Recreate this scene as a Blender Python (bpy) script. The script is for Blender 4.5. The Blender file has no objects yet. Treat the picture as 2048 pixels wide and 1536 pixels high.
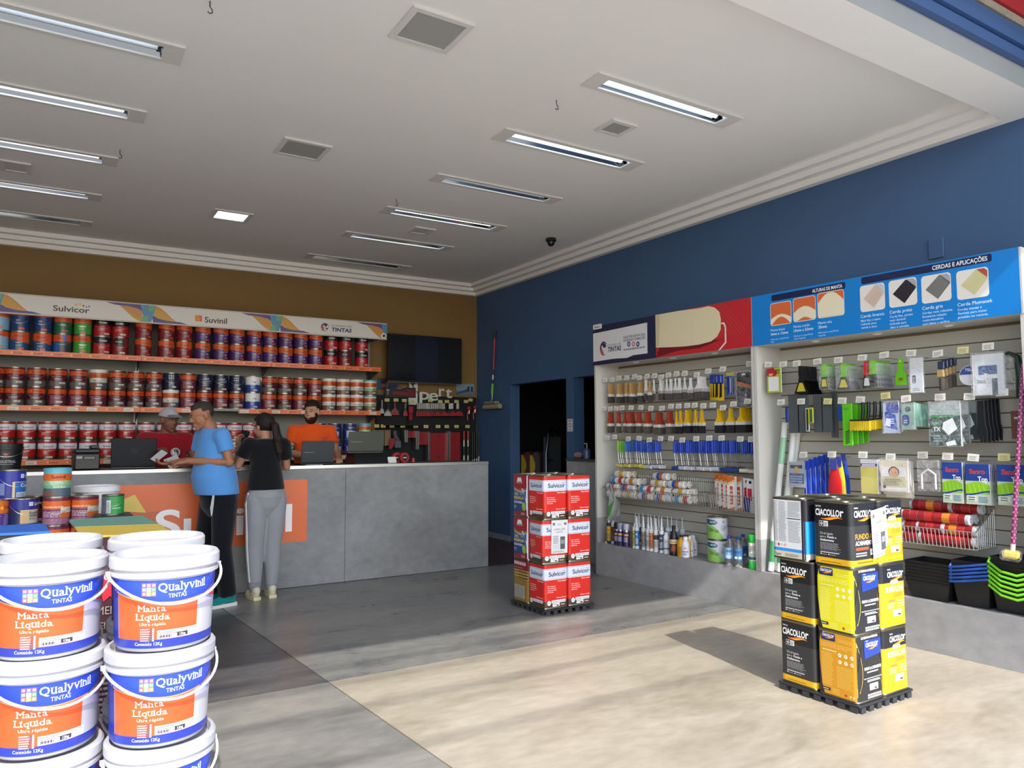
import bpy, bmesh, math, random
from mathutils import Vector as V, Matrix as M
random.seed(7)
R = math.radians
sc = bpy.context.scene
COL = sc.collection
# ---------------------------------------------------------------- camera
CH = 1.47
CR, CU, CD = V((.85067, -.52568, -.00271)), V((-.0341, -.06034, .9976)), V((.52458, .84856, .06926))
CR.normalize(); CD = (CD - CR * CD.dot(CR)).normalized(); CU = CR.cross(CD)
FPX = 1493.5
CAM = V((0, 0, CH))
cd = bpy.data.cameras.new('camera'); cam = bpy.data.objects.new('camera', cd); COL.objects.link(cam)
cd.sensor_width = 36; cd.lens = FPX * 36 / 2048; cd.clip_end = 200; cd.clip_start = .05
mw = M.Identity(4)
for i in range(3):
    mw[i][0] = CR[i]; mw[i][1] = CU[i]; mw[i][2] = -CD[i]; mw[i][3] = CAM[i]
cam.matrix_world = mw
sc.camera = cam
# ---------------------------------------------------------------- light
w = bpy.data.worlds.new('sky'); sc.world = w; w.use_nodes = True
nt = w.node_tree; bgn = nt.nodes['Background']
sky = nt.nodes.new('ShaderNodeTexSky'); sky.sky_type = 'NISHITA'; sky.sun_disc = False
sky.sun_elevation = R(42); sky.sun_rotation = R(192); sky.air_density = 1.0; sky.dust_density = 1.5
nt.links.new(sky.outputs[0], bgn.inputs[0]); bgn.inputs[1].default_value = .33
sl = bpy.data.lights.new('sun', 'SUN'); sl.energy = 3.1; sl.angle = R(.6); sl.color = (1, .96, .9)
so = bpy.data.objects.new('sun', sl); COL.objects.link(so)
so.rotation_euler = V((.218, 1.09, -1)).to_track_quat('-Z', 'Y').to_euler(); so.location = (-3, -12, 12)
sc.view_settings.view_transform = 'Standard'; sc.view_settings.look = 'None'
sc.view_settings.exposure = .64; sc.view_settings.gamma = 1; sc.view_settings.use_curve_mapping = False

# ---------------------------------------------------------------- helpers
def ray(px, py): return CD * FPX + CR * (px - 1024) - CU * (py - 768)
def at(px, py, ax, val):
    v = ray(px, py); i = 'xyz'.index(ax); return CAM + v * ((val - CAM[i]) / v[i])
def at_depth(px, py, d): return CAM + ray(px, py) * (d / FPX)
def at_plane(px, py, o, n):
    v = ray(px, py); return CAM + v * ((o - CAM).dot(n) / v.dot(n))
_cc = {}
def C(h):
    if not isinstance(h, str): return h
    if h not in _cc:
        s = h.lstrip('#'); o = []
        for i in (0, 2, 4):
            x = int(s[i:i+2], 16) / 255; o.append(x / 12.92 if x <= .04045 else ((x + .055) / 1.055) ** 2.4)
        _cc[h] = tuple(o) + (1.,)
    return _cc[h]
MATS = {}
def pm(name, rough=.5, metal=0., noise=(0, 30), bump=0., coat=0., col=None, var=.06, spec=.5, alpha=1., trans=0., emit=None, sheen=0.):
    """procedural material: colour from the mesh's print layer (attribute Col) or one colour, varied by noise"""
    m = bpy.data.materials.new(name); m.use_nodes = True; n = m.node_tree; b = n.nodes['Principled BSDF']; L = n.links.new
    b.inputs['Roughness'].default_value = rough; b.inputs['Metallic'].default_value = metal
    b.inputs['Specular IOR Level'].default_value = spec; b.inputs['Coat Weight'].default_value = coat
    b.inputs['Alpha'].default_value = alpha; b.inputs['Transmission Weight'].default_value = trans; b.inputs['Sheen Weight'].default_value = sheen
    tc = n.nodes.new('ShaderNodeTexCoord'); nz = n.nodes.new('ShaderNodeTexNoise'); nz.inputs['Scale'].default_value = noise[1]; nz.inputs['Detail'].default_value = 4
    L(tc.outputs['Object'], nz.inputs['Vector'])
    if col is None:
        a = n.nodes.new('ShaderNodeAttribute'); a.attribute_name = 'Col'; src = a.outputs['Color']
    else:
        a = n.nodes.new('ShaderNodeRGB'); a.outputs[0].default_value = C(col); src = a.outputs[0]
    mr = n.nodes.new('ShaderNodeMapRange'); mr.inputs['To Min'].default_value = 1 - var; mr.inputs['To Max'].default_value = 1 + var
    L(nz.outputs['Fac'], mr.inputs['Value'])
    mx = n.nodes.new('ShaderNodeVectorMath'); mx.operation = 'SCALE'; L(src, mx.inputs[0]); L(mr.outputs[0], mx.inputs['Scale'])
    L(mx.outputs[0], b.inputs['Base Color'])
    if bump:
        bp = n.nodes.new('ShaderNodeBump'); bp.inputs['Strength'].default_value = bump; bp.inputs['Distance'].default_value = .01
        L(nz.outputs['Fac'], bp.inputs['Height']); L(bp.outputs[0], b.inputs['Normal'])
    if emit:
        b.inputs['Emission Color'].default_value = C(emit[0]); b.inputs['Emission Strength'].default_value = emit[1]
    MATS[name] = m; return m
pm('matte', .75); pm('bay_white', .7, noise=(0, 2), var=.03, col='#c6c5c0'); pm('slat_white', .6, noise=(0, 2), var=.03, col='#bcb8ad'); pm('print', .38, coat=.15, var=.02); pm('plastic', .4, var=.03); pm('gloss', .18, coat=.4, var=.02); pm('paper', .8, var=.02)
pm('mirror', .1, 1., (0, 5), var=.02); pm('metal', .32, 1., (0, 60)); pm('cloth', .95, noise=(0, 260), bump=.25, var=.12, sheen=.2, spec=.1); pm('skin', .5, noise=(0, 40), var=.06, spec=.3); pm('hair', .6, noise=(0, 160), bump=.5, var=.35, spec=.25)
pm('bristle', .8, noise=(0, 400), bump=.6, var=.3); pm('fleece', 1., noise=(0, 220), bump=.8, var=.08, spec=.05)
pm('clear', .04, trans=.92, var=0., spec=.5)
pm('tube_on', .4, col='#eef6ff', emit=('#dcebff', 2.2)); pm('downlight_glass', .3, col='#eef4fa', emit=('#e8f2ff', 1.0))
def film():
    m = bpy.data.materials.new('film'); m.use_nodes = True; n = m.node_tree; L = n.links.new
    for x in list(n.nodes): n.nodes.remove(x)
    o = n.nodes.new('ShaderNodeOutputMaterial'); t = n.nodes.new('ShaderNodeBsdfTransparent'); g = n.nodes.new('ShaderNodeBsdfPrincipled')
    g.inputs['Roughness'].default_value = .18; g.inputs['Base Color'].default_value = (.85, .87, .9, 1)
    mx = n.nodes.new('ShaderNodeMixShader'); nz = n.nodes.new('ShaderNodeTexNoise'); nz.inputs['Scale'].default_value = 24; nz.inputs['Distortion'].default_value = 1.5
    tc = n.nodes.new('ShaderNodeTexCoord'); L(tc.outputs['Object'], nz.inputs[0])
    rp = n.nodes.new('ShaderNodeMapRange'); rp.inputs['From Min'].default_value = .35; rp.inputs['From Max'].default_value = .75; rp.inputs['To Min'].default_value = .03; rp.inputs['To Max'].default_value = .28
    bp = n.nodes.new('ShaderNodeBump'); bp.inputs['Strength'].default_value = .6; bp.inputs['Distance'].default_value = .02
    L(nz.outputs['Fac'], rp.inputs[0]); L(nz.outputs['Fac'], bp.inputs['Height']); L(bp.outputs[0], g.inputs['Normal'])
    L(rp.outputs[0], mx.inputs[0]); L(t.outputs[0], mx.inputs[1]); L(g.outputs[0], mx.inputs[2]); L(mx.outputs[0], o.inputs[0]); MATS['film'] = m
film()

class G:
    def __init__(s): s.v = []; s.f = []; s.c = []
    def add(s, vs, fs, col):
        k = len(s.v); s.v += [tuple(p) for p in vs]; c = C(col)
        for f in fs: s.f.append(tuple(i + k for i in f)); s.c.append(c)
        return s
    def box(s, x0, x1, y0, y1, z0, z1, col):
        vs = [(x, y, z) for z in (z0, z1) for y in (y0, y1) for x in (x0, x1)]
        return s.add(vs, [(0, 2, 3, 1), (4, 5, 7, 6), (0, 1, 5, 4), (2, 6, 7, 3), (0, 4, 6, 2), (1, 3, 7, 5)], col)
    def rbox(s, x0, x1, y0, y1, z0, z1, col, r=.004):
        X, Y, Z = (x0, x1), (y0, y1), (z0, z1); vs = []; ix = {}
        for i in (0, 1):
            for j in (0, 1):
                for k in (0, 1):
                    for a in range(3):
                        p = [X[i], Y[j], Z[k]]
                        for b, e in enumerate((i, j, k)):
                            if b != a: p[b] += r * (1 - 2 * e)
                        ix[i, j, k, a] = len(vs); vs.append(p)
        F = []
        for a in range(3):
            b, c = (a + 1) % 3, (a + 2) % 3
            for e in (0, 1):
                q = []
                for (m, n) in ((0, 0), (1, 0), (1, 1), (0, 1)):
                    t = [0, 0, 0]; t[a] = e; t[b] = m; t[c] = n; q.append(ix[t[0], t[1], t[2], a])
                F.append(q if e else q[::-1])
            for m in (0, 1):
                for n in (0, 1):
                    t = [0, 0, 0]; t[b] = m; t[c] = n; u = list(t); u[a] = 1
                    q = [ix[(*t, b)], ix[(*u, b)], ix[(*u, c)], ix[(*t, c)]]
                    F.append(q if (m == n) else q[::-1])
        for i in (0, 1):
            for j in (0, 1):
                for k in (0, 1):
                    q = [ix[i, j, k, 0], ix[i, j, k, 1], ix[i, j, k, 2]]
                    F.append(q if (i + j + k) % 2 else q[::-1])
        return s.add(vs, F, col)
    def lathe(s, prof, col, seg=24, c=(0, 0, 0), cap=True):
        k = len(s.v); n = len(prof)
        for p in prof:
            for j in range(seg):
                a = 2 * math.pi * j / seg; s.v.append((c[0] + p[0] * math.cos(a), c[1] + p[0] * math.sin(a), c[2] + p[1]))
        for i in range(n - 1):
            cc = C(prof[i][2]) if len(prof[i]) > 2 else C(col)
            for j in range(seg):
                s.f.append((k + i*seg + j, k + i*seg + (j+1) % seg, k + (i+1)*seg + (j+1) % seg, k + (i+1)*seg + j)); s.c.append(cc)
        if cap:
            if prof[0][0] > 1e-5: s.f.append(tuple(k + j for j in range(seg))[::-1]); s.c.append(C(col))
            if prof[-1][0] > 1e-5: s.f.append(tuple(k + (n-1)*seg + j for j in range(seg))); s.c.append(C(prof[-1][2]) if len(prof[-1]) > 2 else C(col))
        return s
    def tube(s, pts, r, col, seg=8, cap=True, flat=1., up=None):
        pts = [V(p) for p in pts]; n = len(pts); rs = r if isinstance(r, (list, tuple)) else [r] * n; k = len(s.v)
        u0 = None
        for i, p in enumerate(pts):
            t = (pts[min(i+1, n-1)] - pts[max(i-1, 0)]).normalized()
            if u0 is None:
                u0 = V(up) if up else (V((0, 0, 1)) if abs(t.z) < .9 else V((0, 1, 0)))
            u0 = (u0 - t * u0.dot(t)).normalized(); b = t.cross(u0)
            for j in range(seg):
                a = 2 * math.pi * j / seg; q = p + (b * math.cos(a) + u0 * math.sin(a) * flat) * rs[i]; s.v.append(tuple(q))
        for i in range(n - 1):
            for j in range(seg): s.f.append((k + i*seg + j, k + i*seg + (j+1) % seg, k + (i+1)*seg + (j+1) % seg, k + (i+1)*seg + j)); s.c.append(C(col))
        if cap:
            s.f.append(tuple(k + j for j in range(seg))[::-1]); s.f.append(tuple(k + (n-1)*seg + j for j in range(seg))); s.c += [C(col)] * 2
        return s
    def prism(s, poly, y0, y1, col):
        """outline in x,z extruded along y"""
        n = len(poly); vs = [(p[0], y0, p[1]) for p in poly] + [(p[0], y1, p[1]) for p in poly]
        F = [tuple(range(n)), tuple(range(2*n-1, n-1, -1))] + [(i, i + n, (i+1) % n + n, (i+1) % n) for i in range(n)]
        return s.add(vs, F, col)
    def slab(s, poly, z0, z1, col):
        n = len(poly); vs = [(p[0], p[1], z0) for p in poly] + [(p[0], p[1], z1) for p in poly]
        return s.add(vs, [tuple(range(n-1, -1, -1)), tuple(range(n, 2*n))] + [(i, (i+1) % n, (i+1) % n + n, i + n) for i in range(n)], col)
    def ell(s, c, r, col, seg=16, rings=10, rot=None):
        k = len(s.v); vs = []; fs = []
        for i in range(rings + 1):
            th = math.pi * i / rings
            for j in range(seg):
                a = 2 * math.pi * j / seg; p = V((r[0]*math.sin(th)*math.cos(a), r[1]*math.sin(th)*math.sin(a), r[2]*math.cos(th)))
                if rot: p = rot @ p
                vs.append(p + V(c))
        for i in range(rings):
            for j in range(seg): fs.append((i*seg + j, (i+1)*seg + j, (i+1)*seg + (j+1) % seg, i*seg + (j+1) % seg))
        return s.add(vs, fs, col)
    def loft(s, secs, col, seg=18):
        """secs: (centre, half vector a, half vector b)"""
        k = len(s.v); n = len(secs)
        for c, a, b in secs:
            c, a, b = V(c), V(a), V(b)
            for j in range(seg):
                t = 2*math.pi*j/seg; s.v.append(tuple(c + a*math.cos(t) + b*math.sin(t)))
        for i in range(n-1):
            for j in range(seg): s.f.append((k+i*seg+j, k+i*seg+(j+1) % seg, k+(i+1)*seg+(j+1) % seg, k+(i+1)*seg+j)); s.c.append(C(col))
        s.f.append(tuple(k+j for j in range(seg))[::-1]); s.f.append(tuple(k+(n-1)*seg+j for j in range(seg))); s.c += [C(col)]*2
        return s
    def xf(s, k, mat):
        for i in range(k, len(s.v)): s.v[i] = tuple(mat @ V(s.v[i]))
        return s
    def mesh(s, name, mat, ang=35):
        me = bpy.data.meshes.new(name); me.from_pydata(s.v, [], s.f)
        a = me.color_attributes.new('Col', 'FLOAT_COLOR', 'CORNER'); d = []
        for f, c in zip(s.f, s.c): d += list(c) * len(f)
        a.data.foreach_set('color', d)
        me.materials.append(MATS[mat] if isinstance(mat, str) else mat)
        if ang:
            me.polygons.foreach_set('use_smooth', [True] * len(me.polygons)); me.set_sharp_from_angle(angle=R(ang))
        me.update(); return me
    def obj(s, name, mat='plastic', parent=None, loc=None, rz=0, ang=35):
        o = bpy.data.objects.new(name, s.mesh(name, mat, ang)); COL.objects.link(o)
        if parent: o.parent = parent
        if loc is not None: o.location = loc
        o.rotation_euler.z = rz; return o
def meshobj(name, me, parent=None, loc=None, rz=0):
    o = bpy.data.objects.new(name, me); COL.objects.link(o)
    if parent: o.parent = parent
    if loc is not None: o.location = loc
    o.rotation_euler.z = rz; return o
def empty(name, loc=(0, 0, 0), rz=0):
    o = bpy.data.objects.new(name, None); COL.objects.link(o); o.empty_display_size = .1; o.location = loc; o.rotation_euler.z = rz; return o
def tag(o, label, cat, group=None, kind=None):
    o['label'] = label; o['category'] = cat
    if group: o['group'] = group
    if kind: o['kind'] = kind
    return o
def struct(o): o['kind'] = 'structure'; return o
def kids(o): return list(o.children)
def copy_tree(o, loc=None, rz=None, label=None):
    c = o.copy(); COL.objects.link(c)
    if loc is not None: c.location = loc
    if rz is not None: c.rotation_euler.z = rz
    if label: c['label'] = label
    for ch in kids(o):
        k = ch.copy(); COL.objects.link(k); k.parent = c
        for g in kids(ch): q = g.copy(); COL.objects.link(q); q.parent = k
    return c
ORD = 'first second third fourth fifth sixth seventh eighth ninth tenth eleventh twelfth thirteenth fourteenth fifteenth sixteenth seventeenth eighteenth nineteenth twentieth twenty-first twenty-second twenty-third twenty-fourth twenty-fifth twenty-sixth twenty-seventh twenty-eighth twenty-ninth thirtieth'.split()

# ---------------------------------------------------------------- flat print (lettering and label shapes)
_tc = {}
def glyphs(body, bold=0., res=2):
    k = (body, bold, res)
    if k not in _tc:
        cu = bpy.data.curves.new('t', 'FONT'); cu.body = body; cu.size = 1.; cu.resolution_u = res; cu.offset = bold
        o = bpy.data.objects.new('t', cu); me = o.to_mesh()
        vs = [(v.co.x, v.co.y) for v in me.vertices]; fs = [tuple(p.vertices) for p in me.polygons]
        o.to_mesh_clear(); bpy.data.objects.remove(o); bpy.data.curves.remove(cu)
        if not vs: vs, fs = [(0, 0)], []
        x0 = min(p[0] for p in vs); x1 = max(p[0] for p in vs)
        _tc[k] = ([(p[0] - x0, p[1]) for p in vs], fs, x1 - x0)
    return _tc[k]
CAPH = .727
class P(G):
    """print builder: u to the right, v up, mapped to a plane or a cylinder"""
    def __init__(s, fn, du=None):
        super().__init__(); s.fn = fn; s.du = du; s.lay = 0; s.bb = []
    def put(s, pts, fs, col, L=None):
        # each patch lies just above the patches it overlaps
        e = 1e-5; u0 = min(p[0] for p in pts) + e; u1 = max(p[0] for p in pts) - e; v0 = min(p[1] for p in pts) + e; v1 = max(p[1] for p in pts) - e
        L = 1 + max((b[4] for b in s.bb if b[0] < u1 and b[1] > u0 and b[2] < v1 and b[3] > v0), default=0)
        s.bb.append((u0, u1, v0, v1, L)); s.lay = max(s.lay, L)
        return s.add([s.fn(p[0], p[1], L) for p in pts], fs, col)
    def rect(s, u0, v0, u1, v1, col, L=None):
        n = max(1, int(math.ceil(abs(u1 - u0) / s.du))) if s.du else 1; pts = []; fs = []
        for i in range(n + 1):
            u = u0 + (u1 - u0) * i / n; pts += [(u, v0), (u, v1)]
        for i in range(n): fs.append((2*i, 2*i+2, 2*i+3, 2*i+1))
        return s.put(pts, fs, col, L)
    def poly(s, pts, col, L=None):
        u0, u1 = min(p[0] for p in pts), max(p[0] for p in pts)
        if not s.du or u1 - u0 < s.du * 1.2: return s.put(pts, [tuple(range(len(pts)))], col, L)
        n = int(math.ceil((u1 - u0) / s.du)); V_, F_ = [], []
        def clip(q, x, sg):
            o = []
            for a, b in zip(q, q[1:] + q[:1]):
                da, db = sg*(a[0]-x), sg*(b[0]-x)
                if da >= 0: o.append(a)
                if da * db < 0: t = da/(da-db); o.append((x, a[1]+(b[1]-a[1])*t))
            return o
        for i in range(n):
            q = clip(clip(list(pts), u0+(u1-u0)*i/n, 1), u0+(u1-u0)*(i+1)/n, -1)
            if len(q) > 2: F_.append(tuple(range(len(V_), len(V_)+len(q)))); V_ += q
        return s.put(V_, F_, col, L)
    def strip(s, top, bot, col, L=None):
        n = len(top); return s.put(list(bot) + list(top), [(i, i+1, n+i+1, n+i) for i in range(n-1)], col, L)
    def disc(s, u, v, r, col, n=14, ry=None, L=None):
        ry = ry or r; return s.poly([(u + r*math.cos(2*math.pi*i/n), v + ry*math.sin(2*math.pi*i/n)) for i in range(n)], col, L)
    def rrect(s, u0, v0, u1, v1, r, col, L=None):
        pts = []
        for cx, cy, a0 in ((u1-r, v1-r, 0), (u0+r, v1-r, 90), (u0+r, v0+r, 180), (u1-r, v0+r, 270)):
            for k in range(4): a = R(a0 + 30*k); pts.append((cx + r*math.cos(a), cy + r*math.sin(a)))
        return s.poly(pts, col, L)
    def text(s, body, u, v, h, col, al='l', w=None, bold=0., sh=0., slope=0., L=None):
        """h: capital height, v: baseline; w squeezes the line to a width"""
        vs, fs, tw = glyphs(body, bold, 8 if h > .08 else 4 if h > .022 else 2); k = h / CAPH; W = tw * k; q = (w / W) if w else 1; W *= q
        o = u - (W / 2 if al == 'c' else W if al == 'r' else 0)
        return s.put([(o + p[0]*k*q + sh*p[1]*k, v + p[1]*k + slope*(p[0]*k*q)) for p in vs], fs, col, L)
    def serif(s, body, u, v, h, col, w, bold=.01, slab=.05):
        """lettering with serifs added to the stems"""
        k = h / CAPH; x = 0.; items = []
        for ch in body:
            if ch == ' ': x += .3; continue
            vs, fs, tw = glyphs(ch, bold); items.append((ch, x, tw)); x += tw + .095
        q = w / ((x - .095) * k); X = .546
        for ch, x0, tw in items:
            vs, fs, _ = glyphs(ch, bold); a = k * q
            s.lay += 1; L = s.lay
            s.put([(u + (x0 + p[0]) * a, v + p[1]*k) for p in vs], fs, col, L)
            def sf(xa, xb, y): s.put([(u + (x0+xa)*a, v + y*k), (u + (x0+xb)*a, v + y*k), (u + (x0+xb)*a, v + (y+slab)*k), (u + (x0+xa)*a, v + (y+slab)*k)], [(0, 1, 2, 3)], col, L)
            e = .06; st = .11
            if ch in 'li\u00ed': sf(-e, tw + e, 0); sf(-e-.02, tw, (CAPH if ch == 'l' else X) - slab)
            if ch in 'nM': sf(-e, st + e, 0); sf(tw - st - e, tw + e, 0); sf(-e, st, (CAPH if ch == 'M' else X) - slab)
            if ch == 'M': sf(tw - st, tw + e, CAPH - slab)
            if ch in 'uvy': sf(-e, st + e*.8, X - slab); sf(tw - st - e*.8, tw + e*.6, X - slab)
            if ch in 'ua': sf(tw - st, tw + e, 0)
            if ch == 'L': sf(-e, st, 0); sf(-e, st + e, CAPH - slab)
            if ch in 'q': sf(tw - st - e, tw + e, -.2)
            if ch in 'pr': sf(-e, st + e, 0 if ch == 'r' else -.2)
        return s
    def lines(s, u, v, w, h, n, col, fill=.55, rag=.2):
        """n lines of print too small to read"""
        for i in range(n):
            y = v + h - (i + 1) * h / n; L = s.lay + 1
            ww = w * (1 - rag * random.random()); x = 0
            while x < ww - .02 * w:
                d = min(w * (.06 + .12 * random.random()), ww - x); s.rect(u + x, y, u + x + d * .86, y + h / n * fill, col, L); x += d
        s.lay += 1; return s
def plane_map(eps=.0004):
    return lambda u, v, L: (u, -.0006 - eps * L, v)
def cyl_map(r, eps=.00035, r2=None, h=1.):
    def fn(u, v, L):
        q = r if r2 is None else r + (r2 - r) * v / h
        a = u / r; q += .0007 + eps * L; return (q * math.sin(a), -q * math.cos(a), v)
    return fn
# ================================================================ SETTING
XW, ZC, YB, XL, YF = 5.52, 3.75, 9.95, -4.2, 2.44
KC = (ZC - CH) / (3.7 - CH)
def concrete(name, c0, c1, scale=1.4, rough=.3, bump=.05, scr=0.):
    m = bpy.data.materials.new(name); m.use_nodes = True; n = m.node_tree; b = n.nodes['Principled BSDF']; L = n.links.new
    tc = n.nodes.new('ShaderNodeTexCoord'); mp = n.nodes.new('ShaderNodeMapping'); mp.inputs['Scale'].default_value = (.7, 1.6, 1); mp.inputs['Rotation'].default_value[2] = R(12)
    L(tc.outputs['Object'], mp.inputs[0])
    a = n.nodes.new('ShaderNodeTexNoise'); a.inputs['Scale'].default_value = scale; a.inputs['Detail'].default_value = 8; a.inputs['Roughness'].default_value = .68; a.inputs['Distortion'].default_value = .6
    f = n.nodes.new('ShaderNodeTexNoise'); f.inputs['Scale'].default_value = scale * 9; f.inputs['Detail'].default_value = 6
    L(mp.outputs[0], a.inputs[0]); L(mp.outputs[0], f.inputs[0])
    ad = n.nodes.new('ShaderNodeMath'); ad.operation = 'MULTIPLY_ADD'; ad.inputs[1].default_value = .4; L(f.outputs['Fac'], ad.inputs[0]); L(a.outputs['Fac'], ad.inputs[2])
    cr = n.nodes.new('ShaderNodeValToRGB'); cr.color_ramp.elements[0].position = .5; cr.color_ramp.elements[1].position = .92
    cr.color_ramp.elements[0].color = C(c0); cr.color_ramp.elements[1].color = C(c1); L(ad.outputs[0], cr.inputs[0]); L(cr.outputs[0], b.inputs['Base Color'])
    rr = n.nodes.new('ShaderNodeMapRange'); rr.inputs['To Min'].default_value = rough - .08; rr.inputs['To Max'].default_value = rough + .2; L(a.outputs['Fac'], rr.inputs[0]); L(rr.outputs[0], b.inputs['Roughness'])
    bp = n.nodes.new('ShaderNodeBump'); bp.inputs['Strength'].default_value = bump; bp.inputs['Distance'].default_value = .01; L(f.outputs['Fac'], bp.inputs['Height']); L(bp.outputs[0], b.inputs['Normal'])
    MATS[name] = m
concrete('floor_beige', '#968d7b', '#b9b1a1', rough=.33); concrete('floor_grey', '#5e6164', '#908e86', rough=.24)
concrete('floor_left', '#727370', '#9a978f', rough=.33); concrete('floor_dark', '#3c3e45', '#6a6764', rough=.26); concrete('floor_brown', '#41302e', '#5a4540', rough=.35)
concrete('counter_concrete', '#6f7174', '#8b8d8f', 1.8, .5); concrete('plinth_concrete', '#8a8a8b', '#a9a9aa', 1.6, .5)
concrete('pavement', '#aba79e', '#c0bcb2', 1.0, .8, .2); concrete('rough_render', '#80786e', '#a39a8e', 6, .9, .6)
pm('wall_ochre', .7, noise=(0, 3), var=.05, col='#85683c'); pm('wall_blue', .55, noise=(0, 2), var=.06, col='#42618a'); pm('white_paint', .75, noise=(0, 1.5), var=.03, col='#f7f5f0')
pm('wall_white', .8, noise=(0, 2), var=.03, col='#d8d4ca'); pm('store_dark', .8, col='#2c0d12'); pm('store_black', .8, col='#15171c'); pm('blue_steel', .45, noise=(0, 5), col='#3c5a8c'); pm('red_band', .5, col='#a8232c'); pm('shaded_grey_render', .8, noise=(0, 4), var=.08, col='#8b8f92'); pm('grout', .8, col='#b9ac93')  # beam-face grey is darkened: its shading is put into the colour

# floor: four big cast slabs and a brown one behind the counter end, with narrow joints
fl = struct(G().box(XL, XW + 4, .9, 12.5, -.12, -.012, '#b9ac93').obj('floor', 'grout', ang=0))
J1, J2 = at(429.3, 1206, 'z', 0), at(901, 1534, 'z', 0)
jx = lambda y: J1.x + (J2.x - J1.x) * (y - J1.y) / (J2.y - J1.y)
g = .004; JY = 4.49; YC = 7.425
def slab_piece(poly, mat):
    o = G().slab(poly, -.012, 0, '#999999').obj('slab', mat, fl, ang=0)
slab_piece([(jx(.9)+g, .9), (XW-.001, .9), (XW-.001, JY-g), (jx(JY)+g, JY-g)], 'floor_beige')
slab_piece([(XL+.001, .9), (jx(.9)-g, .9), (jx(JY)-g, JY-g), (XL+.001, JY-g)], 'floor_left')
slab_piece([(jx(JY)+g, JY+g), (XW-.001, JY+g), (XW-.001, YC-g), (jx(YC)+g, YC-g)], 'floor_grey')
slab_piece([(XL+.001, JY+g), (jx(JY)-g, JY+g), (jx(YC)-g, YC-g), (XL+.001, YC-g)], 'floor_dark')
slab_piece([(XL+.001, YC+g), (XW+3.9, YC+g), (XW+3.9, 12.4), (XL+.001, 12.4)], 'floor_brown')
struct(G().box(-30, 30, -30, .895, -.3, -.02, '#999999').obj('pavement', 'pavement', ang=0))

struct(G().box(XL, XW + .16, YB, YB + .15, 0, ZC + .3, '#a67a33').obj('wall_back', 'wall_ochre', ang=0))
struct(G().box(XL - .15, XL, 1.9, YB + .15, 0, ZC + .3, '#cccccc').obj('wall_left', 'wall_white', ang=0))
dA, dB, dC = at(1020, 767.7, 'x', XW).y, at(1132, 756, 'x', XW).y, at(1147, 755, 'x', XW).y; dz = 2.193; T = .16
b = G()
b.box(XW, XW+T, dA, YB, 0, ZC + .3, '#fff'+'fff').box(XW, XW+T, dB, dA, dz, ZC + .3, '#ffffff').box(XW, XW+T, dC, dB, 0, ZC+.3, '#ffffff')
b.box(XW, XW+T, 6.3, dC, dz, ZC + .3, '#ffffff').box(XW, XW+T, 1.0, 6.3, 0, ZC + .3, '#ffffff')
struct(b.obj('wall_right', 'wall_blue', ang=0))
b = G(); b.box(XW - .012, XW - .001, dA, YB - .001, .001, .075, '#8b93a2'); struct(b.obj('baseboard_right', 'matte', ang=0))
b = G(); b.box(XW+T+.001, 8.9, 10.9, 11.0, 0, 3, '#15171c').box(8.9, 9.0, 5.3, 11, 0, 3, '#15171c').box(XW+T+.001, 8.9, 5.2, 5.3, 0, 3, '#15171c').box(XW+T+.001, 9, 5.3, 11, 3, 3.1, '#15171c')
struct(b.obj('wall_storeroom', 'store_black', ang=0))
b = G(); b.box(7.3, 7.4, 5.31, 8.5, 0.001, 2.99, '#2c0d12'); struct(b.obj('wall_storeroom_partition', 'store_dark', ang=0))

# ceiling, cut round every recessed fitting
RX = [(2.796, 4.077, 3.49, 3.685), (2.738, 4.069, 4.50, 4.725), (2.73, 4.03, 5.6, 5.795), (2.71, 4.078, 6.675, 6.90), (2.665, 3.99, 7.735, 7.94), (2.604, 3.97, 8.93, 9.16)]
LX = [(-.77, .589, 4.50, 4.735), (-.84, .494, 5.55, 5.77), (-.93, .395, 6.615, 6.84), (-.98, .337, 7.724, 7.94), (-1.0, .305, 8.759, 8.985)]
LIG = [tuple(q * KC for q in t) for t in RX + LX]
SQ = [(1.53, 1.89, 3.427, 3.777), (1.415, 1.78, 5.494, 5.845), (3.30, 3.53, 3.975, 4.198), (3.24, 3.48, 7.178, 7.42), (-.42, -.205, 7.137, 7.41)]
SQ = [tuple(q * KC for q in t) for t in SQ]; DL = tuple(q * KC for q in (1.30, 1.67, 7.62, 7.97))
holes = [(a+.03, b-.03, c+.03, d-.03) for a, b, c, d in LIG + [DL]]
xs = sorted({XL, XW} | {h[0] for h in holes} | {h[1] for h in holes}); ys = sorted({YF, YB} | {h[2] for h in holes} | {h[3] for h in holes})
b = G()
for i in range(len(xs)-1):
    j = 0
    for j in range(len(ys)-1):
        cx, cy = (xs[i]+xs[i+1])/2, (ys[j]+ys[j+1])/2
        if any(h[0] < cx < h[1] and h[2] < cy < h[3] for h in holes): continue
        b.add([(xs[i], ys[j], ZC), (xs[i+1], ys[j], ZC), (xs[i+1], ys[j+1], ZC), (xs[i], ys[j+1], ZC)], [(0, 3, 2, 1)], '#e9e6de')
struct(b.obj('ceiling', 'white_paint', ang=0))
struct(G().box(XL, XW+T, YF, YB+.15, ZC+.3, ZC+.4, '#888888').obj('roof_slab', 'shaded_grey_render', ang=0))
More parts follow.
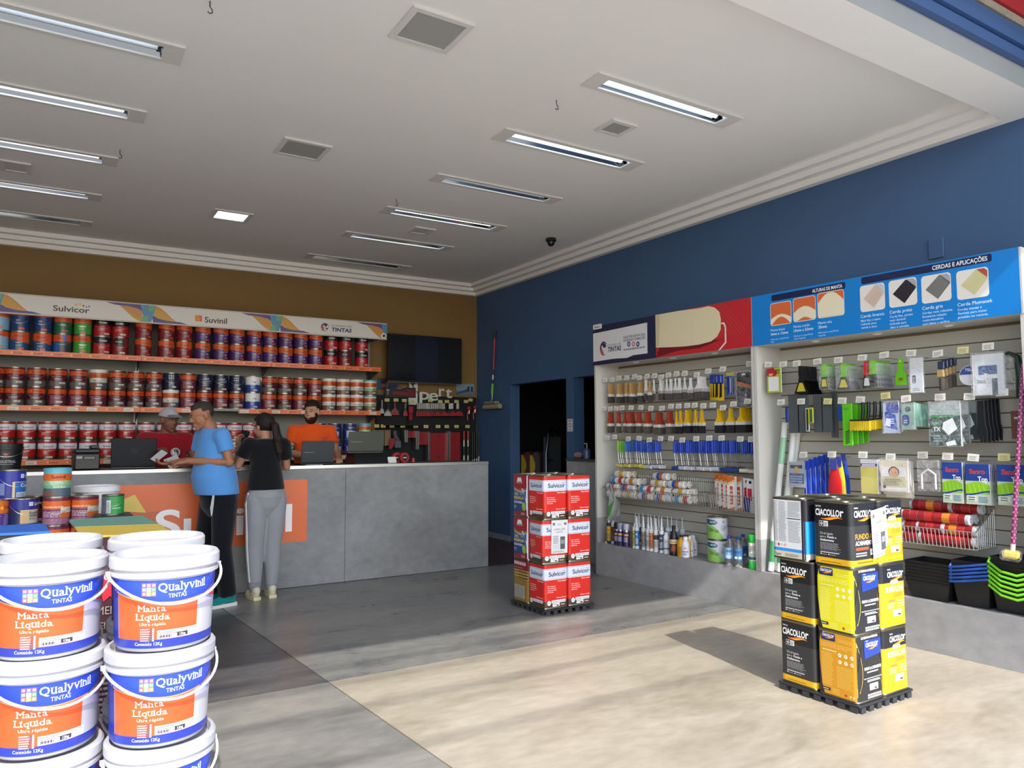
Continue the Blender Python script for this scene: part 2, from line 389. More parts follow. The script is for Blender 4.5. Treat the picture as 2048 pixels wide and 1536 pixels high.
# stepped cornice
def cornice(name, fn):
    b = G()
    for i in range(3): fn(b, .07 + .08*(2-i) , .07 + .08*(2-i) - .08 if i < 2 else 0, ZC - .049*(i+1), ZC - .049*i - (0 if i else .0005))
    struct(b.obj(name, 'white_paint', ang=0))
cornice('trim_1', lambda b, d0, d1, z0, z1: b.box(XL, XW - d0 * 0 - .001, YB - d0, YB - .001, z0, z1, '#e9e6de'))
cornice('trim_2', lambda b, d0, d1, z0, z1: b.box(XW - d0, XW - .001, YF, YB - d0 - .0005, z0, z1, '#e9e6de'))
# front beam, shutter rail and canopy
ZB = ZC - .147
struct(G().box(XL-.15, XW + 2, 2.14, YF, ZB, ZC + .4, '#e9e6de').obj('beam_front', 'white_paint', ang=0))
struct(G().box(XL-.15, XW + 2, 2.1385, 2.1395, ZB+.0005, 4.299, '#a6aaad').obj('wall_front', 'shaded_grey_render', ang=0))
b = G()
b.box(-4, 7.5, 2.095, 2.138, 3.735, 3.80, '#3c5a8c').box(-4, 7.5, 2.075, 2.138, 3.812, 3.87, '#3c5a8c').box(-4, 7.5, 2.11, 2.138, 3.80, 3.812, '#27406a').box(-4, 7.5, 2.10, 2.138, 3.87, 3.945, '#3c5a8c')
tag(b.obj('shutter_rail', 'blue_steel', ang=0), 'blue painted steel shutter rail along the outer face of the front beam', 'rail')
struct(G().box(-4, 7.5, 2.09, 2.138, 3.95, 4.0, '#80786e').obj('trim_3', 'rough_render', ang=0))
tag(G().rbox(-4, 5.6, 2.07, 2.138, 4.005, 4.299, '#a8232c').obj('fascia_band', 'red_band', ang=0), 'red fascia band above the rough grey ledge in the upper right corner', 'fascia')
struct(G().box(-12, 12, .4, 2.6, 4.3, 4.45, '#a6aaad').obj('canopy', 'shaded_grey_render', ang=0))
struct(G().box(XW + T + .001, XW + 2, 1.0, 1.92, 0.001, 4.29, '#cccccc').obj('wall_front_right', 'shaded_grey_render', ang=0))

# ---------------------------------------------------------------- ceiling fittings
WH = '#dedcd5'
def ceiling_light(r, lit, end=.11):
    x0, x1, y0, y1 = r; cx, cy = (x0+x1)/2, (y0+y1)/2; hx, hy = (x1-x0)/2, (y1-y0)/2
    t = empty('ceiling_light', (cx, cy, ZC)); b = G(); z = -.012
    b.box(-hx, hx, -hy, -hy+.045, z, -.0005, WH).box(-hx, hx, hy-.035, hy, z, -.0005, WH).box(-hx, -hx+end, -hy+.045, hy-.035, z, -.0005, WH).box(hx-end, hx, -hy+.045, hy-.035, z, -.0005, WH)
    b.obj('frame', 'matte', t, ang=0)
    a, c = hx-end+.004, hy-.034; b = G()
    b.add([(-a, -c, -.001), (a, -c, -.001), (a, -c*.55, .085), (-a, -c*.55, .085), (a, c*.55, .085), (-a, c*.55, .085), (a, c, -.001), (-a, c, -.001)], [(0, 1, 2, 3), (3, 2, 4, 5), (5, 4, 6, 7), (0, 3, 5, 7), (1, 6, 4, 2)], '#8e9296')
    b.obj('reflector', 'mirror', t, ang=0)
    for k, yy in enumerate((-.034, .034)):
        on = lit > k
        g2 = G().tube([(-a+.02, yy, .03), (a-.02, yy, .03)], .0145, '#d9dde0', 10)
        g2.obj('tube', 'tube_on' if on else 'plastic', t)
        for sx in (-1, 1): G().box(sx*(a-.019)-.009, sx*(a-.019)+.009, yy-.014, yy+.014, .012, .07, '#23262b').obj('lamp_holder', 'plastic', t, ang=0)
    return t
RLIT, LLIT = (2, 2, 1, 2, 2, 0), (1, 2, 2, 2, 0)
for i, r in enumerate(LIG):
    rt = i < 6; n = i if rt else i - 6; lit = RLIT[n] if rt else LLIT[n]
    tag(ceiling_light(r, lit), '%s recessed fluorescent ceiling light, %s from the front in the %s row' % ('lit' if lit else 'unlit', ORD[n], 'right' if rt else 'left'), 'ceiling light', 'recessed ceiling lights')
SQN = ['large square grey speaker grille nearest the front beam', 'large square speaker grille in the middle of the ceiling', 'small square grille between the first two lights of the right row', 'small white square panel between fourth and fifth lights of the right row', 'faint small square panel beyond the third light of the left row']
for i, (x0, x1, y0, y1) in enumerate(SQ):
    t = empty('ceiling_speaker', ((x0+x1)/2, (y0+y1)/2, ZC)); hx, hy = (x1-x0)/2, (y1-y0)/2; b = G(); f = .035
    b.box(-hx, hx, -hy, -hy+f, -.014, -.0005, WH).box(-hx, hx, hy-f, hy, -.014, -.0005, WH).box(-hx, -hx+f, -hy+f, hy-f, -.014, -.0005, WH).box(hx-f, hx, -hy+f, hy-f, -.014, -.0005, WH); b.obj('frame', 'matte', t, ang=0)
    G().box(-hx+f, hx-f, -hy+f, hy-f, -.008, -.0005, '#a5a5a2' if i < 3 else '#d2d0ca').obj('grille', 'matte', t, ang=0)
    tag(t, SQN[i], 'speaker')
x0, x1, y0, y1 = DL; t = empty('downlight', ((x0+x1)/2, (y0+y1)/2, ZC)); hx, hy = (x1-x0)/2, (y1-y0)/2; f = .04; b = G()
b.box(-hx, hx, -hy, -hy+f, -.012, -.0005, WH).box(-hx, hx, hy-f, hy, -.012, -.0005, WH).box(-hx, -hx+f, -hy+f, hy-f, -.012, -.0005, WH).box(hx-f, hx, -hy+f, hy-f, -.012, -.0005, WH); b.obj('frame', 'matte', t, ang=0)
G().box(-hx+f-.005, hx-f+.005, -hy+f-.005, hy-f+.005, .0, .012, '#eeeeee').obj('diffuser', 'downlight_glass', t, ang=0)
for sx in (-.07, .07): G().ell((sx, .05, -.012), (.028, .028, .02), '#ffffff').obj('lamp', 'tube_on', t)
tag(t, 'lit square two-lamp downlight in the middle of the ceiling', 'downlight')
p = at(1102, 477, 'z', ZC); t = empty('security_camera', p); G().lathe([(.06, -.0005), (.062, -.03), (.05, -.042)], '#1c1d20', 24).obj('base', 'plastic', t)
b = G(); b.ell((0, 0, -.043), (.046, .046, .05), '#0d0e10', 20, 12); b.obj('dome', 'gloss', t); tag(t, 'black dome security camera on the ceiling near the blue wall', 'camera')
for i, (px, py) in enumerate(((1113, 200), (793, 398), (240, 300), (420, 2))):
    p = at(px, py, 'z', ZC); b = G().tube([(0, 0, 0), (0, 0, -.03), (.012, 0, -.045), (.014, 0, -.06), (0, 0, -.068), (-.01, 0, -.06)], .003, '#4a4a48', 6)
    tag(b.obj('ceiling_hook', 'metal', None, p), ['wire hook in the ceiling between the second right light and the front grille', 'wire hook in the ceiling before the fourth light of the right row', 'wire hook in the ceiling beyond the third left light', 'wire hook in the ceiling at the top edge'][i], 'hook', 'ceiling hooks')
# overhead cables over the street: their shadows stripe the sunlit floor
for i, (y, z) in enumerate(((-2.2, 6.35), (-2.6, 6.45), (-3.1, 6.5), (-3.5, 6.3))):
    tag(G().tube([(-14, y, z + .1), (-5, y, z), (4, y, z), (14, y, z+.1)], .018, '#1b1b1b', 6).obj('power_cable', 'plastic'), 'black power cable over the street, %s from the shop front' % ORD[i], 'cable', 'street cables')
# ================================================================ SQUARE CANS
CW, CHH, CRR = .236, .352, .022
def wrap_map(W=CW, r=CRR, eps=.0003):
    def fn(u, v, L):
        o = .0006 + eps * L; k = math.floor((u + W/2) / W); q = u - k * W; c = W/2 - r
        if abs(q) <= c: x, y, a = q, -W/2 - o, 0
        else:
            t = (abs(q) - c) / r * R(45); s = 1 if q > 0 else -1; x = s * (c + (r + o) * math.sin(t)); y = -c - (r + o) * math.cos(t)
        a = k * R(90); return (x*math.cos(a) - y*math.sin(a), x*math.sin(a) + y*math.cos(a), v)
    return fn
def rr_ring(W, r, z, n=5):
    o = []
    for cx, cy, a0 in ((1, 1, 0), (-1, 1, 90), (-1, -1, 180), (1, -1, 270)):
        for i in range(n): a = R(a0 + 90*i/(n-1)); o.append((cx*(W/2-r) + r*math.cos(a), cy*(W/2-r) + r*math.sin(a), z))
    return o
def tin_square(h=CHH, W=CW, col='#8f8a78'):
    b = G(); rings = [(W-.004, 0), (W+.003, .0), (W+.003, .006), (W-.001, .010), (W-.001, h-.010), (W+.003, h-.006), (W+.003, h), (W-.008, h), (W-.010, h-.008)]
    k = len(b.v); n = 20
    vs = []; fs = []
    for w_, z in rings: vs += rr_ring(w_, CRR, z)
    for i in range(len(rings)-1):
        for j in range(n): fs.append((i*n+j, i*n+(j+1) % n, (i+1)*n+(j+1) % n, (i+1)*n+j))
    fs.append(tuple(range(n))[::-1]); fs.append(tuple((len(rings)-1)*n + j for j in range(n)))
    b.add(vs, fs, col); return b
TIN = tin_square().mesh('tin', 'metal')
LIDM = G().lathe([(.078, 0), (.08, .004), (.072, .0065), (.066, .002), (.03, .002), (.028, .009), (.022, .011)], '#c9c3ae', 24).mesh('lid', 'metal')
FOURS = {}
def ciac(p, u, v, w, col='#f4f4f4', sw=('#e2641f', '#f2a32a')):
    h = w * .2; p.text('TINTAS', u, v + h*1.28, h*.22, col, bold=.015); p.text('CIACOLLO', u, v, h, col, w=w*.85, bold=.03); p.text('r', u+w*.87, v, h*1.35, col, w=w*.12, bold=.018)
    for dx, c, s in ((.2, sw[0], .8), (.32, sw[1], 1.)):
        top, bot = [], []
        for i in range(13):
            t = i/12; x = u + w*(dx + (.95-dx)*t*s); yy = v - h*(.28 + .42*math.sin(t*math.pi*1.55 + .9)*.55*(1) + .2*t); th = h*.3*math.sin(math.pi*(.12+.88*t)) ; top.append((x, yy+th/2)); bot.append((x, yy-th/2))
        p.strip(top, bot, c)
def price(p, u, v, w=.05, h=.024):
    p.rrect(u, v, u+w, v+h, .003, '#f2f2ee'); p.lines(u+.004, v+.012, w*.7, .009, 2, '#55565a'); p.rect(u+w*.55, v+.003, u+w*.88, v+.013, '#4a4b50')
def face_slogan(p, u):
    ciac(p, u-.1, .272, .178); y = .212
    p.rrect(u-.078, y, u-.022, y+.03, .003, '#e8e8e8'); p.rect(u-.076, y+.002, u-.05, y+.028, '#1d1e21'); p.poly([(u-.063, y+.025), (u-.053, y+.015), (u-.063, y+.005), (u-.073, y+.015)], '#e8e8e8'); p.disc(u-.063, y+.015, .004, '#1d1e21', 8); p.lines(u-.047, y+.004, .022, .022, 4, '#55565a')
    p.text('C\u00ea t\u00e1 ligado', u-.075, .168, .0125, '#d8d8d8'); p.text('que a', u-.075, .15, .0125, '#d8d8d8'); p.text('Fundo e', u-.028, .15, .0125, '#f2f2f2', bold=.02); p.text('Acabamento', u-.075, .132, .0125, '#f2f2f2', bold=.02)
    p.lines(u-.075, .086, .13, .04, 7, '#8f9094'); p.rect(u-.075, .079, u+.055, .0797, '#b0b0b0'); p.lines(u-.075, .068, .118, .008, 1, '#e0e0e0', .6, 0); p.disc(u-.071, .06, .004, '#e0e0e0', 8); p.lines(u-.064, .057, .036, .006, 1, '#a0a0a0'); p.disc(u-.022, .06, .004, '#e0e0e0', 8); p.lines(u-.015, .057, .045, .006, 1, '#a0a0a0')
    p.lines(u-.075, .018, .13, .008, 1, '#8a6a12')
def face_fundo(p, u):
    ciac(p, u-.09, .272, .178); p.text('FUNDO &', u-.085, .152, .03, '#f0a42a', w=.15, bold=.01); p.text('ACABAMENTO', u-.085, .12, .024, '#f2f2f2', w=.165, bold=.02)
    p.rrect(u-.083, .093, u+.03, .108, .004, '#d2552f'); p.lines(u-.083, .06, .1, .026, 2, '#c8c8c8'); price(p, u+.045, .062, .06, .034); p.lines(u-.07, .022, .14, .012, 1, '#8a6a12', .7, .05)
def face_borracha(p, u):
    ciac(p, u-.055, .277, .155); p.rrect(u-.03, .238, u+.045, .258, .009, '#fbf6ea'); p.text('MANTA', u+.008, .244, .008, '#d99a3a', 'c')
    p.text('BORRACHA', u-.075, .196, .032, '#fdf3dc', w=.17, bold=.015); p.text('L\u00cdQUIDA', u-.005, .166, .025, '#d2791a', w=.09)
    p.rrect(u-.05, .142, u+.01, .153, .004, '#e87a50'); p.lines(u-.065, .105, .08, .034, 3, '#f2c080', .75); p.lines(u+.035, .11, .07, .045, 3, '#fbe6c0', .3)
    price(p, u-.012, .06, .085, .036); p.lines(u-.04, .016, .14, .012, 1, '#c79412', .7, .05)
def face_tech(p, u, base, lt, bk='#1f2024'):
    p.rect(u-.118, .001, u+.118, .351, bk)
    L = p.lay + 1
    top = []; bot = []
    for i in range(17):
        x = -.112 + .224*i/16 + .006; a = max(0, (-.075 - x)/.037) if x < 0 else 0; q = .34*a*a; top.append((u+min(x, .117), .350 - q*.28)); bot.append((u+min(x, .117), .003 + q*.75))
    p.strip(top, bot, base)
    p.rrect(u-.092, .297, u-.005, .338, .006, '#1d2a5e'); ciac(p, u-.084, .317, .075); p.lines(u+.01, .3, .09, .02, 2, lt); p.lines(u-.095, .262, .2, .026, 3, lt)
    p.rect(u-.085, .244, u+.0, .2475, '#f6f2c8')
    for j in (0, 1):
        for i in range(3): p.disc(u+.02+.036*i, .232-.036*j, .0105, '#f2efd6', 12); p.disc(u+.02+.036*i, .232-.036*j, .005, lt, 6)
    p.lines(u-.09, .06, .07, .175, 22, lt); p.lines(u+.0, .06, .1, .115, 14, lt); p.rrect(u-.09, .028, u-.042, .044, .003, '#26272b'); p.lines(u-.086, .033, .038, .008, 1, '#d8d8d8')
    p.lines(u-.03, .02, .05, .03, 4, lt); p.poly([(u+.05, .036), (u+.06, .027), (u+.05, .018), (u+.04, .027)], '#c23a20'); p.disc(u+.078, .027, .007, '#d8d2a0', 8); p.disc(u+.098, .027, .007, '#d8d2a0', 8)
def face_badge(p, u, edge):
    p.rect(u-.118, .001, u+.118, .351, '#26272a')
    for s in (-1, 1):
        top = []; bot = []
        for i in range(13):
            z = .03 + .29*i/12; wv = .05*math.sin(math.pi*(i/12)**.8)*(.6 if s > 0 else 1); top.append((u+s*.117, z)); bot.append((u+s*(.117-wv), z))
        p.strip(top, bot, edge)
        for k in range(5): p.poly([(u+s*(.075+.006*k), .27-.02*k), (u+s*(.08+.006*k), .30-.02*k), (u+s*(.088+.006*k), .24-.02*k)], '#1b1b1e')
    p.text('EXTERIOR-INTERIOR', u, .33, .012, '#f2f2f2', 'c', w=.15, bold=.02)
    p.poly([(u-.055, .322), (u+.1, .322), (u+.095, .24), (u-.05, .225)], '#1f3c96'); ciac(p, u-.038, .285, .115)
    p.text('FUNDO & ACABAMENTO', u+.02, .165, .016, '#f2f2f2', 'c', w=.15, bold=.015); p.lines(u-.03, .148, .1, .01, 1, '#d0d0d0', .7, 0)
    p.lines(u-.06, .118, .16, .008, 1, '#d8d8d8', .5, 0); p.lines(u-.03, .1, .12, .014, 2, '#d8d8d8', .6); price(p, u-.01, .055, .075, .034); p.lines(u-.03, .014, .13, .026, 2, '#a8a8a8', .8, .05)
def face_bluetech(p, u):
    p.rect(u-.117, .001, u+.117, .351, '#26222a'); p.rect(u-.112, .062, u+.086, .34, '#d8dadc'); p.rect(u-.112, .044, u+.086, .062, '#2f8ede'); p.rect(u-.112, .004, u+.086, .044, '#c9c4b0')
    p.lines(u-.108, .1, .034, .235, 30, '#9a9ca2'); p.lines(u-.07, .1, .055, .235, 30, '#9a9ca2'); p.lines(u-.004, .1, .086, .125, 16, '#9a9ca2'); p.lines(u-.004, .245, .086, .09, 11, '#9a9ca2'); p.rect(u-.01, .232, u+.082, .237, '#1c1c20')
    for i, c in enumerate(('#b8babc', '#cc2a3a', '#c4c6c8', '#d89aa0')): x = u-.094+.022*i; p.poly([(x, .09), (x+.009, .079), (x, .068), (x-.009, .079)], c)
    p.text('tigre'[0:0] or 'Tigolor', u-.1, .018, .014, '#3a3230', w=.045, bold=.015); p.lines(u-.03, .016, .1, .018, 3, '#8a8470')
def sulvi(p, u, w, v=.255, col='#16183a', dots=True):
    h = w * .205; p.text('Sulvicor', u, v, h, col, 'c', w=w, bold=.018)
    if dots:
        for dx, dy, c, s in ((.16, 1.1, '#e0a030', .09), (.1, .88, '#d8b070', .06), (.27, 1.22, '#e6c23a', .1), (.37, 1.0, '#2f6a5a', .1), (.44, .86, '#5a6ab0', .06), (.47, 1.08, '#3a4a8a', .07)): p.disc(u+dx*w, v+h*dy, h*s*1.3, c, 8)
def face_sulvicor(p, u, sticker=True):
    sulvi(p, u+.008, .172); p.text('Fosco Lav\u00e1vel', u+.1, .208, .011, '#fbe8e4', 'r', w=.085, bold=.02)
    for i, s in enumerate(('Maior Cobertura', 'Maior Rendimento', 'Secagem Acelerada', 'Menos Odor')): p.text(s, u-.09, .172-.0155*i, .0085, '#fbe0dc', bold=.015)
    p.text('Exterior e Interior', u+.1, .078, .0095, '#fbe0dc', 'r', bold=.015)
    p.disc(u-.075, .045, .019, '#e6ecf6', 18); p.lines(u-.086, .041, .022, .009, 1, '#6a8ac0'); p.rrect(u-.05, .042, u+.093, .064, .004, '#eef1f8'); p.text('Acr\u00edlico Premium', u-.045, .047, .0125, '#1d2a6a', w=.133, bold=.008)
    if sticker: price(p, u-.04, .014, .072, .025); p.lines(u+.045, .022, .04, .01, 1, '#e8e0d8', .6, 0)
def face_premium(p, u):
    p.rect(u-.118, .001, u+.118, .351, '#e8eaee'); p.rect(u-.117, .03, u+.1, .235, '#3d5f9e')
    p.rect(u-.117, .03, u+.1, .11, '#24417e'); n = 13
    top = [(u-.117+.225*i/12, .351) for i in range(n)]; bt = [(u-.117+.225*i/12, .25-.03*math.sin(math.pi*i/12*.9)+.0*i) for i in range(n)]; b2 = [(q[0], q[1]-.014) for q in bt]; b3 = [(q[0], q[1]-.02) for q in bt]
    p.strip(bt, b3, '#c9d0de'); p.strip(bt, b2, '#9a8f2f'); p.strip(top, bt, '#9c1f28'); p.strip([(u-.117+.225*i/12, .03+.03*(i/12)) for i in range(n)], [(u-.117+.225*i/12, .001) for i in range(n)], '#8f1c26')
    p.poly([(u+.02, .235), (u+.055, .232), (u+.102, .11), (u+.102, .15)], '#c6d2e8'); p.poly([(u-.035, .323), (u+.02, .323), (u+.035, .285), (u-.05, .285)], '#eceef0'); p.poly([(u-.02, .285), (u-.012, .297), (u-.004, .285)], '#9c1f28'); p.poly([(u+.004, .285), (u+.012, .297), (u+.02, .285)], '#9c1f28'); p.lines(u-.055, .276, .1, .006, 1, '#e8c8c8', .7, 0)
    p.text('PRO', u-.085, .172, .024, '#e2c53a', w=.055, bold=.02); p.text('100', u+.01, .178, .02, '#e2c53a', w=.035); p.text('PREMIUM', u-.1, .14, .024, '#f0cd2e', w=.16, bold=.015)
    p.rect(u-.1, .118, u+.06, .132, '#16264e'); p.lines(u-.1, .108, .15, .022, 2, '#d8dcea'); p.text('RENDE', u-.1, .078, .01, '#e8eefc'); p.text('250 m', u-.1, .064, .01, '#e8eefc'); p.disc(u+.064, .085, .031, '#86b83a', 18, .036); p.disc(u+.058, .095, .014, '#a2cc52', 12)
    p.lines(u+.02, .016, .06, .02, 2, '#e0b8bc')
def face_gold(p, u):
    p.rect(u-.118, .001, u+.118, .351, '#8f7132'); p.rect(u-.118, .262, u+.118, .351, '#7c1a26')
    for z in (.255, .228, .205): p.rect(u-.118, z, u+.118, z+.006, '#c9a85a'); p.rect(u-.03, z-.007, u+.118, z, '#241a12')
    for i in range(6): p.disc(u-.085+.032*i, .315, .012, '#e2d2d2', 10, .016)
    p.lines(u-.09, .275, .16, .014, 1, '#b87a80', .5); p.rect(u-.095, .03, u+.07, .135, '#a9a79c'); p.lines(u-.09, .035, .15, .095, 9, '#84827a', .5, .1)
def square_can(kind):
    if kind in FOURS: return copy_tree(FOURS[kind])
    t = meshobj('paint_can', TIN); p = P(wrap_map(), .013); W = CW; a, b_ = -1.5*W, 1.5*W
    def band(v0, v1, c): p.rect(a, v0, b_, v1, c)
    lo, hi = .001+.0, CHH-.001
    if kind == 'fundo': band(.009, hi-.008, '#303134'); band(.225, hi-.008, '#18191c'); band(.009, .042, '#e3ad1a'); face_slogan(p, -W); face_fundo(p, 0)
    elif kind == 'borracha': band(.009, hi-.008, '#f0a21e'); band(.248, hi-.008, '#1b1d22'); band(.009, .04, '#f2c91c'); face_borracha(p, 0); face_borracha(p, -W)
    elif kind == 'yellow': band(.009, hi-.008, '#26272a'); face_tech(p, -W, '#dfd61f', '#efe86a'); face_badge(p, 0, '#ece12a')
    elif kind == 'orange': band(.009, hi-.008, '#26272a'); face_tech(p, -W, '#d1921c', '#e4b54e'); face_badge(p, 0, '#f0b428')
    elif kind == 'bluetech': band(.009, hi-.008, '#1f222b'); band(.04, .225, '#1f93ea'); band(.009, .04, '#d6d2bc'); face_bluetech(p, -W)
    elif kind == 'sulvicor':
        band(.009, hi-.008, '#d3261d'); band(.226, .316, '#f0f2fa'); band(.2305, .3125, '#20244a'); band(.2325, .3105, '#cfd9f0'); band(.009, .058, '#4b3624'); face_sulvicor(p, -W, False); face_sulvicor(p, 0)
    elif kind == 'premium': band(.009, hi-.008, '#7c1a26'); p.rect(-W*1.5, .009, -W*.5, hi-.008, '#e8eaee'); face_premium(p, -W)
    elif kind == 'gold': band(.009, hi-.008, '#8f7132'); band(.262, hi-.008, '#7c1a26'); face_gold(p, -W)
    p.v = [(q[0], q[1], min(max(q[2], .0095), CHH-.0095)) for q in p.v]
    p.obj('label', 'print', t, ang=60); meshobj('lid', LIDM, t, (0, 0, CHH-.0125)); FOURS[kind] = t; return t
def put(o, loc, rz, label, cat, group=None):
    o.location = loc; o.rotation_euler.z = rz; tag(o, label, cat, group); return o
def pallet(loc, w, rz, label, h=.045):
    t = empty('pallet', loc, rz); b = G(); b.rbox(-w/2, w/2, -w/2, w/2, h-.014, h-.001, '#2c2e33', .003); b.obj('deck', 'plastic', t)
    for s in (-1, 1):
        for ax in (0, 1):
            g2 = G(); n = 7
            for i in range(n):
                c = -w/2 + w*(i+.5)/n; x = (s*w/2 - .012*(s > 0), s*w/2 + .012*(s < 0))
                q = (min(x), max(x), c-.02, c+.02)
                if ax: q = (q[2], q[3], q[0], q[1])
                g2.box(*q, 0, h-.0145, '#33353b')
            o = g2.obj('skirt_blocks', 'plastic', t, ang=0); o['kind'] = 'stuff'
    tag(t, label, 'pallet'); return t
# --- black and yellow stack at the right
YS = (3.925, 2.735); pallet((*YS, 0), .512, R(1.2), 'low black plastic pallet under the black and yellow cans')
d = .1225; z0 = .046; dz = CHH + .001
lay = {(-1, 1): ('fundo', 'fundo', 'bluetech'), (-1, -1): ('orange', 'yellow', 'fundo'), (1, -1): ('borracha', 'borracha', 'borracha'), (1, 1): ('fundo', 'fundo', 'fundo')}
LBL = {'fundo': 'black can with yellow foot', 'orange': 'can with ochre instruction side', 'yellow': 'can with bright yellow instruction side', 'bluetech': 'can with white instruction sheet', 'borracha': 'can, black above and orange below', 'sulvicor': 'red can with white name band', 'premium': 'maroon and blue can with green ball', 'gold': 'gold can with maroon top'}
POS = {(-1, 1): 'rear left column', (-1, -1): 'front corner column', (1, -1): 'right column', (1, 1): 'hidden rear column'}
TIER = ('bottom', 'middle', 'top')
for (sx, sy), ks in lay.items():
    for i, kd in enumerate(ks):
        put(square_can(kd), (YS[0]+sx*d+random.uniform(-.002, .002) - (.012 if kd == 'bluetech' else 0), YS[1]+sy*d+random.uniform(-.002, .002) + (.03 if kd == 'bluetech' else 0), z0+dz*i), R(random.uniform(-.6, .6)), '%s, %s tier, %s of the yellow stack' % (LBL[kd], TIER[i], POS[sx, sy]), 'can', 'cans of the black and yellow stack')
# --- red stack near the counter
RS = (3.745, 5.41); pallet((*RS, 0), .525, R(.8), 'low black plastic pallet under the red and white cans')
d = .1245; z0 = .046; dz = .364
lay = {(-1, 1): ('gold', 'premium', 'premium'), (-1, -1): ('sulvicor',)*3, (1, -1): ('sulvicor',)*3, (1, 1): ('sulvicor',)*3}
for (sx, sy), ks in lay.items():
    for i, kd in enumerate(ks):
        o = put(square_can(kd), (RS[0]+sx*d, RS[1]+sy*d, z0+dz*i), R((-6 if i == 1 else 0) + random.uniform(-1, 1)) if sy < 0 and sx < 0 else R(random.uniform(-1.5, 1.5)), '%s, %s tier, %s of the red stack' % (LBL[kd], TIER[i], POS[sx, sy]), 'can', 'cans of the red stack')
        o.scale = (1.0, 1.0, 1.031)
# price sheets in plastic sleeves
def sheet(name, w, h, loc, rz, tilt, label, lines):
    b = P(plane_map()); b.lay = 0; b.box(-w/2, w/2, 0, .0015, -h, 0, '#d6d7da'); lines(b, w, h)
    o = b.obj(name, 'paper', None, loc, rz, 0); o.rotation_euler = (R(2), R(tilt), rz); tag(o, label, 'price sheet'); return o
def sheet_print(t1, t2):
    def f(b, w, h):
        b.rect(-w*.42, -.022-.02, -w*.28, -.022, '#6a6c70'); b.rect(w*.28, -.042, w*.42, -.022, '#6a6c70'); b.lines(-.02, -.045, .04, .02, 2, '#a8a9ac')
        b.text(t1, 0, -h*.3, .014, '#55575c', 'c', w=w*.68); b.text(t2, 0, -h*.38, .013, '#55575c', 'c', w=w*.4)
        b.rect(w*.05, -h*.88, w*.34, -h*.5, '#54565b'); b.rect(w*.09, -h*.72, w*.3, -h*.6, '#8c8e92'); b.lines(-w*.4, -h*.7, w*.36, h*.25, 5, '#8c8e92'); b.rrect(-w*.4, -h*.86, -w*.05, -h*.74, .004, '#9a9ca0'); b.rrect(-w*.38, -h*.85, -w*.07, -h*.75, .003, '#d6d7da'); b.text('18 L', -w*.22, -h*.82, .012, '#55575c', 'c'); b.lines(-w*.4, -h*.97, w*.75, h*.06, 2, '#8c8e92')
    return f
sheet('price_sheet', .155, .275, tuple(V((RS[0]-d, RS[1]-d, z0+dz*2-.006)) + M.Rotation(R(-6), 3, 'Z') @ V((.04, -.134, 0))), R(-6), 0, 'white price sheet in a sleeve taped on the middle red can', sheet_print('LATINHA LATEX', 'SULVICOR'))
sheet('price_sheet', .16, .265, (YS[0]-.121+.105, YS[1]-.121-.135, .046+.354*3-.045), R(4), -7, 'white price sheet in a sleeve hung over the black and yellow stack', sheet_print('ACABAMENTO', 'CIACOLLOR'))

